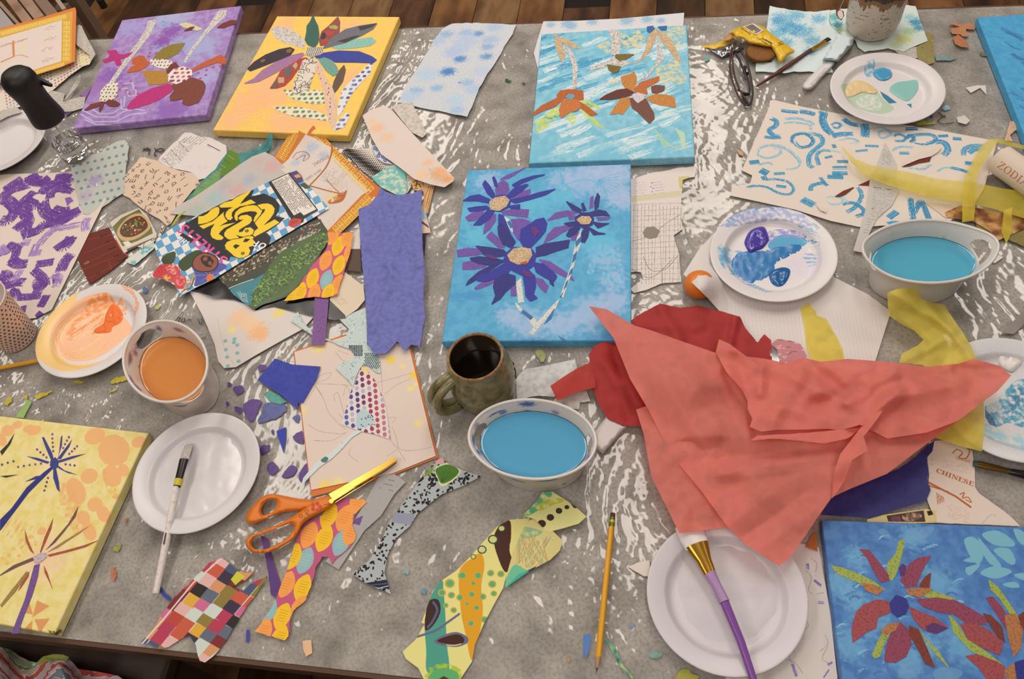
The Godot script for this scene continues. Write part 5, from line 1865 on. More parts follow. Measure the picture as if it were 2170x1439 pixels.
# sheet() whose texture gets a material of its own (translucent papers)
func veil(called: String, label: String, category: String, q: PackedVector2Array, o: Dictionary, t: Tex, alpha: float, back := Color(0.4, 0.4, 0.4), group := "") -> MeshInstance3D:
	var s := sheet(called, label, category, q, o, t, group)
	s.material_override = clear_tex(t, o.get("rough", 0.8), back, alpha)
	return s

func leaf_shape(t: Tex, x: float, y: float, ln: float, wd: float, turn: float, c: Color) -> void:
	# pointed oval, in the frame's units
	var f := []
	for i in 16:
		var a := TAU * i / 16.0
		var px := cos(a) * ln
		var py := sin(a) * absf(sin(a)) * wd * 0.6 + sin(a) * wd * 0.4
		if i == 0 or i == 8:
			py = 0.0
		f.append(x + px * cos(turn) - py * sin(turn))
		f.append(y + px * sin(turn) + py * cos(turn))
	t.fill(f, c)

func key_band(t: Tex, ax: float, ay: float, bx: float, by: float, w: float, gold: Color, n: int) -> void:
	# greek key squares along a band; w across it in the frame's units
	var a := Vector2(ax, ay)
	var d := Vector2(bx - ax, by - ay)
	var ex := d.normalized()
	var ey := Vector2(-ex.y, ex.x)
	var step := d.length() / n
	for i in n:
		for s in 2:
			var c := a + ex * (i + 0.5) * step + ey * (w * (0.25 if s == 0 else -0.25))
			var u := ex * step * 0.4
			var v := ey * w * 0.2 * (1.0 if (i + s) % 2 else -1.0)
			var f := []
			for q in [c - u - v, c + u - v, c + u + v, c - u * 0.5 + v, c - u * 0.5 - v * 0.1, c + u * 0.3 - v * 0.1]:
				f.append_array([q.x, q.y])
			t.line(f, step * 0.11 / Z[t.key][2] + 0.5, gold, "", false)
	var m0 := [ax, ay, bx, by]
	t.line(m0, 0.8, gold, "", false)

func leaf_paper(t: Tex, rows: Array, turn: float, big: float) -> void:
	for r in rows:
		leaf_shape(t, r[0], r[1], big * 1.06, big * 0.6, turn, G(["f0c02a", "efa050", "8fb8be"][r[2]]))
		var ink: Color = G(["b08a1a", "c8763a", "b8d4d4"][r[2]])
		for i in 5:
			var o := (i - 2) * big * 0.2
			var ex := Vector2(cos(turn), sin(turn))
			var ey := Vector2(-ex.y, ex.x)
			var a := Vector2(r[0], r[1]) + ex * o - ey * big * 0.28
			var b := Vector2(r[0], r[1]) + ex * (o + big * 0.1) + ey * big * 0.28
			t.line([a.x, a.y, b.x, b.y], 0.7, ink, "", false)

func build_papers_left() -> void:
	var q: PackedVector2Array
	var t: Tex
	# --- purple brush practice sheet
	q = z("F", [-250, 330, 70, 305, 300, 297, 600, 289, 870, 283, 375, 1290, 260, 1350, -250, 1400])
	t = tex_for(q, G("dccfc6"), 1900).k("F")
	var pu := [G("6b3f98"), G("74479f"), G("5f3690")]
	var li := [G("9a7cc0"), G("a68ccc")]
	for f in [[30, 420, 90, 380, 160, 335], [220, 310, 250, 350, 300, 350], [200, 330, 270, 370, 320, 365], [300, 340, 340, 370, 375, 350], [400, 330, 460, 320, 520, 330], [0, 640, 60, 640, 110, 560, 60, 500, 20, 480, 80, 420, 170, 390, 230, 375], [130, 540, 180, 490, 250, 430], [180, 500, 250, 530, 290, 510], [300, 450, 340, 400, 430, 360, 530, 370], [310, 500, 330, 580, 410, 620, 500, 610, 570, 570], [360, 480, 380, 430, 450, 410, 520, 440], [380, 560, 440, 575, 510, 555], [100, 575, 160, 565, 200, 590, 240, 580], [170, 590, 210, 640, 190, 700, 210, 760], [110, 710, 170, 660, 230, 640], [200, 740, 280, 710, 330, 665, 420, 660, 520, 600], [480, 600, 550, 575, 580, 560], [520, 760, 470, 830, 440, 820], [400, 850, 470, 800, 540, 770], [80, 950, 110, 900, 130, 830, 170, 830], [80, 930, 140, 960, 200, 950], [260, 960, 330, 950, 390, 940], [240, 1000, 280, 1030, 320, 1070, 330, 1120], [300, 1060, 270, 1090, 290, 1130], [440, 1010, 470, 940, 520, 880], [380, 1070, 430, 1050], [0, 870, 60, 850, 110, 800], [10, 1120, 60, 1110, 130, 1090, 180, 1090], [60, 1160, 110, 1180, 150, 1160], [240, 1150, 290, 1140, 330, 1090], [130, 1200, 220, 1195, 300, 1185], [290, 1270, 320, 1220, 340, 1180], [150, 1290, 190, 1280], [0, 1040, 40, 1040, 70, 1080]]:
		t.brush(f, rng.randf_range(15, 25), pu, 0.3)
	for f in [[270, 830, 330, 760, 400, 700, 480, 690, 600, 660], [150, 1000, 110, 1060, 70, 1090], [230, 880, 300, 870], [370, 1040, 430, 1050, 400, 1130], [640, 620, 620, 660, 620, 720], [160, 800, 220, 800], [0, 830, 40, 880], [230, 900, 270, 810]]:
		t.brush(f, 15, li, 0.8)
	t.fill([285, 1295, 320, 1320, 310, 1345, 270, 1355, 252, 1330], G("6a3f96"))
	t.fill([440, 460, 480, 445, 530, 470, 540, 510, 500, 540, 450, 540, 420, 500], G("dccfc6"), "", true)
	t.fill([470, 480, 510, 470, 535, 500, 510, 515, 490, 540], G("8a60b4"))
	sheet("practice_sheet", "cream sheet covered in loose purple brush strokes", "paper", q, {"h": 3.2, "lift": [[225, 470, 60, 2.5, 160]]}, t)

	# --- teal dotted tissue
	q = z("F", [510, 215, 600, 195, 700, 150, 800, 95, 860, 60, 900, 55, 935, 85, 925, 200, 905, 330, 900, 440, 770, 530, 700, 570, 640, 600, 600, 590, 570, 500, 545, 370, 520, 290])
	t = tex_for(q, G("cdd2cc"), 2200).k("F")
	for r in 9:
		for c in 9:
			var x: float = 540 + c * 52 + r * -9 + (20 if r % 2 else 0)
			var y: float = 60 + r * 62 + (c * -12)
			t.dot(x, y, 4.2, 3.0, G("86aeb0"), -0.5)
			t.dot(x + 4, y + 2, 2.4, 1.4, G("6c989c"), -0.5)
	t.blob(690, 350, 22, G("b7abd0"))
	t.blob(620, 460, 22, G("c4b4d4a0"))
	veil("dotted_tissue", "thin white tissue printed with grey-green dots", "tissue paper", q, {"h": 5.0, "torn": 1.2, "cr": 1.2, "lift": [[262, 310, 14, 4.0]]}, t, 0.82)

	# --- torn text page and alphabet tissue
	q = z("a", [1380, 0, 1460, 5, 1600, 60, 1750, 80, 1960, 190, 1960, 400, 1800, 560, 1690, 640, 1560, 660, 1480, 560, 1130, 480, 1010, 395, 1050, 330, 1180, 190, 1280, 110])
	t = tex_for(q, G("dad4d2"), 2600).k("a")
	t.print_rows([1080, 350, 1230, 520, 1300, 130], 3, G("8a8486"))
	for i in 24:
		t.print_rows([1050 + i * 15, 380 - i * 13.5, 1240 + i * 14, 500 - i * 14, 1240, 500], 1, G("7c7678"), 0.9)
	t.print_rows([1320, 140, 1450, 40, 1580, 170], 7, G("55505a"), 1.2)
	t.line([1700, 170, 1870, 260], 1.6, G("3a3640"), "", false)
	t.line([1690, 185, 1740, 210], 0.8, G("6a666a"), "", false)
	t.print_rows([1390, 480, 1560, 440, 1580, 520], 4, G("b2acb4"), 0.8, 0.5)
	sheet("text_page", "torn white page of small printed text under the alphabet tissue", "paper", q, {"h": 3.4, "torn": 1.0, "cr": 0.6}, t)
	q = z("a", [770, 350, 850, 360, 1010, 400, 1130, 470, 1300, 530, 1480, 560, 1560, 640, 1600, 720, 1500, 800, 1420, 900, 1360, 980, 1300, 1080, 1240, 1180, 1200, 1260, 1140, 1300, 1030, 1200, 900, 1130, 760, 1040, 620, 920, 480, 830, 430, 740, 450, 680, 580, 570, 660, 480])
	t = tex_for(q, G("dcc8b2"), 2800).k("a")
	t.wash(G("e0c4b0"), "w")
	for e in "c760,440 n900,415 x680,505 a800,515 n920,515 y1015,515 g1120,550 w750,590 l835,590 r940,600 i1045,620 c1160,650 x1250,590 l1375,610 o1350,560 b1255,690 r1415,705 k1550,710 m690,650 t605,645 z595,575 v430,715 u525,735 a660,740 k865,680 u965,710 v1090,725 o1145,800 u1305,780 y1350,850 x775,760 c685,815 d765,850 q955,805 g1030,870 h1190,890 v895,890 j1260,970 m1080,975 d960,965 e1140,1040 n755,950 l835,1015 a890,1065 z1040,1075 f1095,1165 n530,830 s1145,1230".split(" "):
		var xy := e.substr(1).split(",")
		var x := float(xy[0])
		var y := float(xy[1])
		var a := rng.randf_range(2.4, 3.9)
		t.text(e[0], x + cos(a) * -22, y + sin(a) * -22 , x + cos(a) * 26, y + sin(a) * 22, 12.0, G("4a3d34"), false)
	sheet("alphabet_tissue", "peach tissue scattered with small brown letters", "tissue paper", q, {"h": 4.6, "torn": 1.0, "cr": 1.0, "back": Color(0.3, 0.28, 0.25)}, t)

	# --- green floral tissue, blue scrap, speckled vellum
	q = z("G", [830, 90, 855, 110, 845, 190, 800, 230, 700, 270, 640, 320, 500, 420, 400, 480, 330, 560, 250, 640, 190, 720, 160, 740, 240, 620, 300, 520, 400, 400, 480, 330, 540, 240, 570, 205, 620, 225, 680, 225, 760, 190, 810, 150])
	t = tex_for(q, G("4f8f8c"), 2200).k("G")
	t.wash(G("3a7a80"), "w")
	t.fill([570, 205, 625, 225, 640, 290, 560, 380, 480, 410, 520, 300], G("5d8230"))
	t.fill([440, 380, 520, 320, 500, 420, 400, 480, 300, 560, 340, 480], G("6f9a62"))
	t.fill([300, 540, 360, 520, 250, 650, 190, 720, 220, 640], G("a8b04a"))
	for i in 12:
		t.line([560 - i * 26, 240 + i * 30, 600 - i * 28, 270 + i * 26], 0.9, G("2f5a40") if i % 2 else G("a0b868"))
	t.line([830, 110, 800, 190, 690, 250], 2.0, G("2f6a74"))
	sheet("green_leaf_tissue", "wrinkled teal and green leaf-print tissue strip", "tissue paper", q, {"h": 5.6, "cr": 3.0, "torn": 1.0, "lift": [[570, 290, 14, 14.0]]}, t)
	q = z("G", [490, 412, 560, 345, 640, 305, 690, 300, 600, 400])
	sheet("blue_paper_scrap", "flat royal blue scrap poking out under the speckled vellum", "paper scrap", q, {"h": 6.6}, M(G("3348a0"), 0.8))
	q = z("G", [800, 220, 860, 250, 920, 310, 980, 340, 840, 420, 720, 490, 560, 590, 400, 640, 300, 632, 180, 620, 250, 560, 330, 520, 480, 420, 640, 300, 720, 250])
	t = tex_for(q, G("cfc9c6"), 1800).k("G")
	for b in [[850, 310, 26, "dcb8b4"], [620, 470, 26, "dab8b6"], [700, 400, 20, "b8c0d0"], [480, 520, 30, "b4ccd0"], [760, 280, 20, "d4c0c0"], [350, 600, 26, "b8c8bc"], [540, 440, 20, "c8bcc4"]]:
		t.blob(b[0], b[1], b[2], G(b[3]))
	for i in 130:
		t.dot(rng.randf_range(300, 950), rng.randf_range(250, 620), rng.randf_range(0.3, 1.2), 0.4, G("b0a8b0") if i % 3 else G("8a98b8"))
	veil("speckled_vellum", "pale grey handmade vellum sheet with faint pink flecks", "paper", q, {"h": 7.6, "cr": 1.0, "lift": [[560, 330, 40, 3.0]]}, t, 0.9)

	# --- red menu page, food photo, small scraps beside them
	q = z("F", [565, 930, 640, 740, 790, 690, 820, 760, 880, 830, 930, 900, 800, 1010, 650, 1108])
	t = tex_for(q, G("6a2a22"), 2400).k("F")
	for f in [[610, 880, 830, 790], [640, 945, 860, 840], [600, 1000, 900, 880], [650, 1060, 920, 920], [640, 780, 830, 740], [810, 1000, 790, 940]]:
		t.line(f, 0.9, G("a0482e"), "", false)
	t.line([795, 690, 870, 840, 925, 895], 2.4, G("b0502c"), "", false)
	for e in [[730, 750], [760, 795], [785, 845], [830, 895], [860, 930], [700, 1020]]:
		t.print_rows([e[0], e[1] + 10, e[0] + 56, e[1] - 12, e[0] + 56, e[1]], 1, G("2c1210"), 3.0, 0.1)
	t.text("70", 615, 968, 648, 946, 5.5, G("d8c8b8"), true, true)
	sheet("menu_page", "dark red menu page scrap with tiny black print", "paper scrap", q, {"h": 3.4, "cr": 0.5}, t)
	q = z("F", [800, 655, 880, 600, 1010, 550, 1065, 600, 1140, 740, 1130, 770, 960, 850, 900, 880, 850, 790])
	t = tex_for(q, G("cfc8bc"), 2800).k("F")
	t.fill([815, 690, 880, 625, 1010, 560, 1100, 690, 1110, 735, 1000, 790, 890, 830], G("6a6a34"))
	t.fill([850, 740, 870, 680, 940, 610, 1020, 590, 1080, 640, 1090, 700, 1000, 770, 900, 790], G("c9a878"), "", true)
	t.fill([870, 720, 900, 660, 960, 620, 1020, 610, 1065, 650, 1065, 700, 980, 755, 900, 760], G("5a3018"), "", true)
	for i in 70:
		var an := rng.randf() * TAU
		var r := sqrt(rng.randf())
		t.dot(970 + cos(an) * r * 80 + sin(an) * r * 20, 685 + sin(an) * r * 55 - cos(an) * r * 30, rng.randf_range(1.0, 3.2), rng.randf_range(1, 2.2), [G("6a8a3a"), G("c86a30"), G("dcd0a0"), G("7a3a1c"), G("8aa04a"), G("3a4a20")][rng.randi() % 6], rng.randf() * 3.0)
	t.fill([890, 800, 930, 790, 960, 815, 920, 835], G("e0dccc"))
	t.fill([920, 850, 1130, 760, 1140, 780, 930, 880], G("5a4634"))
	sheet("food_photo", "torn magazine photo of a bowl of noodles with herbs", "photo", q, {"h": 3.8, "cr": 0.6, "rough": 0.4}, t)
	q = z("F", [1000, 830, 1080, 790, 1150, 750, 1180, 670, 1200, 690, 1170, 750, 1100, 810, 1020, 850])
	sheet("monochrome_scrap", "small black and white printed scrap beside the food photo", "paper scrap", q, {"h": 4.4, "cr": 0.8}, pattern("doodle"))
	q = z("F", [910, 935, 960, 890, 1020, 850, 1110, 790, 1130, 830, 1060, 900, 975, 965, 935, 950])
	t = tex_for(q, G("d4d6d2"), 2200).k("F")
	t.fill([1000, 860, 1110, 790, 1120, 830, 1040, 900], G("5fb4b8"), "c")
	t.fill([945, 940, 985, 930, 990, 955, 960, 960], G("7ac0c0"))
	sheet("teal_wash_scrap", "small white scrap with a turquoise wash below the food photo", "paper scrap", q, {"h": 4.6, "torn": 0.8}, t)

	# --- zodiac placemat in the middle
	q = z("G", [990, 65, 1062, 105, 1115, 48, 1250, 190, 1420, 350, 1550, 455, 1520, 540, 1400, 640, 1340, 700, 1290, 748, 1215, 748, 1150, 660, 1100, 560, 1000, 420, 900, 330, 860, 245])
	t = tex_for(q, G("d9cec6"), 2600).k("G")
	t.fill([985, 60, 1065, 105, 950, 270, 890, 320, 850, 250], G("c97a38"))
	t.fill([1110, 40, 1560, 450, 1530, 530, 1130, 130, 1070, 110], G("cd7436"))
	t.fill([1560, 450, 1290, 760, 1190, 750, 1430, 500, 1480, 470], G("cd7436"))
	t.fill([1440, 500, 1500, 540, 1300, 740, 1230, 745], G("cf8a3a"))
	key_band(t, 995, 95, 900, 265, 60, G("e2c056"), 7)
	key_band(t, 1120, 105, 1490, 480, 66, G("e2c056"), 13)
	key_band(t, 1490, 510, 1255, 735, 60, G("e2c056"), 8)
	t.fill([1075, 120, 1240, 270, 1230, 190, 1120, 130], G("d9cec6"))
	for b in [[1110, 190, 20], [1180, 240, 16], [1000, 290, 14], [1060, 240, 16]]:
		t.blob(b[0], b[1], b[2], G("aebfd6d0"))
	t.line([1235, 180, 1230, 240, 1190, 330, 1090, 440], 3.4, G("a8613a"), "", true)
	t.line([1090, 440, 1200, 470, 1300, 495], 3.2, G("b56a3c"), "", false)
	t.line([1200, 400, 1290, 490, 1330, 470, 1300, 540, 1210, 555, 1240, 520, 1310, 480], 1.8, G("b86a42"))
	t.line([980, 260, 1010, 225, 1060, 220, 1090, 250, 1050, 280, 1060, 240, 1000, 270], 1.6, G("a85a40"))
	t.text("ZODIAC", 1210, 240, 1105, 300, 9.0, G("7a5640"), true)
	t.text("2013 1995", 1160, 330, 1060, 395, 7.0, G("55535e"), true)
	t.print_rows([1150, 400, 1230, 320, 1260, 440], 14, G("8a8698"), 0.9)
	t.print_rows([1200, 480, 1280, 390, 1300, 500], 8, G("c89a84"), 0.9)
	t.fill([1240, 480, 1290, 520, 1210, 560, 1180, 520], G("e0d090"), "c")
	t.print_rows([1200, 690, 1260, 610, 1290, 740], 6, G("d0a890"), 0.8, 0.5)
	sheet("zodiac_placemat", "crumpled paper placemat with orange border and gold key pattern in the scrap pile", "placemat", q, {"h": 8.0, "cr": 1.6, "lift": [[640, 275, 30, 12.0], [660, 268, 18, 8.0], [740, 360, 40, 3.0]]}, t)

	# --- black glossy page, landscape photo, cover page
	q = z("G", [340, 1110, 520, 1030, 760, 1200, 930, 1150, 1210, 1150, 1330, 1300, 1250, 1312, 1080, 1280, 920, 1240, 860, 1225, 740, 1250, 700, 1215, 600, 1180, 470, 1165])
	sheet("black_page", "glossy black magazine page under the landscape photo", "magazine page", q, {"h": 6.0, "cr": 1.2, "lift": [[440, 625, 20, 5.0]]}, M(G("141316"), 0.25))
	q = z("T", [680, 1095, 860, 985, 1230, 750, 1640, 520, 1720, 500, 1790, 610, 1820, 700, 1740, 820, 1640, 1000, 1560, 1100, 1430, 1260, 1330, 1310, 1250, 1340, 1160, 1360, 1040, 1425, 840, 1270, 760, 1180])
	t = tex_for(q, G("2c3a24"), 2800).k("T")
	t.fill([690, 1090, 1000, 900, 1240, 760, 1640, 520, 1720, 640, 1300, 870, 1150, 1000, 900, 1100, 760, 1190], G("3a3428"))
	for i in 260:
		var k := rng.randf()
		t.dot(700 + k * 980 + rng.randf() * 60, 1130 - k * 560 + rng.randf_range(-70, 60), rng.randf_range(1, 4), rng.randf_range(0.8, 2), [G("c8b494"), G("a08a6c"), G("4a4638"), G("2a3020"), G("8a7a60")][rng.randi() % 5], -0.6)
	t.fill([1280, 830, 1440, 740, 1600, 650, 1640, 620, 1660, 660, 1400, 800, 1300, 860], G("c8c4b4"), "c")
	t.fill([800, 1220, 900, 1170, 1050, 1110, 1150, 1060, 1130, 1160, 1050, 1260, 1030, 1320, 990, 1380, 900, 1320, 830, 1260], G("2f7f8e"), "", true)
	t.line([780, 1210, 900, 1160, 1040, 1110], 2.0, G("c8d4d0"))
	t.fill([1040, 1320, 1080, 1190, 1160, 1050, 1220, 950, 1330, 830, 1480, 750, 1650, 660, 1780, 640, 1800, 720, 1720, 840, 1620, 1000, 1480, 1180, 1380, 1260, 1240, 1330, 1120, 1370, 1000, 1400], G("3f5f24"), "", true)
	for i in 700:
		var k := rng.randf()
		var x := 1020 + k * 760 + rng.randf_range(-20, 20)
		var y := 1330 - k * 620 + rng.randf_range(-170, 130) * (1.0 - absf(k - 0.45))
		t.dot(x, y, rng.randf_range(0.8, 3.0), rng.randf_range(0.7, 2.2), [G("6a9a34"), G("4a7a28"), G("2c4418"), G("8ab044"), G("1e2e12"), G("5a8a30")][rng.randi() % 6])
	t.print_rows([900, 1230, 960, 1340, 830, 1270], 1, G("dfe4e0"), 0.8)
	for i in 9:
		t.print_rows([870 + i * 7, 1240 + i * 12, 990, 1265 + i * 10, 990, 1300], 1, G("d8e0de"), 0.9, 0.1)
	sheet("landscape_photo", "magazine photo page of a green coastal hill above turquoise water", "magazine page", q, {"h": 8.6, "cr": 0.8, "rough": 0.35, "torn": 0.5}, t)

	q = z("T", [0, 1085, 60, 1000, 110, 935, 60, 870, 35, 770, 60, 700, 250, 565, 420, 490, 700, 350, 840, 280, 1050, 195, 1150, 140, 1200, 120, 1400, 30, 1480, 5, 1530, 60, 1550, 120, 1625, 180, 1720, 290, 1810, 390, 1600, 520, 1230, 740, 840, 985, 640, 1110, 450, 1200, 290, 1292, 280, 1250, 240, 1170, 130, 1115])
	t = tex_for(q, G("e2e0e0"), 3600).k("T")
	cover_page(t)
	sheet("magazine_cover", "magazine cover with bold yellow and pink lettering on blue checks", "magazine page", q, {"h": 11.0, "cr": 0.5, "rough": 0.35, "lift": [[330, 590, 30, 6.0]]}, t)

	# --- leaf-print paper, cream text scrap
	q = z("G", [1205, 740, 1370, 745, 1365, 830, 1330, 960, 1290, 1080, 1270, 1150, 1200, 1165, 1120, 1160, 1060, 1165, 980, 1185, 925, 1190, 950, 1150, 1020, 1090, 1080, 1000, 1130, 930, 1200, 850, 1215, 790])
	t = tex_for(q, G("c75d84"), 2600).k("G")
	leaf_paper(t, [[1275, 830, 0], [1340, 770, 1], [1240, 760, 1], [1195, 925, 1], [1280, 955, 0], [1110, 1040, 0], [1200, 1050, 2], [1275, 1080, 1], [1030, 1130, 0], [1120, 1140, 1], [1210, 1140, 0], [960, 1180, 0], [1355, 870, 1]], -1.2, 66)
	sheet("leaf_print_paper", "pink paper with yellow and orange leaf shapes on top of the landscape photo", "paper", q, {"h": 11.0, "torn": 1.2, "cr": 0.8}, t)
	q = z("G", [1320, 1000, 1440, 1090, 1450, 1180, 1400, 1240, 1330, 1290, 1220, 1180, 1230, 1150, 1290, 1080])
	t = tex_for(q, G("dccdb8"), 2000).k("G")
	t.print_rows([1245, 1180, 1290, 1140, 1300, 1230], 6, G("8a7c6e"), 0.8)
	sheet("cream_text_scrap", "cream scrap with a few lines of print next to the purple tissue", "paper scrap", q, {"h": 7.2}, t)
	q = z("G", [1310, 850, 1420, 850, 1425, 1000, 1340, 990, 1320, 930])
	sheet("brown_photo_scrap", "dark brown photo scrap half under the purple tissue", "paper scrap", q, {"h": 6.4}, tissue("5a4536"))
	q = z("G", [1370, 760, 1420, 700, 1420, 850, 1330, 860, 1350, 800])
	sheet("white_paper_scrap", "plain white scrap between the leaf-print paper and purple tissue", "paper scrap", q, {"h": 5.6}, M(G("d6d0ca"), 0.85))

	# --- white paper towel with peach stains
	q = z("p", [401, 616, 430, 670, 455, 730, 462, 765, 475, 780, 500, 778, 545, 751, 600, 720, 642, 697, 668, 668, 640, 650, 560, 640, 500, 635, 440, 625])
	t = tex_for(q, G("d8d2ce"), 1800).k("K")
	for b in [[160, 120, 34, "eac6a4"], [300, 220, 30, "edb98c"], [250, 160, 28, "eccaa4"], [330, 250, 18, "eeb88a"], [110, 210, 12, "e8de8a"], [470, 70, 14, "dce27a"], [450, 90, 16, "ecd48a"], [620, 60, 18, "e6d6a8"]]:
		t.blob(b[0], b[1], b[2], G(b[3]))
	for d in [[60, 290], [75, 410], [150, 380], [80, 475], [160, 440], [65, 355], [125, 300], [150, 320], [130, 275]]:
		t.dot(d[0], d[1], 4.6, 3.6, G("86b8bc"), -0.4)
	t.line([0, 120, 50, 330, 130, 470], 0.8, G("bcb6b4"))
	sheet("stained_paper_towel", "white paper towel with peach stains and teal dots in one corner", "paper towel", q, {"h": 3.8, "cr": 1.0, "lift": [[560, 690, 40, 3.0]]}, t)

	# --- purple strip and big purple tissue
	q = z("p", [667, 630, 697, 630, 694, 670, 688, 732, 660, 731, 664, 680])
	var pt := tissue("8f62a6").duplicate() as StandardMaterial3D
	pt.transparency = BaseMaterial3D.TRANSPARENCY_ALPHA
	pt.albedo_color.a = 0.82
	sheet("purple_tissue_strip", "narrow mauve tissue strip hanging from under the leaf-print paper", "tissue paper", q, {"h": 8.4, "cr": 0.8}, pt)
	q = z("p", [760, 443, 783, 433, 800, 414, 806, 397, 819, 407, 838, 413, 874, 410, 894, 400, 893, 446, 895, 511, 900, 577, 897, 630, 901, 674, 897, 690, 889, 740, 885, 733, 870, 731, 858, 744, 850, 735, 842, 723, 826, 742, 815, 750, 793, 751, 779, 728, 776, 657, 773, 609, 767, 560, 764, 511])
	sheet("violet_tissue_sheet", "long wrinkled blue-violet tissue sheet beside the blue canvas", "tissue paper", q, {"h": 11.0, "cr": 2.6, "fq": 3.0, "step": 5.0, "folds": [[805, 440, 830, 600, 14, 3.0], [830, 430, 880, 560, 10, 3.0], [780, 520, 890, 640, 12, 2.5], [850, 500, 790, 700, 12, 2.5], [770, 600, 890, 560, 10, 2.0], [780, 680, 890, 660, 10, 2.0]], "torn": 0.8, "back": Color(0.25, 0.25, 0.4)}, mottled(G("7279c8"), 0.6).duplicate())

	# --- cream drawing on orange card with dotted cut-outs
	q = z("K", [566, 366, 962, 238, 1440, 318, 1645, 1155, 1300, 1290, 900, 1400, 700, 1450])
	sheet("orange_card", "orange card under the cream pencil drawing", "card", q, {"h": 3.0}, M(G("cf7638"), 0.8))
	q = z("K", [575, 372, 965, 250, 1425, 320, 1626, 1145, 1310, 1272, 700, 1398])
	t = tex_for(q, G("dccdc2"), 2200).k("K")
	for b in [[760, 335, 22, "ecd894"], [1290, 430, 14, "efd046"], [1460, 545, 12, "efcf46"], [1440, 645, 10, "eddc8a"], [1380, 480, 10, "ecd89a"], [1500, 900, 14, "ead89a"], [800, 1370, 22, "ecd47a"], [900, 1350, 22, "ead89a"], [1480, 610, 10, "ecd890"], [650, 810, 12, "e6d6a0"]]:
		t.blob(b[0], b[1], b[2], G(b[3]))
	for f in [[720, 610, 830, 610, 990, 620], [720, 600, 780, 540, 850, 530, 820, 570, 740, 600], [720, 610, 770, 680, 800, 740, 780, 700, 740, 640], [740, 620, 690, 700, 650, 760], [880, 740, 870, 690, 900, 680, 930, 780, 950, 870, 900, 830], [940, 700, 960, 620, 990, 690, 980, 760], [680, 910, 760, 960, 900, 980, 960, 970], [720, 1030, 850, 1030, 960, 970], [800, 740, 830, 820, 900, 900, 960, 950], [1190, 600, 1300, 570, 1440, 530], [1240, 690, 1330, 620, 1440, 570], [1290, 1030, 1350, 1090, 1450, 1105, 1600, 1080], [1350, 1090, 1330, 1000, 1300, 930], [1350, 1100, 1400, 1180], [1350, 1090, 1260, 1150], [1000, 1080, 980, 1130, 1050, 1190], [880, 370, 930, 430, 990, 450], [900, 360, 980, 390], [1220, 520, 1230, 660], [1270, 860, 1330, 860, 1300, 900]]:
		t.line(f, 0.8, G("a2968c"))
	sheet("pencil_drawing", "cream sheet with faint pencil flowers and yellow paint drips", "drawing", q, {"h": 4.2, "lift": [[905, 830, 30, 2.0, 120]]}, t)
	q = z("K", [910, 130, 940, 110, 1105, 40, 1115, 180, 1115, 320, 1180, 380, 1210, 440, 1215, 530, 1180, 520, 1120, 470, 1080, 470, 1060, 500, 1030, 560, 1010, 640, 1000, 610, 950, 560, 880, 490, 910, 460, 1000, 430, 1020, 390, 990, 350, 900, 320, 870, 300, 740, 265, 650, 210, 550, 140, 600, 70, 640, 150, 730, 245, 870, 292, 920, 285, 960, 250, 980, 200])
	t = tex_for(q, G("c2d2d2"), 2400).k("K")
	for i in 420:
		t.dot(rng.randf_range(560, 1215), rng.randf_range(50, 640), rng.randf_range(0.6, 2.0), rng.randf_range(0.5, 1.4), [G("6f9498"), G("5c7c86"), G("e4eaea"), G("88aab0")][rng.randi() % 4], rng.randf() * 3.0)
	for r in 9:
		for c in 8:
			t.dot(1100 + c * 14 + (7 if r % 2 else 0), 385 + r * 13, 1.3, 1.8, G("33484e"))
			t.dot(985 + c * 13, 325 + r * 9, 1.6, 1.2, G("2c3a44"))
	sheet("teal_print_scrap", "wavy pale teal cut-out with tiny dark print lying on the drawing", "paper scrap", q, {"h": 6.0, "cr": 1.0, "lift": [[610, 670, 12, 4.0]]}, t)
	q = z("K", [1070, 470, 1120, 510, 1180, 590, 1230, 700, 1260, 800, 1290, 1025, 1180, 985, 1060, 960, 1030, 950, 925, 910, 960, 790, 1000, 650, 1030, 600, 1050, 540])
	t = tex_for(q, G("ddd6d8"), 2600).k("K")
	var cols := [G("5560a8"), G("4c4c96"), G("57407a"), G("7a3a66"), G("9a3c58"), G("b05262"), G("c07a84")]
	for c in 8:
		for r in 14:
			var x := 965.0 + c * 46 + (r - 10) * 3
			var y := 470.0 + r * 43 + (20 if c % 2 else 0)
			t.dot(x, y, 4.3, 5.0, cols[clampi(c, 0, 6)] if rng.randf() < 0.9 else G("b8b4c4"))
	t.fill([1040, 830, 1090, 790, 1140, 830, 1180, 900, 1060, 945, 1030, 930], G("b4ccd2"))
	for i in 14:
		t.dot(rng.randf_range(1050, 1170), rng.randf_range(840, 930), 1.4, 1.4, G("3c5a5c"))
	t.fill([1075, 470, 1130, 520, 1110, 540, 1070, 500], G("e6d488"))
	sheet("polka_dot_scrap", "white cut-out with rows of blue to red painted dots", "paper scrap", q, {"h": 5.2, "cr": 0.5}, t)
	q = z("K", [1040, 950, 1080, 960, 1000, 1010, 930, 1090, 860, 1160, 760, 1230, 700, 1290, 650, 1340, 625, 1370, 640, 1310, 720, 1210, 830, 1130, 920, 1050, 1000, 980])
	t = tex_for(q, G("cfdcdc"), 2200).k("K")
	leaf_shape(t, 800, 1172, 30, 22, -0.4, G("4f7a74"))
	for i in 60:
		t.dot(rng.randf_range(640, 1060), rng.randf_range(960, 1350), rng.randf_range(0.5, 1.8), 0.8, G("5c8484") if i % 2 else G("a9c4c8"), rng.randf() * 3.0)
	sheet("leafy_paper_strip", "narrow pale strip with green leaves running off the drawing", "paper scrap", q, {"h": 5.6}, t)

	# --- dark blue papers
	q = z("K", [430, 420, 560, 465, 770, 480, 740, 570, 640, 750, 600, 755, 605, 800, 460, 680, 300, 580])
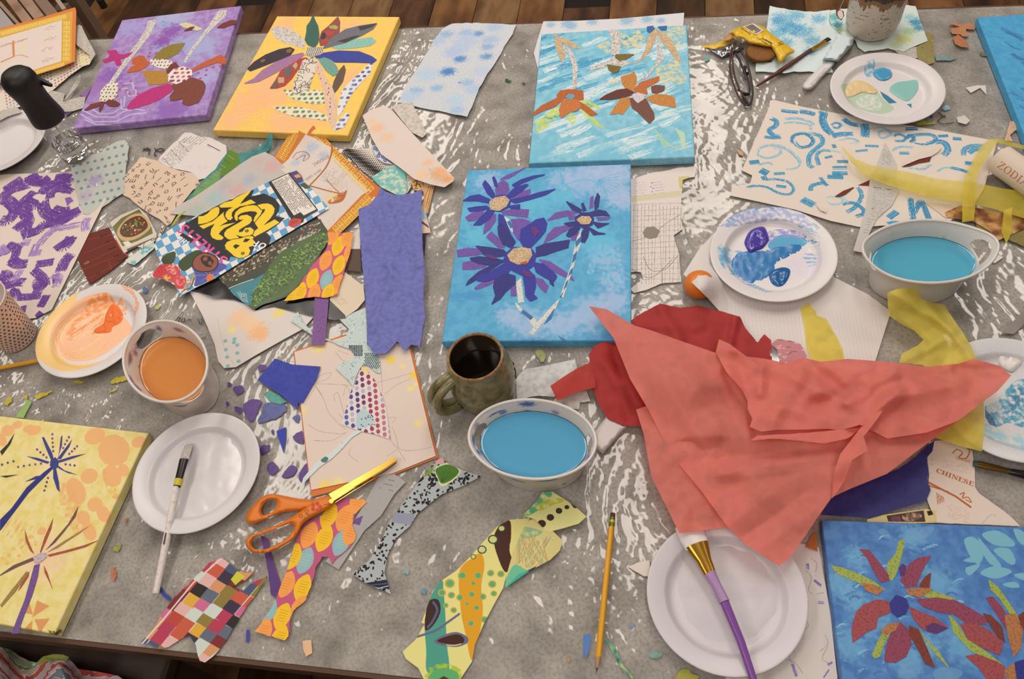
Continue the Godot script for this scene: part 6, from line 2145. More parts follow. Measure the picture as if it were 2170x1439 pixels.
	sheet("navy_paper_piece", "creased royal blue paper piece overlapping the drawing's edge", "paper scrap", q, {"h": 6.0, "cr": 2.4, "lift": [[600, 800, 20, 4.0]]}, mottled(G("2f3fae"), 0.6).duplicate())
	q = z("K", [440, 960, 512, 930, 510, 1010, 495, 1125, 480, 1080])
	sheet("navy_paper_triangle", "slim royal blue paper triangle on the crinkled film", "paper scrap", q, {"h": 3.0}, M(G("2f3fae"), 0.7))

	# --- black and white print, teal wash piece and strips behind the violet tissue
	q = z("X", [410, 330, 480, 300, 600, 310, 720, 300, 790, 260, 860, 280, 920, 300, 1000, 400, 1070, 460, 1150, 480, 1240, 560, 1230, 750, 1180, 830, 1080, 840, 1000, 820, 900, 760, 760, 640, 640, 560, 520, 420])
	t = tex_for(q, G("d4cbc2"), 2600).k("X")
	for r in 16:
		for c in 22:
			var x := 420 + c * 24 + (12 if r % 2 else 0)
			var y := 310 + r * 21 + c * 2
			var k := clampf(1.0 - absf(float(x - 620) * 0.75 - float(y - 430)) / 190.0, 0.0, 1.0)
			if k > 0.05:
				t.dot(x, y, 2.3 * k + 0.4, 2.0 * k + 0.3, G("1d1a1a"))
	t.print_rows([1150, 640, 1200, 600, 1220, 760], 8, G("3a3434"), 1.2)
	sheet("halftone_print", "cream paper with a black halftone dot print by the placemat", "paper", q, {"h": 3.8, "cr": 1.2, "torn": 0.6}, t)
	q = z("X", [760, 640, 880, 560, 1000, 500, 1080, 470, 1135, 450, 1150, 560, 1180, 760, 1150, 850, 1040, 845, 960, 800, 870, 760, 800, 690])
	t = tex_for(q, G("cfd4c6"), 2000).k("X")
	t.wash(G("74bcb8"), "c")
	t.fill([1040, 480, 1135, 455, 1150, 560, 1170, 690, 1080, 620, 1060, 540], G("78bdba"), "", true)
	sheet("turquoise_wash_paper", "cream paper with turquoise paint blotches above the violet tissue", "paper", q, {"h": 6.2, "cr": 1.0, "torn": 0.6}, t)
	q = z("X", [770, 290, 840, 250, 900, 280, 930, 340, 1000, 410, 1070, 465, 1000, 490, 900, 470, 830, 420, 800, 370])
	t = tex_for(q, G("d0d0d8"), 2400).k("X")
	for d in [[825, 315], [858, 358], [893, 402], [860, 290], [900, 330], [840, 390], [920, 440], [800, 300]]:
		t.dot(d[0], d[1], 4.2, 4.2, G("5f6ea4"))
		t.dot(d[0], d[1], 2.2, 2.2, G("8a96be"))
	for i in 8:
		t.line([930 + i * 14, 420 + i * 6, 970 + i * 12, 460 + i * 3, 1010, 480], 1.3, [G("3f4a7a"), G("7aa0b0"), G("4a4450")][i % 3])
	sheet("blue_spot_scrap", "white scrap with grey-blue ring spots under the folded paper towel", "paper scrap", q, {"h": 7.6, "cr": 1.0, "lift": [[815, 335, 10, 4.0]]}, t)
	q = z("X", [1240, 560, 1340, 620, 1370, 740, 1360, 800, 1250, 790, 1230, 700])
	t = tex_for(q, G("e0b074"), 2400).k("X")
	for f in [[1250, 630, 1290, 610, 1320, 640], [1250, 700, 1300, 670, 1340, 690], [1260, 740, 1310, 720, 1340, 760], [1290, 590, 1300, 650, 1280, 760], [1240, 780, 1300, 770]]:
		t.line(f, 1.8, G("2a1f1c"))
	sheet("ochre_print_scrap", "ochre scrap with bold black doodle lines", "paper scrap", q, {"h": 5.4}, t)
	q = z("X", [1350, 740, 1500, 730, 1420, 1060, 1390, 1080, 1345, 1000, 1380, 880])
	t = tex_for(q, G("d9ab78"), 2200).k("X")
	for f in [[1480, 740, 1405, 1070], [1440, 740, 1350, 960], [1460, 740, 1395, 1000]]:
		t.line(f, 1.2, G("8a6038"), "", false)
	sheet("tan_paper_strips", "tan folded paper strips standing out behind the violet tissue", "paper scrap", q, {"h": 4.6, "cr": 0.6}, t)
	q = z("X", [1335, 960, 1400, 1060, 1455, 1290, 1335, 1300])
	t = tex_for(q, G("d8bfae"), 2400).k("X")
	t.fill([1350, 990, 1400, 1060, 1420, 1140, 1350, 1120], G("9ab4cc"))
	for i in 10:
		t.line([1345 + i * 8, 1150 + i * 6, 1350 + i * 9, 1180 + i * 6], 1.4, G("4a4660"))
	sheet("peach_print_scrap", "small peach and blue printed scrap on the violet tissue's right", "paper scrap", q, {"h": 5.2}, t)
	q = z("X", [1335, 1300, 1400, 1310, 1392, 1450, 1380, 1560, 1335, 1560])
	sheet("dark_slate_scrap", "dark slate-blue scrap peeking from under the violet tissue", "paper scrap", q, {"h": 4.0}, M(G("2a2c3c"), 0.7))

	# --- folded paper towel with peach dye
	q = z("B", [1125, 840, 1180, 800, 1280, 765, 1340, 800, 1480, 960, 1600, 1090, 1790, 1290, 1780, 1320, 1720, 1360, 1620, 1340, 1500, 1300, 1400, 1220, 1260, 1120, 1190, 1000])
	t = tex_for(q, G("dcd0c8"), 1800).k("B")
	for b in [[1230, 930, 20, "ebc09a"], [1300, 1000, 20, "e9c6a8"], [1680, 1260, 26, "ecb183"], [1740, 1300, 18, "eaa874"], [1600, 1180, 16, "e9c2a0"], [1560, 1270, 20, "ecc9a4"], [1190, 880, 12, "e8c8a8"]]:
		t.blob(b[0], b[1], b[2], G(b[3]))
	for i in 12:
		t.line([1600 + i * 12, 1210 + i * 8, 1660 + i * 9, 1340 - i * 3], 0.6, G("c8ae98"), "", false)
	sheet("folded_paper_towel", "thick folded white paper towel with peach dye at its tip", "paper towel", q, {"h": 12.0, "th": 5.0, "cr": 1.2, "lift": [[905, 350, 40, 6.0]]}, t)
	q = z("B", [1330, 770, 1480, 735, 1560, 900, 1590, 970, 1560, 1000, 1480, 960, 1400, 860])
	sheet("paper_towel_corner", "plain paper towel corner tucked beside the folded towel", "paper towel", q, {"h": 6.0, "th": 1.5, "cr": 1.0}, mottled(G("d8d0c8"), 0.9))
	q = z("X", [1350, 620, 1420, 690, 1500, 720, 1380, 760])
	sheet("pale_peach_scrap", "pale peach paper corner under the folded towel's tip", "paper scrap", q, {"h": 5.0}, M(G("dcc4b0"), 0.85))

	# --- blue watercolour sheet, sheet under the sky blue canvas, map
	q = z("C", [540, 170, 720, 165, 900, 175, 1005, 177, 980, 250, 920, 340, 860, 450, 800, 530, 740, 640, 700, 740, 650, 848, 560, 830, 440, 805, 330, 785, 260, 770, 150, 745, 200, 620, 300, 480, 360, 380, 410, 290, 470, 210])
	t = tex_for(q, G("d3d6da"), 2000).k("C")
	for b in [[510, 520, 24, "5e90cc"], [600, 430, 20, "6a98d0"], [730, 245, 18, "86aad8"], [500, 250, 22, "9ab8dc"], [800, 340, 20, "94b4dc"], [790, 410, 20, "7aa4d4"], [640, 240, 22, "a4bee0"], [430, 640, 20, "98bce0"], [280, 660, 22, "9cbede"], [650, 600, 22, "a4c2e2"], [600, 350, 30, "bccce4"], [550, 380, 30, "b8c6e4"], [850, 200, 24, "b4c8e2"], [360, 540, 36, "bcd2e6"], [560, 730, 30, "bcd4e8"], [230, 700, 30, "b8d0e8"], [700, 650, 26, "b4cce6"], [580, 800, 22, "acc8e4"], [760, 520, 30, "c4d0e4"], [640, 300, 40, "bccbe4"], [820, 290, 26, "aec2e2"], [430, 300, 28, "b6cae4"]]:
		t.blob(b[0], b[1], b[2], G(b[3]), 0.8)
	for b in [[510, 520, 16, "4a80c4"], [595, 425, 13, "5a8cca"], [735, 245, 11, "7098d0"], [800, 410, 10, "6a98ce"], [595, 600, 4, "5a80bc"]]:
		t.blob(b[0], b[1], b[2], G(b[3]), 0.8)
	t.wash(G("8fb0d838"), "s")
	sheet("blue_watercolor_sheet", "white sheet dabbed with soft blue watercolour spots", "painting", q, {"h": 3.6, "cr": 1.0, "torn": 0.8, "lift": [[1010, 160, 30, 5.0], [990, 235, 24, 5.0]]}, t)
	q = z("D", [245, 155, 500, 150, 800, 135, 1268, 92, 1255, 260, 1150, 600, 230, 600, 175, 385, 200, 300])
	t = tex_for(q, G("d6d6dc"), 1600).k("D")
	for b in [[420, 170, 20], [600, 160, 16], [850, 150, 22], [1000, 140, 18], [300, 180, 14], [450, 190, 18], [1100, 150, 14]]:
		t.blob(b[0], b[1], b[2], G("8ab8d8d0"))
	sheet("blotter_sheet", "white sheet with faint blue marks sticking out behind the sky blue canvas", "paper", q, {"h": 3.4}, t)
	q = z("H", [1300, 215, 1362, 190, 1480, 150, 1700, 110, 1810, 100, 1790, 170, 1710, 190, 1700, 330, 1705, 520, 1650, 560, 1690, 700, 1700, 870, 1560, 880, 1470, 920, 1390, 940, 1360, 915, 1450, 850, 1430, 800, 1362, 805, 1300, 790])
	t = tex_for(q, G("ddd5d2"), 2600).k("H")
	t.fill([1300, 310, 1710, 260, 1710, 300, 1300, 345], G("d2ccb0"))
	t.fill([1680, 170, 1760, 165, 1720, 250, 1690, 250], G("cfc488"))
	t.print_rows([1390, 215, 1470, 205, 1400, 300], 6, G("a8a2a8"), 1.0, 0.2)
	t.print_rows([1510, 210, 1590, 200, 1520, 285], 5, G("8a8490"), 1.0, 0.2)
	for f in [[1505, 212], [1500, 238], [1512, 248], [1508, 270]]:
		t.dot(f[0], f[1], 1.2, 1.2, G("5a58a8"))
	for i in 15:
		t.line([1365 + i * 24, 345 + rng.randf() * 20, 1362 + i * 24 + rng.randf_range(-8, 8), 560, 1365 + i * 24 + rng.randf_range(-16, 16), 880], 0.7, G("8c847c"), "", false)
		t.line([1362, 360 + i * 36, 1500 + rng.randf_range(-20, 20), 352 + i * 36 + rng.randf_range(-8, 8), 1700, 345 + i * 36], 0.7, G("938b84"), "", false)
	for f in [[1370, 600, 1500, 560, 1600, 480, 1700, 420], [1450, 700, 1500, 790, 1600, 780, 1680, 690], [1370, 780, 1500, 840, 1640, 720]]:
		t.line(f, 1.1, G("6f6a6c"))
	t.print_rows([1370, 380, 1680, 350, 1380, 780], 14, G("b4aaa8"), 1.0, 0.75)
	t.fill([1445, 540, 1470, 505, 1520, 500, 1560, 530, 1540, 575, 1490, 585, 1455, 570], G("8a847c"))
	sheet("road_map_scrap", "torn white road map with fine grid lines half under the blue canvas", "map", q, {"h": 3.2, "torn": 0.8, "cr": 0.5}, t)

# bold lettering, checks and flowers of the magazine cover, drawn as seen in the crop T
func cover_page(t: Tex) -> void:
	var sky := G("559ccc")
	# checks follow the page: u along the long edge, v across
	var o := Vector2(40, 740)
	var u := Vector2(1760, -860).normalized() * 74.0
	var v := Vector2(0.45, 0.9).normalized() * 74.0
	for i in range(-2, 30):
		for j in range(-8, 12):
			if (i + j) % 2 == 0:
				var a := o + u * i + v * j
				t.fill([a.x, a.y, a.x + u.x, a.y + u.y, a.x + u.x + v.x, a.y + u.y + v.y, a.x + v.x, a.y + v.y], sky)
	var ink := G("100f12")
	var yel := G("f0cc1e")
	var pink := G("d8489c")
	# black shadow behind the title
	t.fill([330, 560, 480, 470, 700, 350, 1020, 215, 1050, 200, 1020, 270, 1150, 240, 1260, 290, 1310, 360, 1300, 420, 1270, 470, 1360, 490, 1300, 550, 1200, 620, 1100, 690, 1060, 760, 1020, 860, 920, 900, 800, 880, 760, 800, 640, 830, 560, 780, 440, 690, 340, 610], ink)
	# letters: each outlined in black, then filled
	t.k("j")
	for f in [[0, 345, 60, 340, 110, 310, 150, 265, 200, 240, 235, 235, 245, 265, 240, 310, 215, 350, 170, 385, 110, 415, 50, 430, 0, 435], [240, 225, 300, 185, 385, 165, 430, 130, 500, 95, 615, 40, 580, 90, 540, 130, 480, 205, 605, 150, 665, 190, 560, 215, 480, 230, 420, 265, 390, 300, 385, 340, 400, 360, 370, 390, 335, 380, 310, 340, 320, 300, 350, 265, 400, 240, 260, 245], [10, 455, 90, 430, 170, 400, 230, 350, 300, 290, 290, 320, 310, 370, 340, 400, 290, 430, 240, 460, 300, 440, 430, 415, 300, 480, 255, 520, 235, 550, 260, 560, 295, 590, 270, 615, 210, 615, 160, 590, 140, 550, 150, 490, 190, 430, 120, 460, 60, 490], [415, 340, 430, 295, 480, 250, 560, 222, 640, 215, 690, 230, 740, 270, 720, 320, 680, 370, 650, 410, 635, 400, 650, 350, 680, 310, 660, 290, 600, 285, 540, 295, 490, 310, 450, 340, 470, 370, 440, 400, 420, 370], [680, 215, 740, 200, 800, 195, 850, 215, 880, 255, 870, 310, 830, 370, 780, 420, 750, 450, 880, 380, 935, 415, 800, 500, 650, 580, 620, 550, 640, 520, 690, 480, 650, 420, 700, 360, 760, 290, 770, 260, 730, 265], [300, 535, 330, 495, 400, 455, 480, 410, 520, 380, 480, 385, 460, 365, 490, 335, 560, 325, 610, 350, 620, 390, 590, 430, 520, 470, 470, 500, 470, 530, 510, 520, 540, 480, 600, 470, 640, 500, 630, 545, 580, 575, 520, 580, 470, 570, 430, 555, 470, 590, 460, 610, 400, 620, 340, 605, 300, 570], [305, 680, 330, 640, 400, 610, 480, 600, 560, 575, 620, 570, 640, 590, 660, 640, 610, 690, 580, 700, 600, 740, 580, 790, 520, 820, 460, 825, 410, 800, 380, 770, 320, 720]]:
		t.line(f + [f[0], f[1]], 3.4, ink, "", false)
		t.fill(f, yel)
	for f in [[400, 690, 430, 665, 480, 680, 430, 720], [515, 640, 540, 600, 600, 605, 560, 640]]:
		t.fill(f, ink)
	for c in [[560, 512], [513, 770]]:
		t.dot(c[0], c[1], 4.0, 3.0, ink, -0.3)
		t.dot(c[0], c[1], 1.6, 1.1, yel, -0.3)
	t.k("T")
	# STREETS and THE, OF, 10 as they read from the other side of the table
	t.fill([310, 590, 360, 530, 440, 570, 820, 860, 790, 930, 700, 900], ink)
	t.text("STREETS", 790, 905, 350, 545, 24.0, pink, true, false, true)
	t.fill([290, 670, 320, 640, 440, 710, 400, 745], ink)
	t.text("THE", 405, 735, 305, 675, 12.0, G("eeeae6"), true, false, true)
	t.fill([1030, 700, 1180, 640, 1220, 690, 1190, 790, 1090, 770], ink)
	t.text("OF", 1185, 755, 1065, 715, 15.0, G("eeeae6"), true, false, true)
	# text column
	t.fill([1190, 120, 1410, 20, 1700, 410, 1460, 560], ink)
	t.fill([1225, 120, 1395, 40, 1680, 400, 1500, 490, 1450, 460], G("e4dcd6"))
	for i in 13:
		var k := i / 12.0
		t.print_rows([lerpf(1240, 1395, k), lerpf(130, 55, k), lerpf(1480, 1665, k), lerpf(470, 400, k), 1500, 480], 1, G("4a4648"), 1.3, 0.12)
	# flowers and leaves
	t.fill([105, 915, 150, 860, 240, 830, 250, 890, 220, 950, 150, 970], G("33451f"), "", true)
	t.fill([275, 960, 330, 890, 450, 820, 520, 830, 500, 900, 420, 980, 330, 1030], G("2f4420"), "", true)
	t.fill([20, 1080, 60, 990, 140, 960, 220, 960, 290, 1000, 300, 1060, 350, 1090, 360, 1160, 320, 1210, 250, 1200, 230, 1150, 120, 1110], G("c8343a"), "", true)
	t.fill([150, 980, 250, 965, 290, 1010, 260, 1060, 190, 1050], G("e6a0a0"), "c", true)
	t.fill([260, 1080, 330, 1080, 350, 1140, 290, 1180, 250, 1140], G("dd7a80"), "c", true)
	for i in 12:
		t.line([140, 1110, 140 + cos(i * 0.5) * 90, 1080 - sin(i * 0.5) * 100], 0.8, G("8a1c24"))
	t.fill([110, 1080, 150, 1060, 200, 1090, 190, 1130, 140, 1120], G("e0a840"), "c", true)
	t.fill([420, 980, 520, 1020, 640, 960, 730, 950, 770, 990, 700, 1040, 620, 1100, 500, 1170, 440, 1180, 450, 1110, 440, 1040], G("4a50a4"), "", true)
	for i in 14:
		t.line([590, 1070, 590 + cos(i * 0.45) * 140, 1070 - sin(i * 0.45) * 90], 0.9, G("8f90d0") if i % 2 else G("2f3078"))
	t.fill([560, 1100, 590, 1060, 640, 1070, 620, 1120, 580, 1130], G("e0702c"), "", true)
	t.fill([300, 1240, 340, 1160, 420, 1060, 460, 1080, 440, 1140, 390, 1210], G("c89a70"), "c", true)
	t.line([290, 1280, 340, 1220, 400, 1200, 440, 1100], 2.0, G("3a2418"))
	t.fill([415, 960, 440, 890, 520, 840, 610, 850, 680, 900, 680, 980, 620, 1030, 520, 1040, 450, 1020], ink, "", true)
	t.fill([425, 960, 450, 895, 525, 850, 605, 860, 670, 905, 668, 975, 615, 1020, 520, 1030, 455, 1010], G("8f4a34"), "", true)
	t.fill([500, 900, 530, 870, 600, 880, 640, 930, 610, 990, 560, 985, 520, 950], ink)
	t.dot(552, 905, 5.5, 4.5, G("8f4a34"), -0.5)
	t.fill([575, 935, 610, 925, 622, 965, 590, 970], G("8f4a34"))
	t.fill([1410, 30, 1490, 5, 1530, 60, 1560, 110, 1490, 140, 1440, 80], G("3c3a7a"))
	t.fill([1450, 60, 1500, 40, 1530, 70, 1480, 85], G("e0964a"))
	t.fill([1510, 150, 1570, 125, 1625, 180, 1570, 195], G("2f4a26"))
	t.fill([1440, 470, 1520, 430, 1560, 470, 1550, 530, 1440, 590, 1400, 540], ink)
	t.fill([1395, 530, 1450, 490, 1530, 500, 1520, 550, 1440, 590, 1400, 570], G("c8402c"))
	for i in 3:
		t.line([1415 + i * 28, 560 - i * 10, 1440 + i * 26, 520 - i * 8], 1.2, ink)

# ---------------------------------------------------------------- papers, far left corner, front and right half
func thin(html: String, alpha: float, rough := 0.75) -> StandardMaterial3D:
	var m: StandardMaterial3D = pattern("soft").duplicate()
	m.albedo_color = G(html)
	m.albedo_color.a = alpha
	m.roughness = rough
	m.backlight_enabled = true
	m.backlight = G(html)
	if alpha < 1.0:
		m.transparency = BaseMaterial3D.TRANSPARENCY_ALPHA
	return m

func scraps(list: Array) -> void:
	for e in list:
		var o: Dictionary = {"h": e[5], "cr": 0.6, "torn": 0.4, "step": 10.0}
		if e.size() > 7:
			o.merge(e[7], true)
		sheet(e[0], e[1], e[2], z(e[3], e[4]), o, e[6])

func build_papers_front() -> void:
	var q: PackedVector2Array
	var t: Tex
	# --- harlequin paper
	q = z("N", [1170, 800, 1195, 820, 1240, 860, 1290, 880, 1340, 875, 1290, 920, 1225, 955, 1280, 975, 1330, 930, 1410, 900, 1360, 980, 1290, 1070, 1220, 1190, 1160, 1280, 1080, 1355, 1050, 1340, 1030, 1260, 1000, 1210, 950, 1230, 890, 1270, 830, 1280, 780, 1250, 735, 1255, 810, 1170, 850, 1100, 920, 1010, 1020, 910, 1100, 830])
	t = tex_for(q, G("d6d0cc"), 2600).k("N")
	var hue := ["b4483a", "2c2626", "5e6a7c", "d0946a", "c8d4ce", "c86a94", "7c2c30", "dcb0ae", "3a3048", "d8a83a", "8a7a3c", "b03c58", "c45a44", "4c5674"]
	var ex := Vector2(42, -50)
	var ey := Vector2(58, 30)
	for i in range(-3, 13):
		for j in range(-6, 9):
			var a := Vector2(790, 1230) + ex * i + ey * j + Vector2(rng.randf_range(-5, 5), rng.randf_range(-5, 5))
			t.fill([a.x, a.y, a.x + ex.x, a.y + ex.y, a.x + ex.x + ey.x + 4, a.y + ex.y + ey.y, a.x + ey.x, a.y + ey.y + 4], G(hue[rng.randi() % hue.size()]))
	t.fill([1215, 915, 1250, 870, 1290, 900, 1240, 945], G("c8c83c"))
	t.line([740, 1262, 860, 1125, 1020, 930, 1165, 805], 3.6, G("d8d2ce"), "", false)
	t.line([1075, 1355, 1180, 1270, 1290, 1090, 1370, 980], 4.4, G("d8d2ce"), "", false)
	sheet("harlequin_paper", "torn paper with a red, grey and pink harlequin diamond pattern", "paper scrap", q, {"h": 3.2, "torn": 1.2, "cr": 0.9, "lift": [[300, 1360, 12, 3.0], [560, 1230, 14, 4.0]]}, t)
	# --- long leaf-print strip, grey tissue, terrazzo strip
	q = z("O", [1050, 195, 1140, 185, 1210, 235, 1140, 310, 1060, 440, 960, 530, 880, 650, 800, 770, 720, 720, 780, 640, 880, 500, 950, 380, 1010, 270])
	t = tex_for(q, G("b8b6b6"), 1800).k("O")
	for i in 60:
		t.dot(rng.randf_range(760, 1200), rng.randf_range(200, 740), rng.randf_range(0.5, 2.4), 0.8, G("8f979c") if i % 2 else G("a8a4ac"), rng.randf() * 3.0)
	t.print_rows([1060, 210, 1170, 235, 1050, 270], 3, G("7c8a90"), 2.0)
	t.fill([880, 470, 950, 440, 930, 500, 890, 490], G("7a5a9a"))
	veil("grey_tissue_strip", "long translucent grey tissue strip beside the scissors", "tissue paper", q, {"h": 3.0, "cr": 0.8}, t, 0.85)
	q = z("O", [770, 330, 960, 340, 970, 360, 900, 430, 880, 500, 910, 560, 900, 590, 850, 650, 790, 700, 760, 735, 745, 690, 700, 690, 660, 760, 640, 850, 600, 960, 520, 1020, 490, 1180, 475, 1205, 290, 1150, 360, 1050, 420, 940, 480, 780, 520, 650, 560, 540, 620, 470, 700, 440])
	t = tex_for(q, G("bd5a80"), 2600).k("O")
	leaf_paper(t, [[835, 455, 1], [740, 440, 0], [920, 350, 1], [620, 560, 1], [712, 580, 0], [815, 605, 2], [595, 715, 2], [520, 690, 0], [480, 860, 1], [580, 880, 0], [455, 1055, 0], [370, 1020, 2], [340, 1150, 1], [440, 1190, 0], [560, 1010, 1], [690, 330, 0], [880, 540, 1]], -1.15, 84)
	sheet("leaf_print_strip", "long pink strip with yellow, orange and grey-blue leaf shapes under the scissors", "paper scrap", q, {"h": 4.4, "torn": 1.2, "cr": 0.9, "lift": [[545, 1340, 14, 3.0]]}, t)
	q = z("O", [1390, 110, 1430, 85, 1480, 130, 1550, 160, 1670, 200, 1560, 260, 1430, 310, 1340, 380, 1280, 430, 1240, 500, 1150, 580, 1100, 680, 1080, 790, 1120, 920, 1050, 890, 960, 850, 880, 795, 980, 720, 1050, 620, 1110, 480, 1160, 410, 1220, 330, 1290, 230])
	t = tex_for(q, G("a9b2b8"), 2800).k("O")
	for i in 1100:
		var x := rng.randf_range(870, 1670)
		var y := rng.randf_range(90, 920)
		t.dot(x, y, rng.randf_range(1.6, 5.2), rng.randf_range(1.2, 3.0), G("17181a"), rng.randf() * 3.0)
	t.fill([1140, 420, 1270, 430, 1240, 500, 1120, 480], G("8f95a8"))
	t.fill([1390, 150, 1470, 120, 1545, 160, 1510, 220, 1430, 260, 1400, 200], G("d8d8a8"), "", true)
	t.fill([1395, 155, 1470, 128, 1535, 165, 1500, 215, 1432, 245, 1405, 200], G("4a7a2c"), "", true)
	for i in 6:
		t.line([1430, 235, 1420 + i * 20, 160 + absf(i - 2) * 8], 0.7, G("2a4a18"))
	t.fill([1315, 210, 1350, 160, 1385, 130, 1370, 180], G("7a9a3c"))
	t.fill([1380, 105, 1430, 85, 1450, 115, 1400, 125], G("d8a0a0"))
	t.fill([950, 855, 1100, 830, 1110, 890, 1040, 880], G("1e2230"))
	t.line([990, 865, 1100, 855], 2.4, G("4a5a86"), "", false)
	t.line([1040, 885, 1105, 870], 2.0, G("b8c0cc"), "", false)
	sheet("terrazzo_strip", "curved black and grey terrazzo-print strip with a green leaf at its tip", "paper scrap", q, {"h": 3.4, "cr": 0.9, "lift": [[935, 980, 14, 4.0], [790, 1230, 10, 4.0]]}, t)
	# --- painted yellow and green paper, folded over
	q = z("Q", [40, 1265, 120, 1190, 180, 1090, 160, 1080, 210, 940, 230, 880, 290, 810, 380, 750, 470, 660, 540, 580, 640, 470, 720, 425, 850, 415, 830, 460, 790, 520, 740, 640, 700, 780, 680, 860, 640, 930, 560, 1080, 500, 1220, 480, 1330, 400, 1450, 180, 1450, 140, 1370, 60, 1310])
	t = tex_for(q, G("e0dc8e"), 2400).k("Q")
	t.fill([290, 810, 230, 890, 200, 980, 180, 1100, 190, 1250, 200, 1400, 330, 1400, 320, 1200, 310, 1000, 300, 880], G("4a9c8c"), "", true)
	t.fill([400, 760, 480, 670, 540, 640, 560, 720, 540, 850, 550, 1000, 530, 1150, 480, 1320, 440, 1150, 410, 1000], G("dba01e"), "", true)
	t.fill([620, 560, 650, 470, 720, 430, 730, 520, 720, 620, 740, 700, 700, 760, 660, 700], G("46271c"), "", true)
	for d in [[340, 830, 11], [420, 780, 10], [520, 780, 9], [600, 765, 8], [665, 770, 8], [490, 830, 6], [610, 835, 9], [290, 890, 9], [350, 905, 8], [405, 920, 8], [480, 900, 8], [550, 915, 8], [620, 895, 7], [315, 970, 6], [365, 1000, 7], [510, 985, 7], [560, 1060, 8], [475, 1085, 8], [450, 960, 5]]:
		t.dot(d[0], d[1], d[2], d[2] * 0.9, G("c8a83c"))
		t.dot(d[0], d[1], d[2] * 0.66, d[2] * 0.6, G("54ab7c"))
	for d in [[545, 615, 10], [615, 550, 11], [670, 480, 8], [490, 660, 6]]:
		t.dot(d[0], d[1], d[2], d[2] * 0.9, G("2c4a40"))
		t.dot(d[0], d[1], d[2] * 0.75, d[2] * 0.66, G("cfd486"))
	t.fill([180, 1080, 200, 960, 230, 930, 270, 940, 280, 1010, 240, 1090, 190, 1130], G("3a2420"), "", true)
	t.line([235, 950, 260, 1000, 230, 1070, 200, 1110], 5.0, G("5c5a80"))
	t.line([130, 1170, 250, 1130, 330, 1075, 400, 1025], 4.6, G("66648a"))
	t.fill([240, 1200, 300, 1160, 380, 1140, 450, 1170, 450, 1210, 380, 1235, 290, 1225], G("6a6888"), "", true)
	t.fill([260, 1198, 320, 1168, 390, 1155, 430, 1180, 420, 1210, 350, 1218], G("3f2018"), "", true)
	t.line([320, 1222, 370, 1225, 410, 1215], 2.2, G("d8c890"))
	t.fill([180, 1400, 220, 1360, 300, 1340, 380, 1360, 420, 1400, 380, 1450, 200, 1450], G("a8c43c"), "c", true)
	t.fill([210, 1420, 250, 1380, 320, 1370, 390, 1400, 380, 1450, 220, 1450], G("5aac6c"), "", true)
	t.fill([270, 1440, 300, 1420, 340, 1440], G("4a2a20"))
	sheet("painted_collage_paper", "yellow and teal hand-painted paper with dots and dark eye shapes", "paper scrap", q, {"h": 3.2, "cr": 1.2, "lift": [[890, 1250, 16, 3.0], [1075, 1110, 20, 5.0]]}, t)
	q = z("Q", [830, 440, 880, 410, 1000, 500, 1060, 560, 1040, 620, 980, 680, 850, 750, 690, 860, 700, 780, 740, 640, 790, 520])
	t = tex_for(q, G("d6cc88"), 2200).k("Q")
	for i in 60:
		t.brush([760 + rng.randf() * 240, 520 + rng.randf() * 60, 750 + rng.randf() * 220, 690 + rng.randf() * 40], 2, [G("cf9f62"), G("d8d492"), G("a8b888")], 0.8)
	t.fill([800, 470, 930, 500, 860, 540, 790, 530], G("88b890"), "c", true)
	t.fill([690, 860, 740, 720, 800, 730, 830, 770], G("6cbf9c"), "", true)
	t.fill([690, 860, 780, 770, 880, 730, 840, 770], G("3fae94"))
	t.fill([830, 750, 890, 720, 870, 755], G("1f3a5a"))
	sheet("painted_paper_fold", "brushed ochre underside of the folded painted paper", "paper scrap", q, {"h": 6.2, "cr": 1.0, "lift": [[1160, 1130, 16, 4.0]]}, t)
	q = z("Q", [800, 400, 900, 300, 930, 250, 990, 245, 1080, 300, 1150, 350, 1210, 405, 1160, 450, 1060, 480, 960, 505, 880, 420, 840, 410])
	t = tex_for(q, G("dcdc94"), 2200).k("Q")
	t.fill([800, 400, 900, 300, 930, 250, 990, 250, 960, 320, 860, 390], G("5cb080"), "c", true)
	t.fill([900, 330, 1000, 290, 1090, 300, 1000, 330, 910, 370], G("c2c23c"), "c", true)
	for d in [[980, 410, 8], [1035, 368, 7], [1085, 345, 5], [925, 450, 9]]:
		t.dot(d[0], d[1], d[2], d[2] * 0.9, G("3c281f"))
	t.fill([1100, 310, 1160, 350, 1130, 350], G("3c2418"))
	sheet("painted_paper_tip", "curled end of painted yellow paper with dark brown dots", "paper scrap", q, {"h": 9.0, "cr": 1.0, "lift": [[1150, 1050, 18, 7.0], [1240, 1090, 14, 4.0]]}, t)

	# --- far left corner: placemat, dot papers, curled newsprint
	q = z("V", [900, 600, 1100, 640, 1230, 700, 1370, 790, 1300, 935, 1200, 965, 1000, 1110, 780, 1300, 640, 1380, 400, 1500, 0, 1680, -200, 1700, -200, 1200, 500, 1100])
	t = tex_for(q, G("dcd3c8"), 1600).k("V")
	for r in 26:
		for c in 30:
			var x := 0.0 + c * 46 + r * 6
			var y := 1700.0 - c * 26 - 900 + r * 42
			var k := clampi(int((x + y - 900) / 320.0), 0, 4)
			t.dot(x, y, 2.2, 1.5, [G("c8cc9a"), G("b06a58"), G("a87868"), G("8a9cb4"), G("5f7c90")][posmod(int(c / 5.0) + int(r / 6.0), 5)], -0.4)
	t.fill([1090, 640, 1330, 780, 1300, 930, 1100, 900], G("dcd8a2"), "c", true)
	sheet("rainbow_dot_paper", "white paper with rows of small rainbow dots under the placemat", "paper", q, {"h": 5.0, "cr": 1.0, "lift": [[185, 130, 30, 8.0]]}, t)
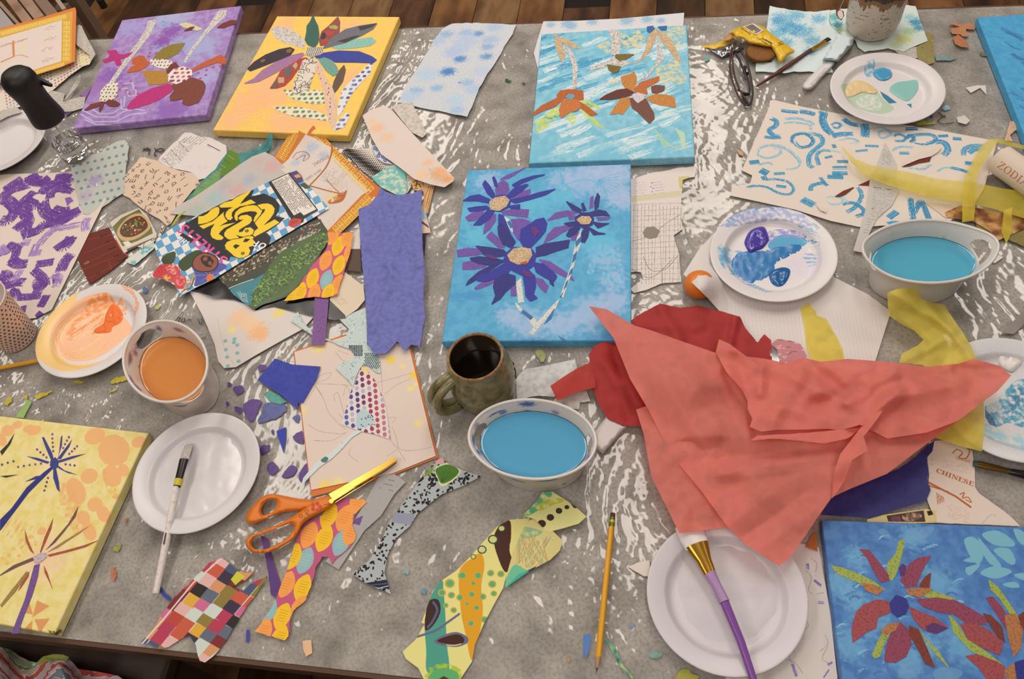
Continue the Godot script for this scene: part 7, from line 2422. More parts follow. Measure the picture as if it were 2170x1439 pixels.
	q = z("V", [-200, 460, 0, 412, 560, 265, 1090, 105, 1108, 160, 1100, 500, 1088, 890, 900, 970, 560, 1075, 430, 1120, 200, 1160, -200, 1250])
	t = tex_for(q, G("ddd2ca"), 2000).k("V")
	t.fill([-200, 440, 0, 395, 560, 245, 1120, 90, 1120, 900, 560, 1085, 430, 1130, 440, 1080, 1030, 900, 1050, 180, 560, 320, 0, 470, -200, 520], G("d97f3a"))
	t.fill([-200, 490, 0, 440, 560, 300, 1045, 165, 1040, 895, 560, 1060, 420, 1110, 440, 1030, 890, 890, 900, 290, 560, 390, 0, 555, -200, 610], G("d6a544"))
	key_band(t, 0, 495, 960, 235, 60, G("e8cc6a"), 14)
	key_band(t, 970, 300, 960, 880, 90, G("e8cc6a"), 9)
	key_band(t, 940, 930, 470, 1075, 60, G("e8cc6a"), 8)
	t.line([190, 600, 200, 820, 20, 900], 4.0, G("cf8a5a"), "", false)
	t.line([0, 680, 120, 630, 200, 630, 390, 560], 1.6, G("c9886a"))
	t.line([190, 820, 300, 800, 410, 830], 1.6, G("c9886a"))
	t.text("Animal Signs", 0, 700, 400, 580, 9.0, G("c08a70"), true, true)
	for e in [[640, 420], [640, 580], [590, 730], [610, 880]]:
		t.print_rows([e[0], e[1], e[0] + 190, e[1] - 34, e[0], e[1] + 24], 3, G("cf9880"), 1.2, 0.3)
		t.line([e[0] + 40, e[1] - 10, e[0] + 90, e[1] - 40, e[0] + 140, e[1] - 30, e[0] + 170, e[1] - 55], 1.6, G("d4a48c"))
	t.blob(330, 700, 10, G("e4d8a0"))
	sheet("animal_placemat", "paper placemat with an orange and gold border behind the spray bottle", "placemat", q, {"h": 19.0, "cr": 1.0, "lift": [[160, 20, 60, 8.0]]}, t)
	scraps([
		["curled_newsprint", "curled grey newsprint roll beside the orange placemat", "newsprint", "V", [1095, 420, 1110, 370, 1150, 355, 1190, 380, 1250, 520, 1370, 740, 1390, 790, 1320, 890, 1300, 800, 1200, 720, 1100, 640], 14.0, pattern("fine"), {"lift": [[178, 80, 12, 12.0, 30]]}],
		["newsprint_sheet", "flat grey newsprint sheet behind the spray bottle's neck", "newsprint", "g", [430, 420, 600, 395, 760, 430, 735, 530, 900, 480, 1000, 470, 985, 600, 860, 640, 700, 650, 560, 600], 4.6, pattern("fine")],
		["newsprint_point", "pointed newsprint strip standing up beside the violet canvas", "newsprint", "g", [735, 530, 800, 440, 860, 330, 935, 210, 960, 260, 900, 360, 820, 440], 9.0, pattern("fine"), {"lift": [[168, 160, 14, 16.0]]}],
		["mauve_scrap", "small mauve scrap touching the violet canvas", "paper scrap", "g", [930, 440, 1050, 360, 1060, 390, 1010, 480, 960, 460], 3.0, M(G("8a6a9c"), 0.8)],
		["purple_scrap", "dark purple scrap under the newsprint by the bottle", "paper scrap", "g", [690, 650, 860, 640, 790, 690, 730, 705], 3.2, M(G("5a4268"), 0.8)],
		["white_text_scrap", "white scrap with black print lying on the far left plate", "paper scrap", "g", [-100, 620, 0, 640, 90, 610, 200, 590, 260, 650, 100, 700, -100, 800], 24.0, pattern("fine")],
	])

func build_papers_right() -> void:
	var q: PackedVector2Array
	var t: Tex
	# --- blue brush practice sheet with tears
	q = z("p", [1637, 211, 1700, 226, 1800, 245, 1900, 262, 2000, 278, 2113, 299, 2105, 330, 2085, 400, 2060, 440, 2010, 470, 1950, 480, 1870, 478, 1826, 482, 1760, 468, 1684, 444, 1620, 430, 1545, 414, 1560, 395, 1590, 388, 1594, 372, 1572, 361])
	t = tex_for(q, G("ddd3ca"), 2200).k("c")
	var b1 := [G("3f93c0"), G("2f80b4"), G("57a4cc")]
	var b2 := [G("8fc0d8"), G("a9cede"), G("6fb0d0")]
	for e in [[[285, 235, 330, 260, 320, 300, 270, 330, 300, 370, 360, 380], 8], [[230, 385, 300, 395, 370, 390], 6], [[370, 170, 440, 180, 510, 185], 7], [[520, 180, 580, 185, 650, 205], 9], [[690, 200, 720, 190, 710, 250, 740, 320, 790, 370], 12], [[790, 380, 860, 365, 960, 365], 10], [[880, 240, 940, 280, 1010, 290], 9], [[1050, 280, 1060, 330, 1055, 390], 14], [[780, 290, 820, 270, 860, 290, 830, 315, 790, 305], 4], [[460, 440, 470, 380, 560, 360, 630, 410, 600, 460, 520, 470, 470, 420], 6], [[580, 360, 680, 375, 710, 430, 660, 480, 600, 540, 600, 620, 640, 640], 7], [[1280, 390, 1330, 365, 1390, 390, 1370, 420, 1300, 420], 5], [[1400, 400, 1430, 370, 1460, 410, 1420, 430], 6], [[1380, 390, 1480, 370, 1600, 370, 1640, 410, 1560, 445, 1460, 430], 6], [[1620, 430, 1700, 430, 1740, 490, 1700, 540], 10], [[1340, 520, 1420, 520], 6], [[1870, 540, 1870, 490, 1940, 460, 2040, 460], 8], [[1910, 520, 1960, 490, 2010, 500], 9], [[1880, 600, 1950, 610], 8], [[1760, 640, 1850, 660, 1930, 690], 6], [[110, 600, 190, 590], 9], [[730, 560, 790, 545], 7], [[830, 590, 920, 590], 6], [[790, 640, 910, 640], 7], [[790, 685, 915, 685], 8], [[750, 715, 880, 720], 9], [[610, 830, 620, 790, 680, 770, 720, 770], 7], [[690, 720, 720, 760, 750, 790], 5], [[230, 740, 330, 735, 430, 760, 470, 820, 430, 860, 340, 845, 250, 800, 150, 790, 80, 805], 4], [[330, 790, 410, 800], 6], [[540, 900, 600, 930, 640, 950], 13], [[1000, 800, 1030, 870, 980, 960, 900, 1010], 6], [[870, 940, 960, 930, 1040, 980, 1040, 1020, 980, 1040], 6], [[1430, 890, 1440, 980, 1455, 1085], 9], [[1460, 1010, 1510, 920, 1540, 960, 1590, 1080], 9], [[1250, 1050, 1320, 1000], 11], [[1240, 1100, 1300, 1090, 1360, 1100], 7], [[670, 580, 660, 540, 700, 500, 780, 500], 5], [[660, 560, 680, 620], 6], [[1060, 460, 1170, 465], 5], [[980, 505, 1080, 495], 4], [[1660, 380, 1740, 375], 7], [[1780, 400, 1850, 405], 7], [[1390, 320, 1490, 320], 7], [[200, 660, 260, 690], 12], [[220, 710, 240, 740], 8], [[310, 690, 400, 685], 6], [[790, 465, 820, 460], 8]]:
		t.brush(e[0], e[1] * 1.3, b1, 0.35)
	for e in [[[390, 240, 500, 235, 600, 260, 640, 290], 5], [[390, 275, 480, 270, 600, 290, 610, 330], 4], [[170, 540, 200, 480, 280, 455, 400, 480, 500, 560, 520, 620, 470, 650, 400, 650], 5], [[180, 540, 260, 560, 350, 530, 360, 490, 290, 480], 4], [[1100, 320, 1200, 310, 1270, 360, 1200, 400, 1170, 350, 1260, 330, 1350, 350], 4], [[840, 420, 920, 400, 1000, 420, 940, 450], 4], [[1280, 500, 1350, 470, 1460, 475], 5], [[1650, 670, 1720, 640, 1840, 660], 4], [[720, 900, 760, 880, 860, 890, 860, 930, 780, 940, 730, 910], 4], [[860, 870, 920, 930], 3], [[1420, 640, 1540, 650, 1600, 610], 4], [[680, 500, 760, 495, 870, 520], 3], [[180, 620, 260, 600, 300, 620], 4]]:
		t.brush(e[0], e[1] * 1.2, b2, 0.6)
	var sh := sheet("blue_practice_sheet", "torn cream sheet covered with loose blue brush marks", "paper", q, {"h": 3.4, "cr": 0.8, "step": 14.0}, t)
	for f in [[1365, 635, 1440, 590, 1500, 565, 1605, 545, 1590, 590, 1500, 605, 1420, 630], [810, 875, 880, 830, 960, 800, 970, 805, 900, 860, 850, 880], [1000, 785, 1100, 740, 1090, 790]]:
		piece("tear", sh, z("c", f), 4.9, M(G("6a2a20"), 0.8), 0.4, "dark red lining seen through the tear")
	for f in [[1360, 630, 1370, 580, 1500, 520, 1690, 470, 1660, 510, 1600, 548, 1500, 572], [640, 920, 670, 950, 745, 980, 740, 1010, 690, 990]]:
		piece("torn_flap", sh, z("c", f), 6.4, M(G("dccfc4"), 0.85), 0.5)
	# --- translucent text strip
	q = z("I", [1340, 340, 1410, 480, 1400, 560, 1420, 640, 1380, 720, 1290, 800, 1230, 920, 1200, 1000, 1150, 990, 1190, 860, 1230, 720, 1250, 560, 1310, 430])
	t = tex_for(q, G("d2cfcc"), 2600).k("I")
	t.print_rows([1330, 390, 1390, 400, 1320, 470], 8, G("6a6666"), 1.1)
	t.print_rows([1275, 620, 1400, 640, 1250, 780], 16, G("8a8684"), 1.0)
	t.print_rows([1270, 610, 1400, 630, 1270, 620], 1, G("2a2828"), 1.8)
	t.print_rows([1250, 735, 1330, 745, 1250, 740], 1, G("2a2828"), 1.8)
	t.print_rows([1235, 800, 1310, 812, 1210, 880], 6, G("7a7676"), 1.1)
	veil("text_tissue_strip", "narrow translucent strip of tiny black print on the blue practice sheet", "tissue paper", q, {"h": 5.6, "cr": 0.5}, t, 0.88)

	# --- white towel the blue plate stands on; the clementine under its corner
	q = z("p", [1448, 581, 1480, 530, 1510, 497, 1560, 480, 1700, 500, 1769, 588, 1840, 624, 1888, 660, 1855, 765, 1830, 800, 1700, 800, 1600, 745, 1538, 675, 1501, 633])
	t = tex_for(q, G("d9d3d2"), 1500).k("M")
	for i in 40:
		t.line([380 + i * 20, 60 + i * 3, 420 + i * 20, 390], 0.5, G("cfc9c8"), "", false)
	sheet("white_paper_towel", "plain white paper towel under the blue paint plate", "paper towel", q, {"h": 4.2, "th": 0.8, "cr": 0.5, "lift": [[1487, 602, 36, 50.0, 36]]}, t)
	var fruit := thing("clementine", "small orange clementine under the corner of the white paper towel", "fruit", P(1480, 622, 0.0))
	fruit.position.y = TY + 0.0025
	var mb := MB.new()
	var prof := []
	for i in 17:
		var a := -PI / 2 + PI * i / 16.0
		prof.append(Vector2(cos(a) * 0.0225, 0.0195 + sin(a) * 0.0195))
	prof.reverse()
	mb.lathe(prof, 40)
	var peel := tri_mat(noise_img(0.2, 91, [G("c85a14"), G("e07a22"), G("e88a30")], 128), 40.0, 0.4)
	part("peel", mb.mesh(), peel, fruit)
	mb = MB.new()
	mb.lathe([Vector2(0, 0.0398), Vector2(0.0016, 0.0394), Vector2(0.002, 0.0386)], 10)
	part("stem_button", mb.mesh(), M(G("6a6a30"), 0.7), fruit)

	# --- navy paper, Chinese placemat piece, photo strip, sketch paper
	scraps([
		["navy_paper_sheet", "dark navy paper sheet under the coral tissue", "paper", "S", [300, 400, 450, 330, 680, 250, 780, 180, 850, 110, 880, 90, 870, 150, 835, 190, 850, 280, 835, 300, 860, 370, 835, 430, 700, 470, 600, 500, 520, 527, 240, 510], 6.4, mottled(G("2c2e7c"), 0.6), {"cr": 1.8}],
	])
	q = z("S", [850, 95, 960, 85, 1060, 130, 1095, 150, 1110, 260, 1110, 350, 1130, 385, 1290, 500, 1370, 575, 880, 555, 860, 480, 840, 420, 850, 290, 840, 190])
	t = tex_for(q, G("dccfc4"), 2600).k("S")
	var rust := G("b5622e")
	t.text("CHINESE", 890, 270, 1100, 350, 11.5, G("b0562c"), true, true, true)
	t.line([845, 325, 930, 370, 1000, 405, 1085, 465], 4.6, rust, "", false)
	t.line([850, 345, 960, 380], 3.0, rust, "", false)
	for i in 5:
		t.line([895 + i * 9, 385 + i * 6, 900 + i * 9, 450 - i * 4], 1.5, rust, "", false)
	t.line([1025, 395, 1050, 385, 1040, 415, 1070, 410, 1090, 440, 1060, 425], 2.2, rust)
	t.line([985, 160, 1010, 140, 1040, 160, 1020, 185, 1060, 190, 1080, 150, 1060, 130], 2.2, G("a8583a"))
	t.text("THERE", 1000, 195, 1085, 215, 6.0, rust, true, true)
	t.print_rows([930, 200, 1090, 235, 925, 240], 5, G("c8a890"), 1.2)
	t.print_rows([950, 450, 1080, 480, 960, 530], 9, G("d4a890"), 1.2, 0.3)
	t.print_rows([860, 170, 875, 175, 860, 300], 6, G("b88060"), 1.2)
	t.line([1150, 560, 1200, 510, 1230, 520], 0.8, G("9a9088"))
	t.fill([855, 480, 890, 485, 895, 555, 870, 555], G("d8c48a"))
	sheet("placemat_piece", "torn white placemat piece with rust-red lettering beside the navy sheet", "placemat", q, {"h": 3.6, "torn": 0.6, "cr": 0.8}, t)
	q = z("S", [500, 535, 590, 510, 840, 475, 870, 490, 890, 555, 720, 560, 500, 550])
	t = tex_for(q, G("d4c48e"), 2600).k("S")
	t.fill([610, 515, 820, 485, 830, 550, 620, 548], G("4a3834"))
	t.fill([700, 515, 740, 500, 790, 500, 810, 520, 760, 545, 710, 540], G("c09a86"), "c", true)
	t.fill([640, 520, 680, 515, 690, 545, 640, 545], G("7a4a5a"), "c", true)
	t.fill([838, 490, 865, 485, 875, 508, 848, 515], G("1c1a18"))
	sheet("photo_strip", "small dark photo strip on cream paper behind the deep blue canvas", "photo", q, {"h": 5.2}, t)
	q = z("p", [1640, 1140, 1735, 1160, 1760, 1300, 1775, 1445, 1540, 1445, 1500, 1300])
	t = tex_for(q, G("d2cac6"), 1800).k("R")
	for f in [[1400, 650, 1440, 700, 1420, 790, 1450, 820], [1400, 1000, 1420, 1050, 1390, 1080], [1330, 1210, 1280, 1280, 1320, 1340], [1480, 820, 1530, 810], [1560, 1200, 1520, 1290, 1580, 1330], [1440, 560, 1480, 600, 1470, 660], [1240, 1290, 1320, 1320, 1380, 1400], [1500, 1240, 1560, 1180, 1540, 1120], [1140, 1300, 1180, 1340, 1130, 1350]]:
		t.line(f, 0.8, G("9a9288"))
	for f in [[1490, 880, 1530, 885], [1300, 1330, 1330, 1420], [1520, 1420, 1560, 1360], [1560, 1330, 1590, 1310], [1410, 600, 1415, 640], [1460, 720, 1510, 760], [1295, 1220, 1310, 1240]]:
		t.brush(f, 4, [G("6a68a8"), G("8c84b8")], 0.8)
	sheet("doodle_sheet", "white sheet with thin pencil loops and violet ink marks under the big plate", "drawing", q, {"h": 2.9}, t)
	scraps([
		["orange_print_scrap", "small orange and gold printed scrap left of the deep blue canvas", "paper scrap", "S", [150, 690, 190, 620, 215, 610, 220, 716], 4.6, M(G("b0642c"), 0.7)],
		["magazine_scrap", "pink and green magazine scrap poking out of the red tissue", "paper scrap", "M", [610, 310, 640, 285, 700, 290, 760, 310, 790, 370, 760, 440, 660, 440, 640, 340], 12.0, pattern("pinktext")],
		["foil_scrap", "crumpled silver foil scrap beside the red tissue", "foil", "M", [600, 310, 640, 330, 690, 410, 660, 450, 610, 430], 10.0, M(G("b8b8bc"), 0.25, 0.9), {"cr": 3.0}],
		["grey_card", "grey card with a white edge leaning in beside the right-hand plate", "card", "U", [755, 455, 800, 420, 860, 350, 907, 305, 1000, 240, 1000, 330, 907, 400, 840, 462], 4.0, M(G("8e8884"), 0.6), {"lift": [[2170, 660, 30, 12.0]]}],
		["brown_photo_piece", "brown and ochre printed piece tucked under the yellow tissue", "paper scrap", "W", [410, 1000, 540, 940, 680, 960, 900, 1010, 1100, 1000, 1100, 1130, 900, 1220, 850, 1240, 790, 1160, 660, 1080, 420, 1040], 5.0, tri_mat(noise_img(0.03, 44, [G("4a2a1c"), G("8a5a34"), G("c09458"), G("cdb890")], 128), 9.0)],
		["olive_paper_piece", "olive-brown paper piece below the yellow tissue by the tub's handle", "paper scrap", "W", [660, 1060, 790, 1120, 900, 1180, 1100, 1080, 1100, 1300, 900, 1210, 840, 1250, 700, 1200], 3.6, tissue("8a7c3c")],
		["white_wedge", "white paper wedge under the turquoise tub's handle", "paper scrap", "W", [780, 1400, 860, 1360, 905, 1380, 830, 1430], 3.4, M(G("d8d4d0"), 0.8)],
		["cream_wedge", "cream scrap with brown paint beside the practice sheet's end", "paper scrap", "W", [240, 915, 540, 935, 530, 960, 420, 1050, 340, 990], 4.6, M(G("d8c8b8"), 0.8)],
		["orange_edged_scrap", "white scrap with an orange painted corner behind the rolled zodiac paper", "paper scrap", "W", [960, 225, 1050, 240, 1110, 262, 1000, 310, 960, 345, 985, 400, 915, 390], 3.2, orange_white(), {"lift": [[2150, 265, 12, 4.0]]}],
	])
	# rolled zodiac paper at the right edge
	var roll := thing("rolled_zodiac_paper", "loosely rolled white paper with red zodiac lettering", "paper roll", P(2150, 350, 0.004))
	t = Tex.new().setup(self, Vector2.ZERO, 0.2, 0.12, 2600.0, G("dccfc0"))
	for i in 5:
		t.letters("ZODIAC", Vector2(40 + i * 100, 40), Vector2(40 + i * 100, 220), 34.0, G("b86a44"), true, true)
	for i in 6:
		t.im.fill_rect(Rect2i(rng.randi_range(10, 480), rng.randi_range(200, 290), 34, 22), G("c8925c"))
	mb = MB.new()
	var a0 := P(2118, 335, 0.03)
	var ax := (P(2170, 372, 0.03) - a0).normalized()
	var nn := 40
	for j in 2:
		for s in 2:
			for i in nn + 1:
				var a := TAU * 1.15 * i / nn + 0.4
				var r := 0.02 + 0.004 * i / nn - (0.0004 if s == 1 else 0.0)
				var sd := ax.cross(Vector3.UP).normalized()
				mb.add(a0 + ax * 0.11 * j + sd * cos(a) * r + Vector3.UP * sin(a) * r - roll.position, Vector2(float(i) / nn, j))
	for s in 2:
		for i in nn:
			var b := s * (nn + 1) + i
			var c := b + 2 * (nn + 1)
			mb.quad(b, c, c + 1, b + 1)
	part("roll", mb.mesh(), t.mat(0.85), roll)
	# --- yellow tissues
	scraps([
		["yellow_tissue_band", "sheer yellow tissue band lying across the blue practice sheet", "tissue paper", "I", [1075, 365, 1100, 380, 1160, 440, 1260, 480, 1450, 515, 1650, 560, 1850, 580, 2000, 610, 2180, 640, 2180, 800, 2080, 770, 1990, 740, 1800, 700, 1600, 670, 1400, 610, 1280, 570, 1200, 530, 1130, 450], 16.0, thin("f0e456", 0.42), {"cr": 2.4, "lift": [[2060, 400, 40, 12.0], [1800, 340, 40, 4.0]]}],
		["yellow_tissue_fold", "sheer yellow tissue strip crossing the other band near the rolled paper", "tissue paper", "I", [1810, 560, 1850, 480, 1900, 380, 1960, 325, 2010, 320, 2170, 360, 2170, 385, 2010, 345, 1960, 420, 1910, 500, 1880, 590, 1880, 700, 1870, 810, 1800, 820, 1800, 700], 22.0, thin("f0e456", 0.45), {"cr": 2.4, "lift": [[2060, 400, 40, 12.0], [2110, 300, 30, 14.0]]}],
		["yellow_tissue_tab", "small pointed yellow tissue tab hanging below the tissue band", "tissue paper", "I", [2050, 750, 2100, 730, 2095, 880, 2065, 950, 2035, 880], 8.0, thin("efe35c", 0.6), {"lift": [[2140, 450, 20, 16.0]]}],
		["yellow_tissue_strip", "flat yellow tissue strip on the white paper towel", "tissue paper", "M", [760, 130, 800, 100, 835, 140, 840, 165, 890, 180, 920, 240, 945, 270, 970, 330, 985, 400, 890, 410, 820, 395, 790, 330, 780, 240], 6.6, thin("faf082", 0.58), {"torn": 1.0}],
		["yellow_tissue_twist", "crumpled yellow tissue draped from the turquoise tub to the plate", "tissue paper", "U", [0, 190, 60, 165, 200, 145, 230, 230, 280, 250, 380, 270, 430, 350, 500, 450, 560, 550, 600, 640, 640, 760, 640, 940, 645, 1100, 630, 1240, 500, 1210, 320, 1150, 300, 1000, 320, 760, 240, 670, 80, 650, 100, 590, 200, 540, 240, 500, 180, 440, 100, 400, 10, 340], 26.0, thin("fbf07a", 0.55), {"cr": 4.0, "folds": [[1890, 620, 2020, 700, 16, 8.0], [1900, 690, 1960, 730, 14, -8.0], [1960, 640, 2060, 760, 14, 8.0], [2000, 720, 1920, 760, 14, 7.0]], "step": 6.0, "lift": [[1900, 612, 50, 34.0], [2050, 700, 30, 12.0]]}],
	])
	build_coral()
	# --- top right: blue towel pieces, print scraps, peel
	q = z("E", [545, 38, 640, 55, 740, 70, 850, 75, 930, 60, 925, 130, 945, 180, 1000, 220, 960, 330, 930, 400, 950, 460, 880, 472, 800, 455, 760, 460, 700, 455, 640, 468, 560, 462, 455, 455, 458, 405, 560, 395, 530, 300, 528, 180, 540, 90])
	t = tex_for(q, G("cfdfe2"), 1800).k("E")
	for b in [[620, 120, 34], [690, 180, 34], [600, 210, 26], [760, 200, 34], [650, 270, 24], [820, 260, 26], [720, 100, 26], [800, 330, 20], [860, 120, 24], [640, 160, 30]]:
		t.blob(b[0], b[1], b[2], G("5aa9d2e0"))
	for b in [[600, 130, 16], [680, 160, 14], [640, 190, 14], [730, 180, 14], [700, 210, 12]]:
		t.blob(b[0], b[1], b[2], G("3a8fc6e0"))
	t.wash(G("d8e6e850"), "s")
	sheet("blue_dyed_towel", "crinkled paper towel soaked with bright blue dye behind the snack packet", "paper towel", q, {"h": 4.0, "cr": 4.0, "fq": 1.5, "step": 7.0, "torn": 0.8, "th": 0.6}, t)
	q = z("E", [920, 70, 1000, 55, 1200, 50, 1420, 30, 1480, 40, 1500, 110, 1530, 190, 1555, 260, 1470, 295, 1400, 330, 1300, 310, 1150, 330, 1110, 300, 1080, 240, 1000, 215, 950, 185, 925, 130])
	t = tex_for(q, G("d2dfdc"), 1800).k("E")
	for b in [[960, 110, 20, "6ab8c0"], [980, 160, 18, "5aa8b8"], [1480, 140, 22, "4a9cc0"], [1440, 200, 22, "a8cca8"], [1400, 250, 26, "c8cf8a"], [1500, 180, 16, "5a9ab0"], [1000, 190, 14, "a8c8a0"], [1350, 290, 20, "c4d4b0"], [1440, 110, 18, "a0ccd4"]]:
		t.blob(b[0], b[1], b[2], G(b[3]))
	sheet("green_dyed_towel", "paper towel with green and blue dye under the speckled mug", "paper towel", q, {"h": 4.2, "cr": 1.0, "torn": 0.8, "th": 0.6, "lift": [[1800, 75, 12, 6.0]]}, t)
	scraps([
		["striped_print_scrap", "small grey striped print scrap behind the cream paint plate", "paper scrap", "E", [1340, 320, 1480, 300, 1490, 370, 1400, 365], 3.4, pattern("fine")],
		["grass_photo_scrap", "brown and green grass photo scrap beside the speckled mug", "photo", "E", [1540, 200, 1590, 215, 1600, 400, 1530, 420, 1490, 370, 1475, 305, 1550, 262], 3.0, tri_mat(noise_img(0.05, 45, [G("6a4a34"), G("9a8468"), G("8a8a3c"), G("b8a890")], 128), 12.0)],
		["orange_peel_curl", "curl of brownish orange torn paper near the cyan-blue canvas", "paper scrap", "E", [1690, 150, 1720, 140, 1790, 160, 1815, 145, 1860, 165, 1855, 190, 1800, 185, 1820, 230, 1780, 235, 1760, 220, 1710, 215, 1700, 185, 1760, 170], 4.0, tissue("c4865c"), {"cr": 4.0, "step": 6.0}],
		["orange_peel_point", "pointed brownish orange torn paper below the paper curl", "paper scrap", "E", [1715, 240, 1750, 220, 1790, 250, 1825, 305, 1770, 300, 1730, 280], 4.0, tissue("bd7a4e"), {"cr": 3.0, "step": 6.0}],
		["teal_sliver", "curved teal paper sliver right of the grass photo scrap", "paper scrap", "E", [1600, 350, 1640, 362, 1740, 368, 1762, 362, 1700, 387, 1610, 387], 3.0, tissue("7ca0a0")],
		["olive_sliver", "small olive scrap against the cyan-blue canvas", "paper scrap", "E", [1885, 340, 1930, 325, 1955, 360, 1900, 357], 3.0, tissue("7c7c5a")],
		["white_crescent_scrap", "white crescent-shaped scrap on bare table near the cyan-blue canvas", "paper scrap", "E", [1795, 560, 1870, 545, 1925, 545, 1930, 605, 1890, 562, 1830, 595], 3.0, M(G("d4d0cc"), 0.8)],
		["crumpled_white_bit", "tiny crumpled white paper bit beside the marker name", "paper scrap", "E", [1740, 750, 1790, 735, 1825, 770, 1800, 795, 1750, 780], 3.0, M(G("d0ccc4"), 0.8), {"cr": 4.0, "step": 4.0}],
		["yellow_zigzag_scrap", "small yellow zigzag scrap at the practice sheet's far edge", "paper scrap", "E", [1480, 790, 1530, 765, 1550, 785, 1600, 765, 1605, 790, 1500, 802], 3.6, thin("d8cf48", 0.9)],
		["peach_chip", "tiny peach chip left of the blue practice sheet", "paper scrap", "I", [455, 385, 490, 400, 495, 425, 470, 415], 3.0, M(G("c8a080"), 0.8)],
		["white_towel_wad", "crumpled bluish white paper towel between the green mug and the red tissue", "paper towel", "L", [730, 560, 790, 490, 1000, 450, 1160, 415, 1180, 500, 1120, 600, 1010, 690, 900, 680, 830, 690, 740, 720], 5.0, mottled(G("d2d6d6"), 0.9), {"cr": 8.0, "step": 7.0, "th": 0.6}],
		["white_towel_tail", "flat white towel corner behind the stained blue water tub", "paper towel", "L", [830, 690, 1000, 720, 1030, 690, 1160, 650, 1240, 640, 1272, 720, 1195, 730, 1190, 780, 1000, 760], 3.4, mottled(G("d6d2d0"), 0.9), {"cr": 2.0}],
		["red_tissue_tab", "sheer red tissue tab sticking out of the red tissue heap", "tissue paper", "L", [980, 610, 1080, 540, 1180, 480, 1290, 430, 1310, 620, 1160, 660, 1030, 718, 1000, 650], 18.0, thin("c8463e", 0.82), {"cr": 1.4}],
		["yellow_green_scrap", "crumpled lime tissue scrap at the near table edge", "tissue paper", "R", [450, 1439, 470, 1390, 500, 1362, 550, 1368, 570, 1400, 630, 1420, 600, 1450, 500, 1460], 3.4, thin("c0bf5a", 0.95), {"cr": 3.0, "step": 6.0}],
		["teal_twist", "thin twisted teal and cream paper strip beside the pencil tip", "paper scrap", "Q", [1322, 1178, 1350, 1195, 1395, 1240, 1420, 1300, 1450, 1360, 1515, 1432, 1500, 1439, 1430, 1370, 1395, 1300, 1360, 1240], 3.4, tri_mat(noise_img(0.04, 46, [G("2c2420"), G("3f8a7c"), G("8ab07c"), G("d4cc8a")], 128), 14.0), {"cr": 3.0, "step": 5.0}],
		["white_paper_point", "pointed white paper corner beside the big white plate", "paper scrap", "R", [105, 622, 180, 590, 260, 575, 270, 690, 220, 690, 150, 650], 2.9, M(G("d8d0c8"), 0.85)],
		["blue_comma_scrap", "small curved dark blue scrap beside the harlequin paper", "paper scrap", "N", [835, 958, 850, 955, 870, 985, 905, 1015, 895, 1028, 855, 1000], 3.0, M(G("2c3f9a"), 0.7)],
		["blue_sliver", "blue sliver of paper below the harlequin paper", "paper scrap", "N", [1298, 1180, 1314, 1182, 1310, 1245, 1294, 1245], 3.0, M(G("3446a8"), 0.7)],
		["purple_smudge_strip", "blurred purple tissue strip under the orange scissor handles", "tissue paper", "O", [325, 560, 370, 590, 400, 720, 450, 860, 420, 945, 385, 920, 370, 780, 345, 660], 2.9, thin("6c4a92", 0.85)],
		["green_tape_strip", "short green strip behind the pale yellow canvas", "paper scrap", "J", [110, 1112, 160, 1040, 195, 985, 232, 1000, 200, 1060, 172, 1118], 2.9, M(G("8fb26a"), 0.7)],
		["peach_tuft", "tiny peach paper tuft near the table's front edge", "paper scrap", "O", [580, 1205, 632, 1198, 640, 1280, 600, 1302, 585, 1260], 3.0, M(G("e0b890"), 0.8), {"cr": 3.0, "step": 4.0}],
		["teal_leaf_scrap", "teal patterned scrap under the royal blue paper piece", "paper scrap", "K", [340, 680, 400, 660, 460, 690, 520, 740, 470, 762, 400, 745], 3.2, tissue("5fa89c")],
		["blue_slip", "small blue paper slip left of the pencil", "paper scrap", "Q", [1190, 1160, 1235, 1150, 1232, 1240, 1210, 1305, 1192, 1290], 2.9, M(G("4f7cc0"), 0.7)],
	])

func orange_white() -> StandardMaterial3D:
	return tissue("dcb898", 0.8)

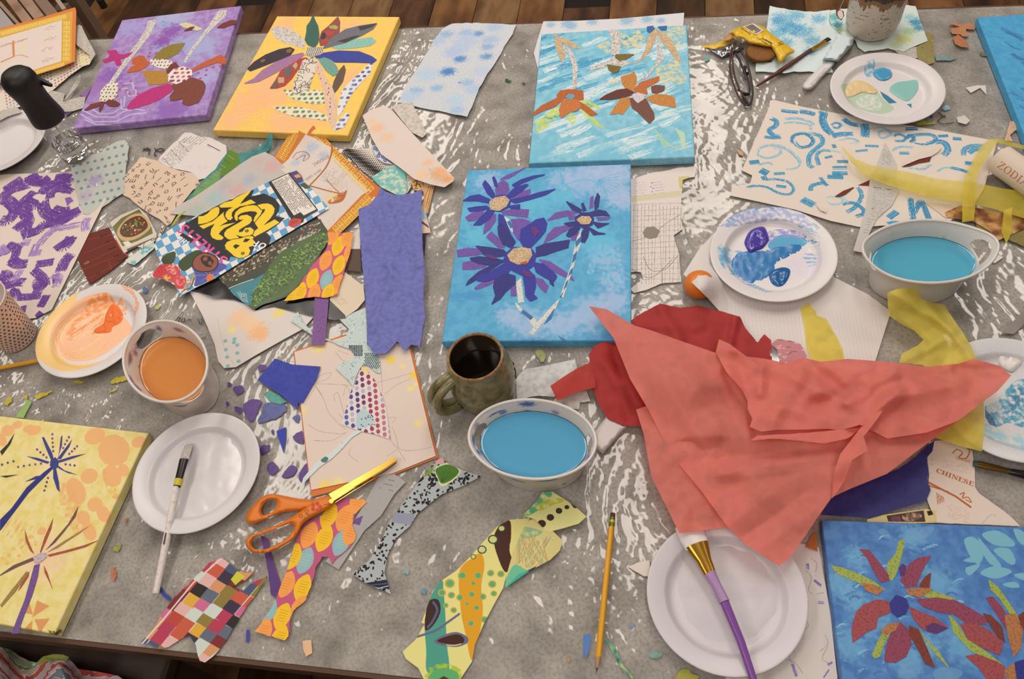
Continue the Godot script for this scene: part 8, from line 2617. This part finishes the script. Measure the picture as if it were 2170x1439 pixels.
# the heap of red and coral tissue paper
func build_coral() -> void:
	scraps([
		["red_tissue_heap", "crumpled deep red tissue paper heap under the coral tissue", "tissue paper", "p", [1248, 751, 1258, 734, 1294, 716, 1350, 669, 1399, 643, 1440, 652, 1480, 648, 1530, 660, 1568, 671, 1580, 696, 1605, 725, 1620, 708, 1634, 721, 1637, 770, 1600, 850, 1450, 905, 1358, 904, 1326, 903, 1288, 888, 1268, 856, 1255, 821], 12.0, thin("ba3c3c", 0.92), {"folds": [[1350, 690, 1480, 690, 20, 8.0], [1560, 672, 1540, 760, 14, 8.0], [1270, 760, 1360, 860, 22, 8.0], [1300, 720, 1330, 880, 16, -6.0], [1400, 650, 1440, 720, 18, 7.0]], "cr": 5.0, "fq": 0.7, "step": 6.0, "lift": [[1430, 780, 95, 18.0, 75]]}],
	])
	var t := thing("coral_tissue_paper", "large sheer coral tissue sheet folded over the red tissue and plate", "tissue paper", P(1650, 900, 0.03))
	var m := thin("f7a497", 0.8)
	m.backlight = G("f9a89a")
	var list := [
		["lower_fold", "p", [1348, 868, 1364, 920, 1380, 1010, 1405, 1060, 1440, 1130, 1459, 1128, 1542, 1117, 1600, 1080, 1560, 980, 1480, 900, 1400, 850], {"h": 36.0, "cr": 6.0, "fq": 1.2, "lift": [[1450, 900, 90, 10.0]]}],
		["main_sheet", "p", [1248, 649, 1285, 655, 1345, 690, 1380, 700, 1450, 725, 1517, 748, 1620, 760, 1720, 780, 1850, 790, 1990, 800, 2050, 850, 2030, 892, 1984, 925, 1934, 963, 1880, 1004, 1797, 1038, 1763, 1054, 1730, 1100, 1705, 1138, 1672, 1184, 1651, 1199, 1580, 1154, 1542, 1117, 1484, 1038, 1422, 963, 1375, 870, 1335, 803, 1300, 716], {"h": 44.0, "cr": 5.0, "fq": 0.5, "step": 6.0, "folds": [[1520, 750, 1585, 860, 26, 9.0], [1540, 790, 1600, 910, 18, -8.0], [1463, 967, 1760, 962, 40, -10.0], [1534, 1000, 1755, 967, 26, 10.0], [1580, 1134, 1726, 1034, 40, -9.0], [1422, 963, 1515, 950, 30, -6.0], [1400, 720, 1520, 900, 40, 8.0], [1600, 1020, 1700, 1100, 34, 7.0], [1330, 690, 1500, 960, 44, 6.0], [1500, 860, 1720, 850, 40, -10.0]], "lift": [[1440, 800, 100, 24.0, 80], [1800, 960, 120, 10.0], [1650, 1190, 60, -8.0], [1600, 930, 90, 8.0], [1270, 660, 40, -8.0]]}],
		["upper_fold", "M", [345, 285, 400, 310, 480, 370, 560, 430, 640, 420, 780, 380, 860, 400, 1000, 385, 1200, 400, 1400, 425, 1560, 410, 1640, 385, 1770, 420, 1830, 470, 1760, 550, 1690, 600, 1560, 700, 1400, 760, 1200, 790, 1100, 740, 1060, 720, 960, 750, 900, 740, 760, 745, 640, 745, 560, 755, 500, 730, 515, 690, 490, 640, 490, 600, 460, 540, 380, 450, 328, 350], {"h": 64.0, "cr": 5.0, "fq": 0.6, "step": 6.0, "folds": [[1530, 730, 1817, 867, 24, 7.0], [1705, 762, 1788, 833, 20, -8.0], [1797, 842, 1888, 796, 24, 9.0], [1722, 858, 1822, 825, 20, -9.0], [1880, 846, 2030, 817, 30, 8.0], [1818, 908, 1900, 833, 26, 12.0], [2030, 783, 2120, 788, 16, -7.0], [1613, 779, 1613, 833, 16, 6.0], [1560, 760, 1590, 850, 20, -6.0], [1650, 860, 1800, 900, 24, 6.0], [1900, 780, 1990, 870, 26, 6.0], [1700, 790, 1640, 890, 22, 6.0]], "lift": [[2060, 790, 90, -14.0], [1550, 760, 60, 8.0], [1800, 800, 120, 6.0], [1600, 900, 60, 6.0]]}],
		["torn_flap", "M", [505, 800, 540, 775, 640, 770, 800, 760, 960, 745, 1070, 735, 1000, 790, 880, 815, 740, 800, 620, 790], {"h": 70.0, "cr": 3.0, "torn": 0.5}],
		["ridge_fold", "M", [1190, 590, 1215, 590, 1150, 690, 1080, 780, 1100, 850, 1020, 900, 980, 1010, 920, 1095, 925, 980, 960, 870, 1060, 740], {"h": 78.0, "cr": 4.0, "lift": [[1780, 1040, 40, -14.0]]}],
	]
	for e in list:
		var o: Dictionary = {"step": 10.0}
		o.merge(e[3], true)
		var mi := part(e[0], sheet_mesh(z(e[1], e[2]), o, null, t.position), m, t)

# ---------------------------------------------------------------- tools and small things
func rod(parent: Node3D, called: String, pts: Array, rad: Array, m: Material, squash := 1.0, n := 14) -> MeshInstance3D:
	# a tube through photo pixels: [x, y, height in mm]
	var mb := MB.new()
	var w := []
	for p in pts:
		w.append(P(p[0], p[1], p[2] * 0.001) - parent.position)
	mb.tube(w, rad, n, true, squash)
	return part(called, mb.mesh(), m, parent)

func build_tools() -> void:
	var gold := M(G("c89a3c"), 0.25, 0.9)
	# --- scissors
	var t := thing("scissors", "orange-handled scissors with gold blades resting on the leaf-print strip", "scissors", P(660, 1080, 0.005))
	var org := M(G("dc7a22"), 0.45)
	var bl := M(G("c8a04a"), 0.22, 1.0)
	piece("blade", t, z("f", [1180, 580, 1330, 500, 1500, 400, 1700, 290, 2000, 115, 2035, 130, 2045, 155, 1900, 260, 1700, 380, 1500, 500, 1240, 670]), 13.0, bl, 1.6)
	piece("blade", t, z("f", [1240, 680, 1500, 515, 1700, 400, 1900, 275, 2046, 165, 2040, 185, 1900, 290, 1700, 420, 1500, 540, 1250, 700]), 10.5, bl, 1.4)
	piece("blade_bevel", t, z("f", [1500, 490, 1700, 370, 1900, 250, 2040, 150, 2044, 156, 1900, 262, 1700, 382, 1500, 502]), 13.2, M(G("7a5a1c"), 0.3, 1.0), 0.3)
	puff("handle", t, smooth(z("f", [520, 585, 620, 605, 800, 640, 960, 655, 1000, 700, 960, 760, 820, 790, 640, 810, 520, 840, 380, 900, 230, 965, 150, 950, 125, 890, 160, 800, 250, 690, 350, 610, 440, 580]), true, 3), 7.0, 10.0, org, 9.0, 5.0, [smooth(z("f", [330, 760, 370, 690, 440, 650, 510, 655, 520, 700, 490, 780, 420, 830, 350, 850, 325, 820]), true, 3)])
	var grip := puff("handle", t, smooth(z("f", [1190, 610, 1235, 640, 1240, 690, 1180, 760, 1050, 830, 900, 920, 840, 980, 800, 1060, 720, 1160, 600, 1240, 460, 1310, 320, 1335, 200, 1310, 130, 1250, 125, 1170, 180, 1110, 300, 1060, 480, 990, 640, 910, 760, 840, 860, 760, 980, 660, 1080, 620]), true, 3), 7.5, 11.0, org, 9.0, 5.0, [smooth(z("f", [200, 1180, 260, 1120, 400, 1070, 560, 1000, 680, 960, 740, 980, 720, 1060, 640, 1150, 500, 1230, 340, 1290, 220, 1270]), true, 3)])
	for i in 5:
		var a := TAU * i / 5.0
		piece("printed_flower", grip, smooth(z("f", [1020 + cos(a) * 50 - 26, 745 + sin(a) * 45, 1020 + cos(a) * 50, 745 + sin(a) * 45 - 26, 1020 + cos(a) * 50 + 26, 745 + sin(a) * 45, 1020 + cos(a) * 50, 745 + sin(a) * 45 + 26]), true, 3), 18.8, M(G("c23c22"), 0.5), 0.2)
	for f in [[820, 840, 800, 860, 815, 880, 845, 870, 840, 845, 810, 845], [870, 800, 900, 780, 920, 800, 890, 830, 930, 850], [880, 810, 900, 840, 940, 830], [1120, 710, 1160, 715, 1190, 690]]:
		ink_line(grip, "printed_scroll", z("f", f), 18.9, 0.7, M(G("4a3428"), 0.6))
	rod(t, "pivot_screw", [[702, 1062, 14.5], [702, 1062, 18.8]], [0.003], bl)

	# --- pencils
	pencil("yellow wooden pencil with a dark pink eraser lying beside the painted paper", Vector2(1299, 1088), Vector2(1264.5, 1424), 6.0)
	pencil("yellow pencil end sticking out under the orange paint plate", Vector2(96, 762), Vector2(-40, 787), 6.0)
	# --- brushes
	t = thing("white_paint_brush", "paint-splashed white brush with black ferrule resting on the gloss plate", "paint brush", P(360, 1110, 0.02))
	rod(t, "handle", [[330, 1258, 8], [352, 1150, 16], [374, 1032, 22.5]], [0.0042, 0.0052, 0.0048], tri_mat(noise_img(0.03, 71, [G("b8a8a0"), G("dcd6d2"), G("e0dcd8"), G("d8a0a8")], 128), 22.0, 0.4))
	rod(t, "ferrule", [[374, 1034, 22.5], [383, 1000, 23.5], [390, 974, 23]], [0.0051, 0.0058, 0.0066], M(G("18171a"), 0.3), 0.7)
	rod(t, "bristles", [[390, 975, 23], [396, 955, 19], [401, 943, 12]], [0.0066, 0.0072, 0.0064], tissue("c8beb8", 0.7), 0.35)
	rod(t, "paint_ring", [[376, 1030, 22.5], [379.5, 1016, 23]], [0.0056, 0.0058], M(G("c8bc3c"), 0.5))
	ink_line(t, "printed_mark", z("N", [862, 730, 880, 640]), 22.0, 3.0, M(G("3a3438"), 0.6))
	t = thing("purple_paint_brush", "brush with a lilac handle and wide gold ferrule across the large plate", "paint brush", P(1540, 1270, 0.02))
	rod(t, "handle", [[1600, 1450, 26], [1570, 1360, 28], [1535, 1275, 29]], [0.0042, 0.0048, 0.0055], M(G("7f4f9c"), 0.2))
	rod(t, "grip", [[1535, 1276, 29], [1518, 1240, 29], [1504, 1215, 29]], [0.0066, 0.0058, 0.0074], M(G("a988b8"), 0.35))
	rod(t, "ferrule", [[1505, 1217, 29], [1492, 1188, 29], [1477, 1155, 28]], [0.0074, 0.009, 0.0145], gold, 0.55, 20)
	rod(t, "bristles", [[1478, 1160, 28], [1468, 1138, 27], [1458, 1112, 26]], [0.0146, 0.017, 0.0165], M(G("d8d2d4"), 0.35), 0.35, 20)
	t = thing("red_paint_brush", "slim dark red brush with a flat black tip lying on the blue towel", "paint brush", P(1680, 140, 0.008))
	rod(t, "handle", [[1603, 183, 7], [1650, 153, 10], [1718, 106, 11]], [0.0016, 0.0042, 0.0036], M(G("552420"), 0.3))
	rod(t, "ferrule", [[1718, 106.5, 11], [1748, 88, 11]], [0.0038, 0.0044], gold, 0.6)
	rod(t, "bristles", [[1747, 88, 11], [1757, 82, 10]], [0.0046, 0.005], M(G("141214"), 0.6), 0.35)
	t = thing("black_paint_brush", "black-handled brush with a brass ferrule below the right-hand plate", "paint brush", P(2120, 985, 0.006))
	rod(t, "handle", [[2138, 999, 7.5], [2170, 1006, 8], [2230, 1020, 8]], [0.0038, 0.005, 0.004], M(G("151618"), 0.25))
	rod(t, "ferrule", [[2139, 999, 7.5], [2105, 991, 7.5], [2073, 984, 7]], [0.0036, 0.0042, 0.0046], M(G("8a6a34"), 0.25, 0.9), 0.7)
	rod(t, "bristles", [[2074, 984, 7], [2062, 982, 6]], [0.0046, 0.0042], M(G("2f4a40"), 0.6), 0.4)
	# --- foam brush
	t = thing("foam_brush", "white foam brush with a blue-tinted block and flat plastic handle", "foam brush", P(1755, 130, 0.006))
	puff("foam_block", t, z("E", [980, 212, 1088, 238, 1072, 292, 980, 396, 884, 380, 930, 300]), 5.5, 16.0, M(G("d2e2e8"), 0.9), 3.0, 5.0)
	puff("handle", t, smooth(z("E", [905, 398, 962, 396, 935, 440, 870, 505, 825, 560, 785, 574, 755, 552, 790, 500, 850, 445]), true, 3), 6.0, 8.0, M(G("d8d6d6"), 0.35), 5.0, 4.0)
	piece("handle_groove", t, z("E", [900, 430, 912, 432, 815, 540, 800, 540]), 14.3, M(G("c4c0c0"), 0.4), 0.3)
	# --- white block beside the blue water tub
	t = thing("white_box", "small white cardboard box lid beside the stained blue water tub", "box", P(1300, 920, 0.003))
	puff("lid", t, z("L", [1305, 945, 1390, 825, 1545, 900, 1490, 955, 1360, 1105, 1305, 1055]), 3.0, 11.0, M(G("d6d0d0"), 0.7), 2.0, 6.0)

	# --- spectacles
	t = thing("eyeglasses", "folded tortoiseshell eyeglasses lying near the snack packet", "glasses", P(1570, 160, 0.004))
	var dark := M(G("140d0c"), 0.3)
	var tort := M(G("3c1410"), 0.3)
	var ring := func(f: Array, h0: float, h1: float, r: float, m: Material, called: String, closed := true) -> void:
		var q := smooth(z("e", f), closed, 4)
		var p := []
		for i in q.size():
			p.append([q[i].x, q[i].y, lerpf(h0, h1, 0.5 + 0.5 * cos(TAU * i / q.size()))])
		if closed:
			p.append(p[0])
			p.append(p[1])
		rod(t, called, p, [r], m, 1.0, 10)
	ring.call([425, 610, 405, 760, 402, 900, 440, 1050, 510, 1230, 590, 1330, 640, 1320, 540, 1170, 470, 1000, 440, 850, 435, 700], 8.0, 26.0, 0.0016, tort, "rim")
	ring.call([520, 640, 480, 680, 520, 760, 560, 850, 600, 950, 640, 1060, 650, 1180, 610, 1210, 560, 1190, 600, 1300, 650, 1330, 685, 1230, 680, 1080, 640, 880, 590, 730], 6.0, 22.0, 0.002, dark, "rim")
	ring.call([430, 690, 470, 660, 520, 650, 560, 620], 24.0, 16.0, 0.0022, dark, "bridge", false)
	ring.call([500, 1140, 560, 1170, 640, 1190], 10.0, 10.0, 0.0018, dark, "temple", false)
	ring.call([590, 850, 585, 920, 620, 940], 8.0, 10.0, 0.0034, dark, "nose_pad", false)
	ring.call([600, 970, 600, 1000, 630, 1000], 8.0, 9.0, 0.003, dark, "nose_pad", false)
	var lens := StandardMaterial3D.new()
	lens.transparency = BaseMaterial3D.TRANSPARENCY_ALPHA
	lens.albedo_color = Color(0.95, 0.95, 0.95, 0.05)
	lens.roughness = 0.03
	piece("lens", t, z("e", [440, 720, 480, 690, 560, 850, 640, 1060, 640, 1180, 560, 1190, 500, 1080, 450, 900]), 14.0, lens, 0.8)

	# --- snack packet and cookies
	t = thing("snack_packet", "torn yellow snack packet with a barcode lying open", "snack packet", P(1610, 100, 0.004))
	var yel := M(G("dcb422"), 0.3)
	var wrap := puff("wrapper", t, z("e", [400, 400, 530, 340, 690, 290, 830, 340, 960, 450, 1120, 560, 1225, 640, 1215, 670, 1140, 700, 1050, 805, 1010, 770, 990, 700, 930, 600, 850, 590, 650, 550, 570, 500, 470, 480, 440, 420]), 20.0, 8.0, yel, 10.0, 4.0, [], 3.0)
	puff("torn_flap", t, z("e", [20, 610, 60, 580, 200, 560, 320, 520, 450, 480, 460, 500, 330, 585, 200, 622, 60, 602]), 9.0, 2.0, yel, 3.0, 4.0, [], 2.0)
	puff("foil_lining", t, z("e", [60, 602, 200, 622, 330, 590, 450, 490, 550, 540, 540, 620, 400, 690, 300, 730, 240, 700, 150, 640]), 5.0, 4.0, M(G("a8a8ae"), 0.22, 0.9), 4.0, 4.0, [], 5.0)
	puff("foil_fold", t, z("e", [300, 520, 400, 410, 460, 440, 440, 490, 380, 520]), 16.0, 3.0, M(G("b88a4c"), 0.4), 4.0, 4.0)
	piece("barcode_label", wrap, z("e", [570, 342, 700, 297, 830, 386, 735, 442]), 28.6, M(G("d4ccd0"), 0.5), 0.3)
	for i in 13:
		var k := 0.08 + 0.065 * i
		var a := Vector2(570, 342).lerp(Vector2(735, 442), k)
		var b := Vector2(700, 297).lerp(Vector2(830, 386), k)
		var c := a.lerp(b, 0.12)
		var d := a.lerp(b, 0.85)
		ink_line(wrap, "barcode_bar", z("e", [c.x, c.y, d.x, d.y]), 28.9, 0.7 if i % 3 else 1.3, M(G("2a2830"), 0.6))
	for f in [[540, 345, 660, 435], [770, 490, 880, 560], [800, 480, 930, 555], [850, 500, 940, 550], [1010, 550, 1070, 525], [1020, 575, 1090, 545]]:
		ink_line(wrap, "printed_text", z("e", f), 28.8, 1.2, M(G("4a4418"), 0.6))
	for i in 2:
		var c := P(1612 + i * 2, 116 - i * 4, 0.004 + i * 0.007)
		var ck := thing("cookie", ["lower round brown cookie half inside the snack packet", "upper round brown cookie lying on the other cookie"][i], "cookie", c, "cookies in the snack packet")
		var mb := MB.new()
		mb.lathe([Vector2(0, 0.0065), Vector2(0.02, 0.0066), Vector2(0.0255, 0.0055), Vector2(0.0275, 0.003), Vector2(0.026, 0.0006), Vector2(0.02, 0.0), Vector2(0, 0.0)], 36)
		part("biscuit", mb.mesh(), tissue("8a5c2a", 0.85), ck)

	build_film_marks()
	build_floor_things()

func pencil(label: String, back: Vector2, tip: Vector2, h: float) -> void:
	var mid := back.lerp(tip, 0.5)
	var t := thing("pencil", label, "pencil", P(mid.x, mid.y, 0.003), "yellow pencils")
	var seg := func(called: String, a: float, b: float, r0: float, r1: float, m: Material, n: int) -> void:
		var p := back.lerp(tip, a)
		var q := back.lerp(tip, b)
		rod(t, called, [[p.x, p.y, h], [q.x, q.y, h]], [r0, r1], m, 1.0, n)
	seg.call("eraser", 0.0, 0.026, 0.0031, 0.0033, M(G("5a2830"), 0.8), 12)
	seg.call("ferrule", 0.026, 0.085, 0.0036, 0.0036, M(G("6a7a2c"), 0.35, 0.6), 12)
	seg.call("ferrule_band", 0.045, 0.06, 0.0038, 0.0038, M(G("c8b83a"), 0.4, 0.4), 12)
	seg.call("shaft", 0.085, 0.905, 0.0037, 0.0037, M(G("dca022"), 0.35), 6)
	seg.call("sharpened_wood", 0.905, 0.975, 0.0036, 0.0012, M(G("b98a60"), 0.8), 12)
	seg.call("lead", 0.975, 1.0, 0.0012, 0.0003, M(G("2a2624"), 0.5), 8)

func ink_line(parent: Node3D, called: String, f: PackedVector2Array, h: float, width: float, m: Material) -> void:
	var q := smooth(f, false, 5)
	var mb := MB.new()
	for i in q.size():
		var d := (q[mini(i + 1, q.size() - 1)] - q[maxi(i - 1, 0)]).normalized()
		var n := Vector2(-d.y, d.x) * width * 0.5
		for s in [-1.0, 1.0]:
			mb.add(P(q[i].x + n.x * s, q[i].y + n.y * s, h * 0.001 + i * 0.000002) - parent.global_position)
	for i in q.size() - 1:
		mb.quad(i * 2, i * 2 + 2, i * 2 + 3, i * 2 + 1)
	part(called, mb.mesh(), m, parent)

# names written on the film in black marker, smears of paint on it
func build_film_marks() -> void:
	var film: Node3D = get_node("plastic_film")
	var ink := M(G("17161a"), 0.4)
	for f in [[800, 225, 850, 250], [840, 220, 800, 265], [830, 240, 870, 250, 880, 225, 850, 222, 885, 250], [905, 225, 880, 315], [1000, 320, 960, 320, 980, 250, 960, 215], [975, 245, 1040, 275, 1095, 245, 1050, 225, 985, 248]]:
		ink_line(film, "marker_writing", z("a", f), 2.9, 2.0, ink)
	for f in [[870, 70, 820, 130], [850, 90, 885, 80, 880, 110, 860, 140], [930, 90, 905, 110, 915, 140, 950, 120, 945, 85, 950, 140], [985, 125, 1000, 100, 1035, 120], [1130, 100, 1140, 150, 1165, 160, 1185, 110, 1160, 95], [1230, 175, 1250, 210, 1290, 210], [880, 60, 930, 0], [1170, 360, 1230, 340]]:
		ink_line(film, "marker_writing", z("h", f), 2.9, 1.7, ink)
	for f in [[1490, 225, 1515, 222, 1525, 200], [1545, 195, 1560, 222, 1580, 200, 1555, 200], [1590, 200, 1612, 205, 1595, 215, 1615, 225, 1590, 228], [1660, 185, 1690, 210, 1720, 225], [1680, 215, 1720, 215], [1700, 220, 1655, 260, 1700, 282, 1785, 268]]:
		ink_line(film, "marker_writing", z("c", f), 2.9, 1.4, ink)
	var smear := func(k: String, f: Array, html: String) -> void:
		piece("paint_smear", film, outline(smooth(z(k, f), true, 3), 3.0, 1.5), 2.75, mottled(G(html), 0.45), 0.2)
	for f in [[120, 640, 190, 620, 195, 670, 150, 690], [200, 760, 270, 720, 330, 740, 310, 800, 260, 890, 200, 830], [130, 780, 190, 790, 170, 830], [300, 480, 350, 460, 360, 500, 310, 510], [320, 1080, 390, 1060, 380, 1110, 330, 1130], [370, 1220, 410, 1190, 460, 1240, 400, 1290], [480, 1290, 540, 1220, 590, 1230, 570, 1290, 500, 1310], [560, 1000, 640, 960, 640, 1050, 590, 1040], [600, 1300, 660, 1200, 690, 1230, 640, 1330], [400, 960, 420, 950, 415, 985], [80, 600, 110, 610, 85, 630], [60, 740, 90, 750, 75, 780]]:
		smear.call("K", f, "5a3a8c")
	for f in [[350, 760, 440, 740, 520, 780, 470, 850, 380, 880, 300, 900, 330, 820], [560, 860, 610, 840, 600, 900]]:
		smear.call("K", f, "5660a0")
	for f in [[800, 860, 830, 830, 900, 815, 930, 835, 880, 855, 820, 868], [530, 855, 560, 845, 620, 855, 590, 865], [30, 1000, 70, 960, 85, 990, 50, 1030], [170, 960, 200, 950, 190, 985], [250, 950, 330, 930, 380, 920, 340, 950, 270, 975], [780, 935, 850, 900, 830, 925]]:
		smear.call("J", f, "c8b83c")
	for e in [["J", [1040, 170, 1065, 165, 1070, 200, 1045, 205], "4a70b0"], ["J", [1125, 310, 1150, 290, 1160, 320, 1135, 330], "c0c070"], ["C", [930, 572, 975, 585, 965, 598, 935, 588], "1f5a44"], ["C", [1045, 600, 1070, 598, 1065, 610], "2a4a3c"], ["N", [580, 870, 600, 850, 615, 900, 590, 920], "c07a5a"], ["N", [650, 600, 670, 590, 665, 620], "b86a4a"], ["N", [600, 750, 640, 730, 620, 770], "a8a048"], ["E", [1645, 690, 1680, 670, 1700, 695, 1670, 705], "9ac0d4"], ["e", [85, 720, 140, 715, 145, 760, 85, 785], "6aa4a0"], ["L", [870, 360, 930, 350, 945, 410, 920, 440], "a8b070"], ["Q", [150, 870, 190, 860, 180, 905], "6a9cb0"], ["R", [255, 1250, 350, 1245, 345, 1280, 280, 1285], "7fb0a8"], ["R", [120, 1040, 150, 1045, 130, 1080], "7a90c0"], ["O", [1200, 780, 1235, 770, 1220, 800], "7ab0c0"], ["Q", [1085, 1310, 1105, 1310, 1100, 1330], "c89a50"]]:
		smear.call(e[0], e[1], e[2])

func build_floor_things() -> void:
	# pale slatted bench behind the table's far left end
	var b := thing("slatted_bench", "pale wooden slatted bench on the floor behind the table", "bench", PF(40, 30, 0.0))
	var top := 0.42
	var wood := tri_mat(noise_img(0.02, 81, [G("8a6c5a"), G("a98a76"), G("b89a86")], 128, FastNoiseLite.TYPE_SIMPLEX_SMOOTH, Vector2(1, 3)), 3.0, 0.6)
	var white := M(G("b4aeb0"), 0.5)
	var slat := func(k: Array, h: float, m: Material, called: String) -> void:
		var q := z("V", k)
		var mb := MB.new()
		var c := []
		for p in q:
			c.append(PF(p.x, p.y, h) - b.position)
		var d := Vector3(0, -0.022, 0)
		mb.face(c[0], c[1], c[2], c[3])
		mb.face(c[3] + d, c[2] + d, c[1] + d, c[0] + d)
		for i in 4:
			var j := (i + 1) % 4
			mb.face(c[i], c[i] + d, c[j] + d, c[j])
		part(called, mb.mesh(), m, b)
	slat.call([-260, -120, -60, 40, 240, 400, -60, 560], top, white, "end_panel")
	slat.call([-60, 20, 10, 20, 290, 340, 240, 350], top, M(G("a48c78"), 0.6), "slat")
	slat.call([40, -60, 200, -60, 470, 285, 330, 330], top, wood, "slat")
	slat.call([230, -60, 420, -60, 640, 230, 500, 280], top, wood, "slat")
	slat.call([450, -60, 640, -60, 840, 180, 680, 230], top, M(G("8f7568"), 0.6), "slat")
	slat.call([760, -60, 830, -60, 960, 120, 900, 140], top, M(G("b0a292"), 0.6), "slat")
	for p in [[-100, 100], [880, 100], [200, -300], [900, -300]]:
		var mb := MB.new()
		var q: Vector2 = z("V", p)[0]
		var at := PF(q.x, q.y, top - 0.03) - b.position
		mb.box(Vector3(at.x, (top - 0.03) / 2.0, at.z), Vector3(0.04, top - 0.03, 0.04))
		part("leg", mb.mesh(), M(G("7a6454"), 0.6), b)
	# chair whose foot shows on the floor
	var foot := PF(221, 15, 0.0)
	var ch := thing("folding_chair", "grey metal chair with black rubber feet on the floor", "chair", foot)
	var grey := M(G("55545a"), 0.35, 0.6)
	for p in [Vector3(0, 0, 0), Vector3(-0.4, 0, -0.02), Vector3(0, 0, -0.42), Vector3(-0.4, 0, -0.42)]:
		var mb := MB.new()
		mb.tube([p + Vector3(0, 0.03, 0), p + Vector3(0.0, 0.44, -0.02)], [0.011], 12)
		var lg := part("leg", mb.mesh(), grey, ch)
		mb = MB.new()
		mb.tube([p, p + Vector3(0, 0.034, 0)], [0.0145], 12)
		part("rubber_foot", mb.mesh(), M(G("0e0e10"), 0.7), lg)
	var mb2 := MB.new()
	mb2.box(Vector3(-0.2, 0.45, -0.23), Vector3(0.42, 0.025, 0.42), Basis.IDENTITY, 0.006)
	part("seat", mb2.mesh(), M(G("4a4448"), 0.6), ch)
	# striped cloth bunched on a stool in front of the table
	var at := PF(60, 1430, 0.7)
	var st := thing("stool", "low dark wooden stool at the near side of the table", "stool", Vector3(at.x - 0.1, 0, at.z + 0.08))
	mb2 = MB.new()
	mb2.box(Vector3(0, 0.615, 0), Vector3(0.5, 0.03, 0.3), Basis.IDENTITY, 0.005)
	part("seat", mb2.mesh(), M(G("38281e"), 0.6), st)
	for s in [Vector2(-1, -1), Vector2(1, -1), Vector2(-1, 1), Vector2(1, 1)]:
		mb2 = MB.new()
		mb2.box(Vector3(s.x * 0.22, 0.3, s.y * 0.12), Vector3(0.035, 0.6, 0.035))
		part("leg", mb2.mesh(), M(G("33241b"), 0.6), st)
	var q := z("p", [-60, 1366, 0, 1371, 20, 1376, 45, 1392, 62, 1401, 78, 1404, 90, 1394, 110, 1389, 130, 1389, 145, 1395, 155, 1405, 165, 1417, 180, 1420, 210, 1424, 250, 1432, 275, 1450, 260, 1490, 100, 1500, -60, 1500])
	var t := Tex.new().setup(self, Vector2.ZERO, 0.3, 0.2, 3000.0, G("a8a0a0"))
	var cs := [G("b0a8aa"), G("a84a4c"), G("c07070"), G("b8b0b0"), G("6a7480"), G("a85254"), G("c8a8a4"), G("8a9a78"), G("6a7c58"), G("b8a89c"), G("b4504c")]
	var y := 0
	var k := 0
	while y < t.h:
		var n := rng.randi_range(8, 34)
		t.im.fill_rect(Rect2i(0, y, t.w, n), cs[k % cs.size()])
		t.im.fill_rect(Rect2i(0, y, t.w, 3), G("d4ccc8"))
		y += n
		k += 1
	var f := fill_points(outline(q, 7.0, 0.0), 7.0)
	var mb3 := MB.new()
	var c0 := at
	for s in 2:
		for p in f[0]:
			var hh := 0.66 + 0.045 * exp(-pow((p.x - 125.0) / 40.0, 2.0)) + 0.05 * exp(-pow((p.x + 10.0) / 40.0, 2.0)) + 0.006 * noise_b.get_noise_2d(p.x * 0.03, p.y * 0.03)
			var g := PF(p.x, p.y, hh - s * 0.003) - c0
			mb3.add(g, Vector2(g.x * 2.0 + 0.5, (g.z + 0.2 * g.x) * 5.0 + g.y * 3.0 + 0.5))
	var nn: int = f[0].size()
	for i in range(0, f[1].size(), 3):
		mb3.tri(f[1][i], f[1][i + 1], f[1][i + 2])
		mb3.tri(nn + f[1][i], nn + f[1][i + 2], nn + f[1][i + 1])
	var cl := part("striped_cloth", mb3.mesh(), t.mat(0.9), self)
	cl.position = c0
	tag(cl, "red, white and green striped cloth bunched below the table edge", "cloth")
	var trim := z("p", [78, 1404, 90, 1392, 112, 1386, 132, 1387, 147, 1393, 140, 1400, 118, 1399, 98, 1402, 84, 1410])
	var tr := MB.new()
	var ix := Geometry2D.triangulate_polygon(trim)
	for p in trim:
		tr.add(PF(p.x, p.y, 0.708 + 0.012 * exp(-pow((p.x - 115.0) / 30.0, 2.0))) - c0)
	for i in range(0, ix.size(), 3):
		tr.tri(ix[i], ix[i + 1], ix[i + 2])
	part("lace_trim", tr.mesh(), tissue("8a9440"), cl)

func _ready() -> void:
	rng.seed = 20
	noise_a.seed = 3
	noise_a.frequency = 9.0
	noise_a.fractal_octaves = 3
	noise_b.seed = 8
	noise_b.frequency = 27.0
	noise_b.fractal_octaves = 2
	set_camera_and_light()
	build_room()
	build_table()
	build_film()
	build_canvases()
	build_vessels()
	build_papers_left()
	build_papers_front()
	build_papers_right()
	build_tools()
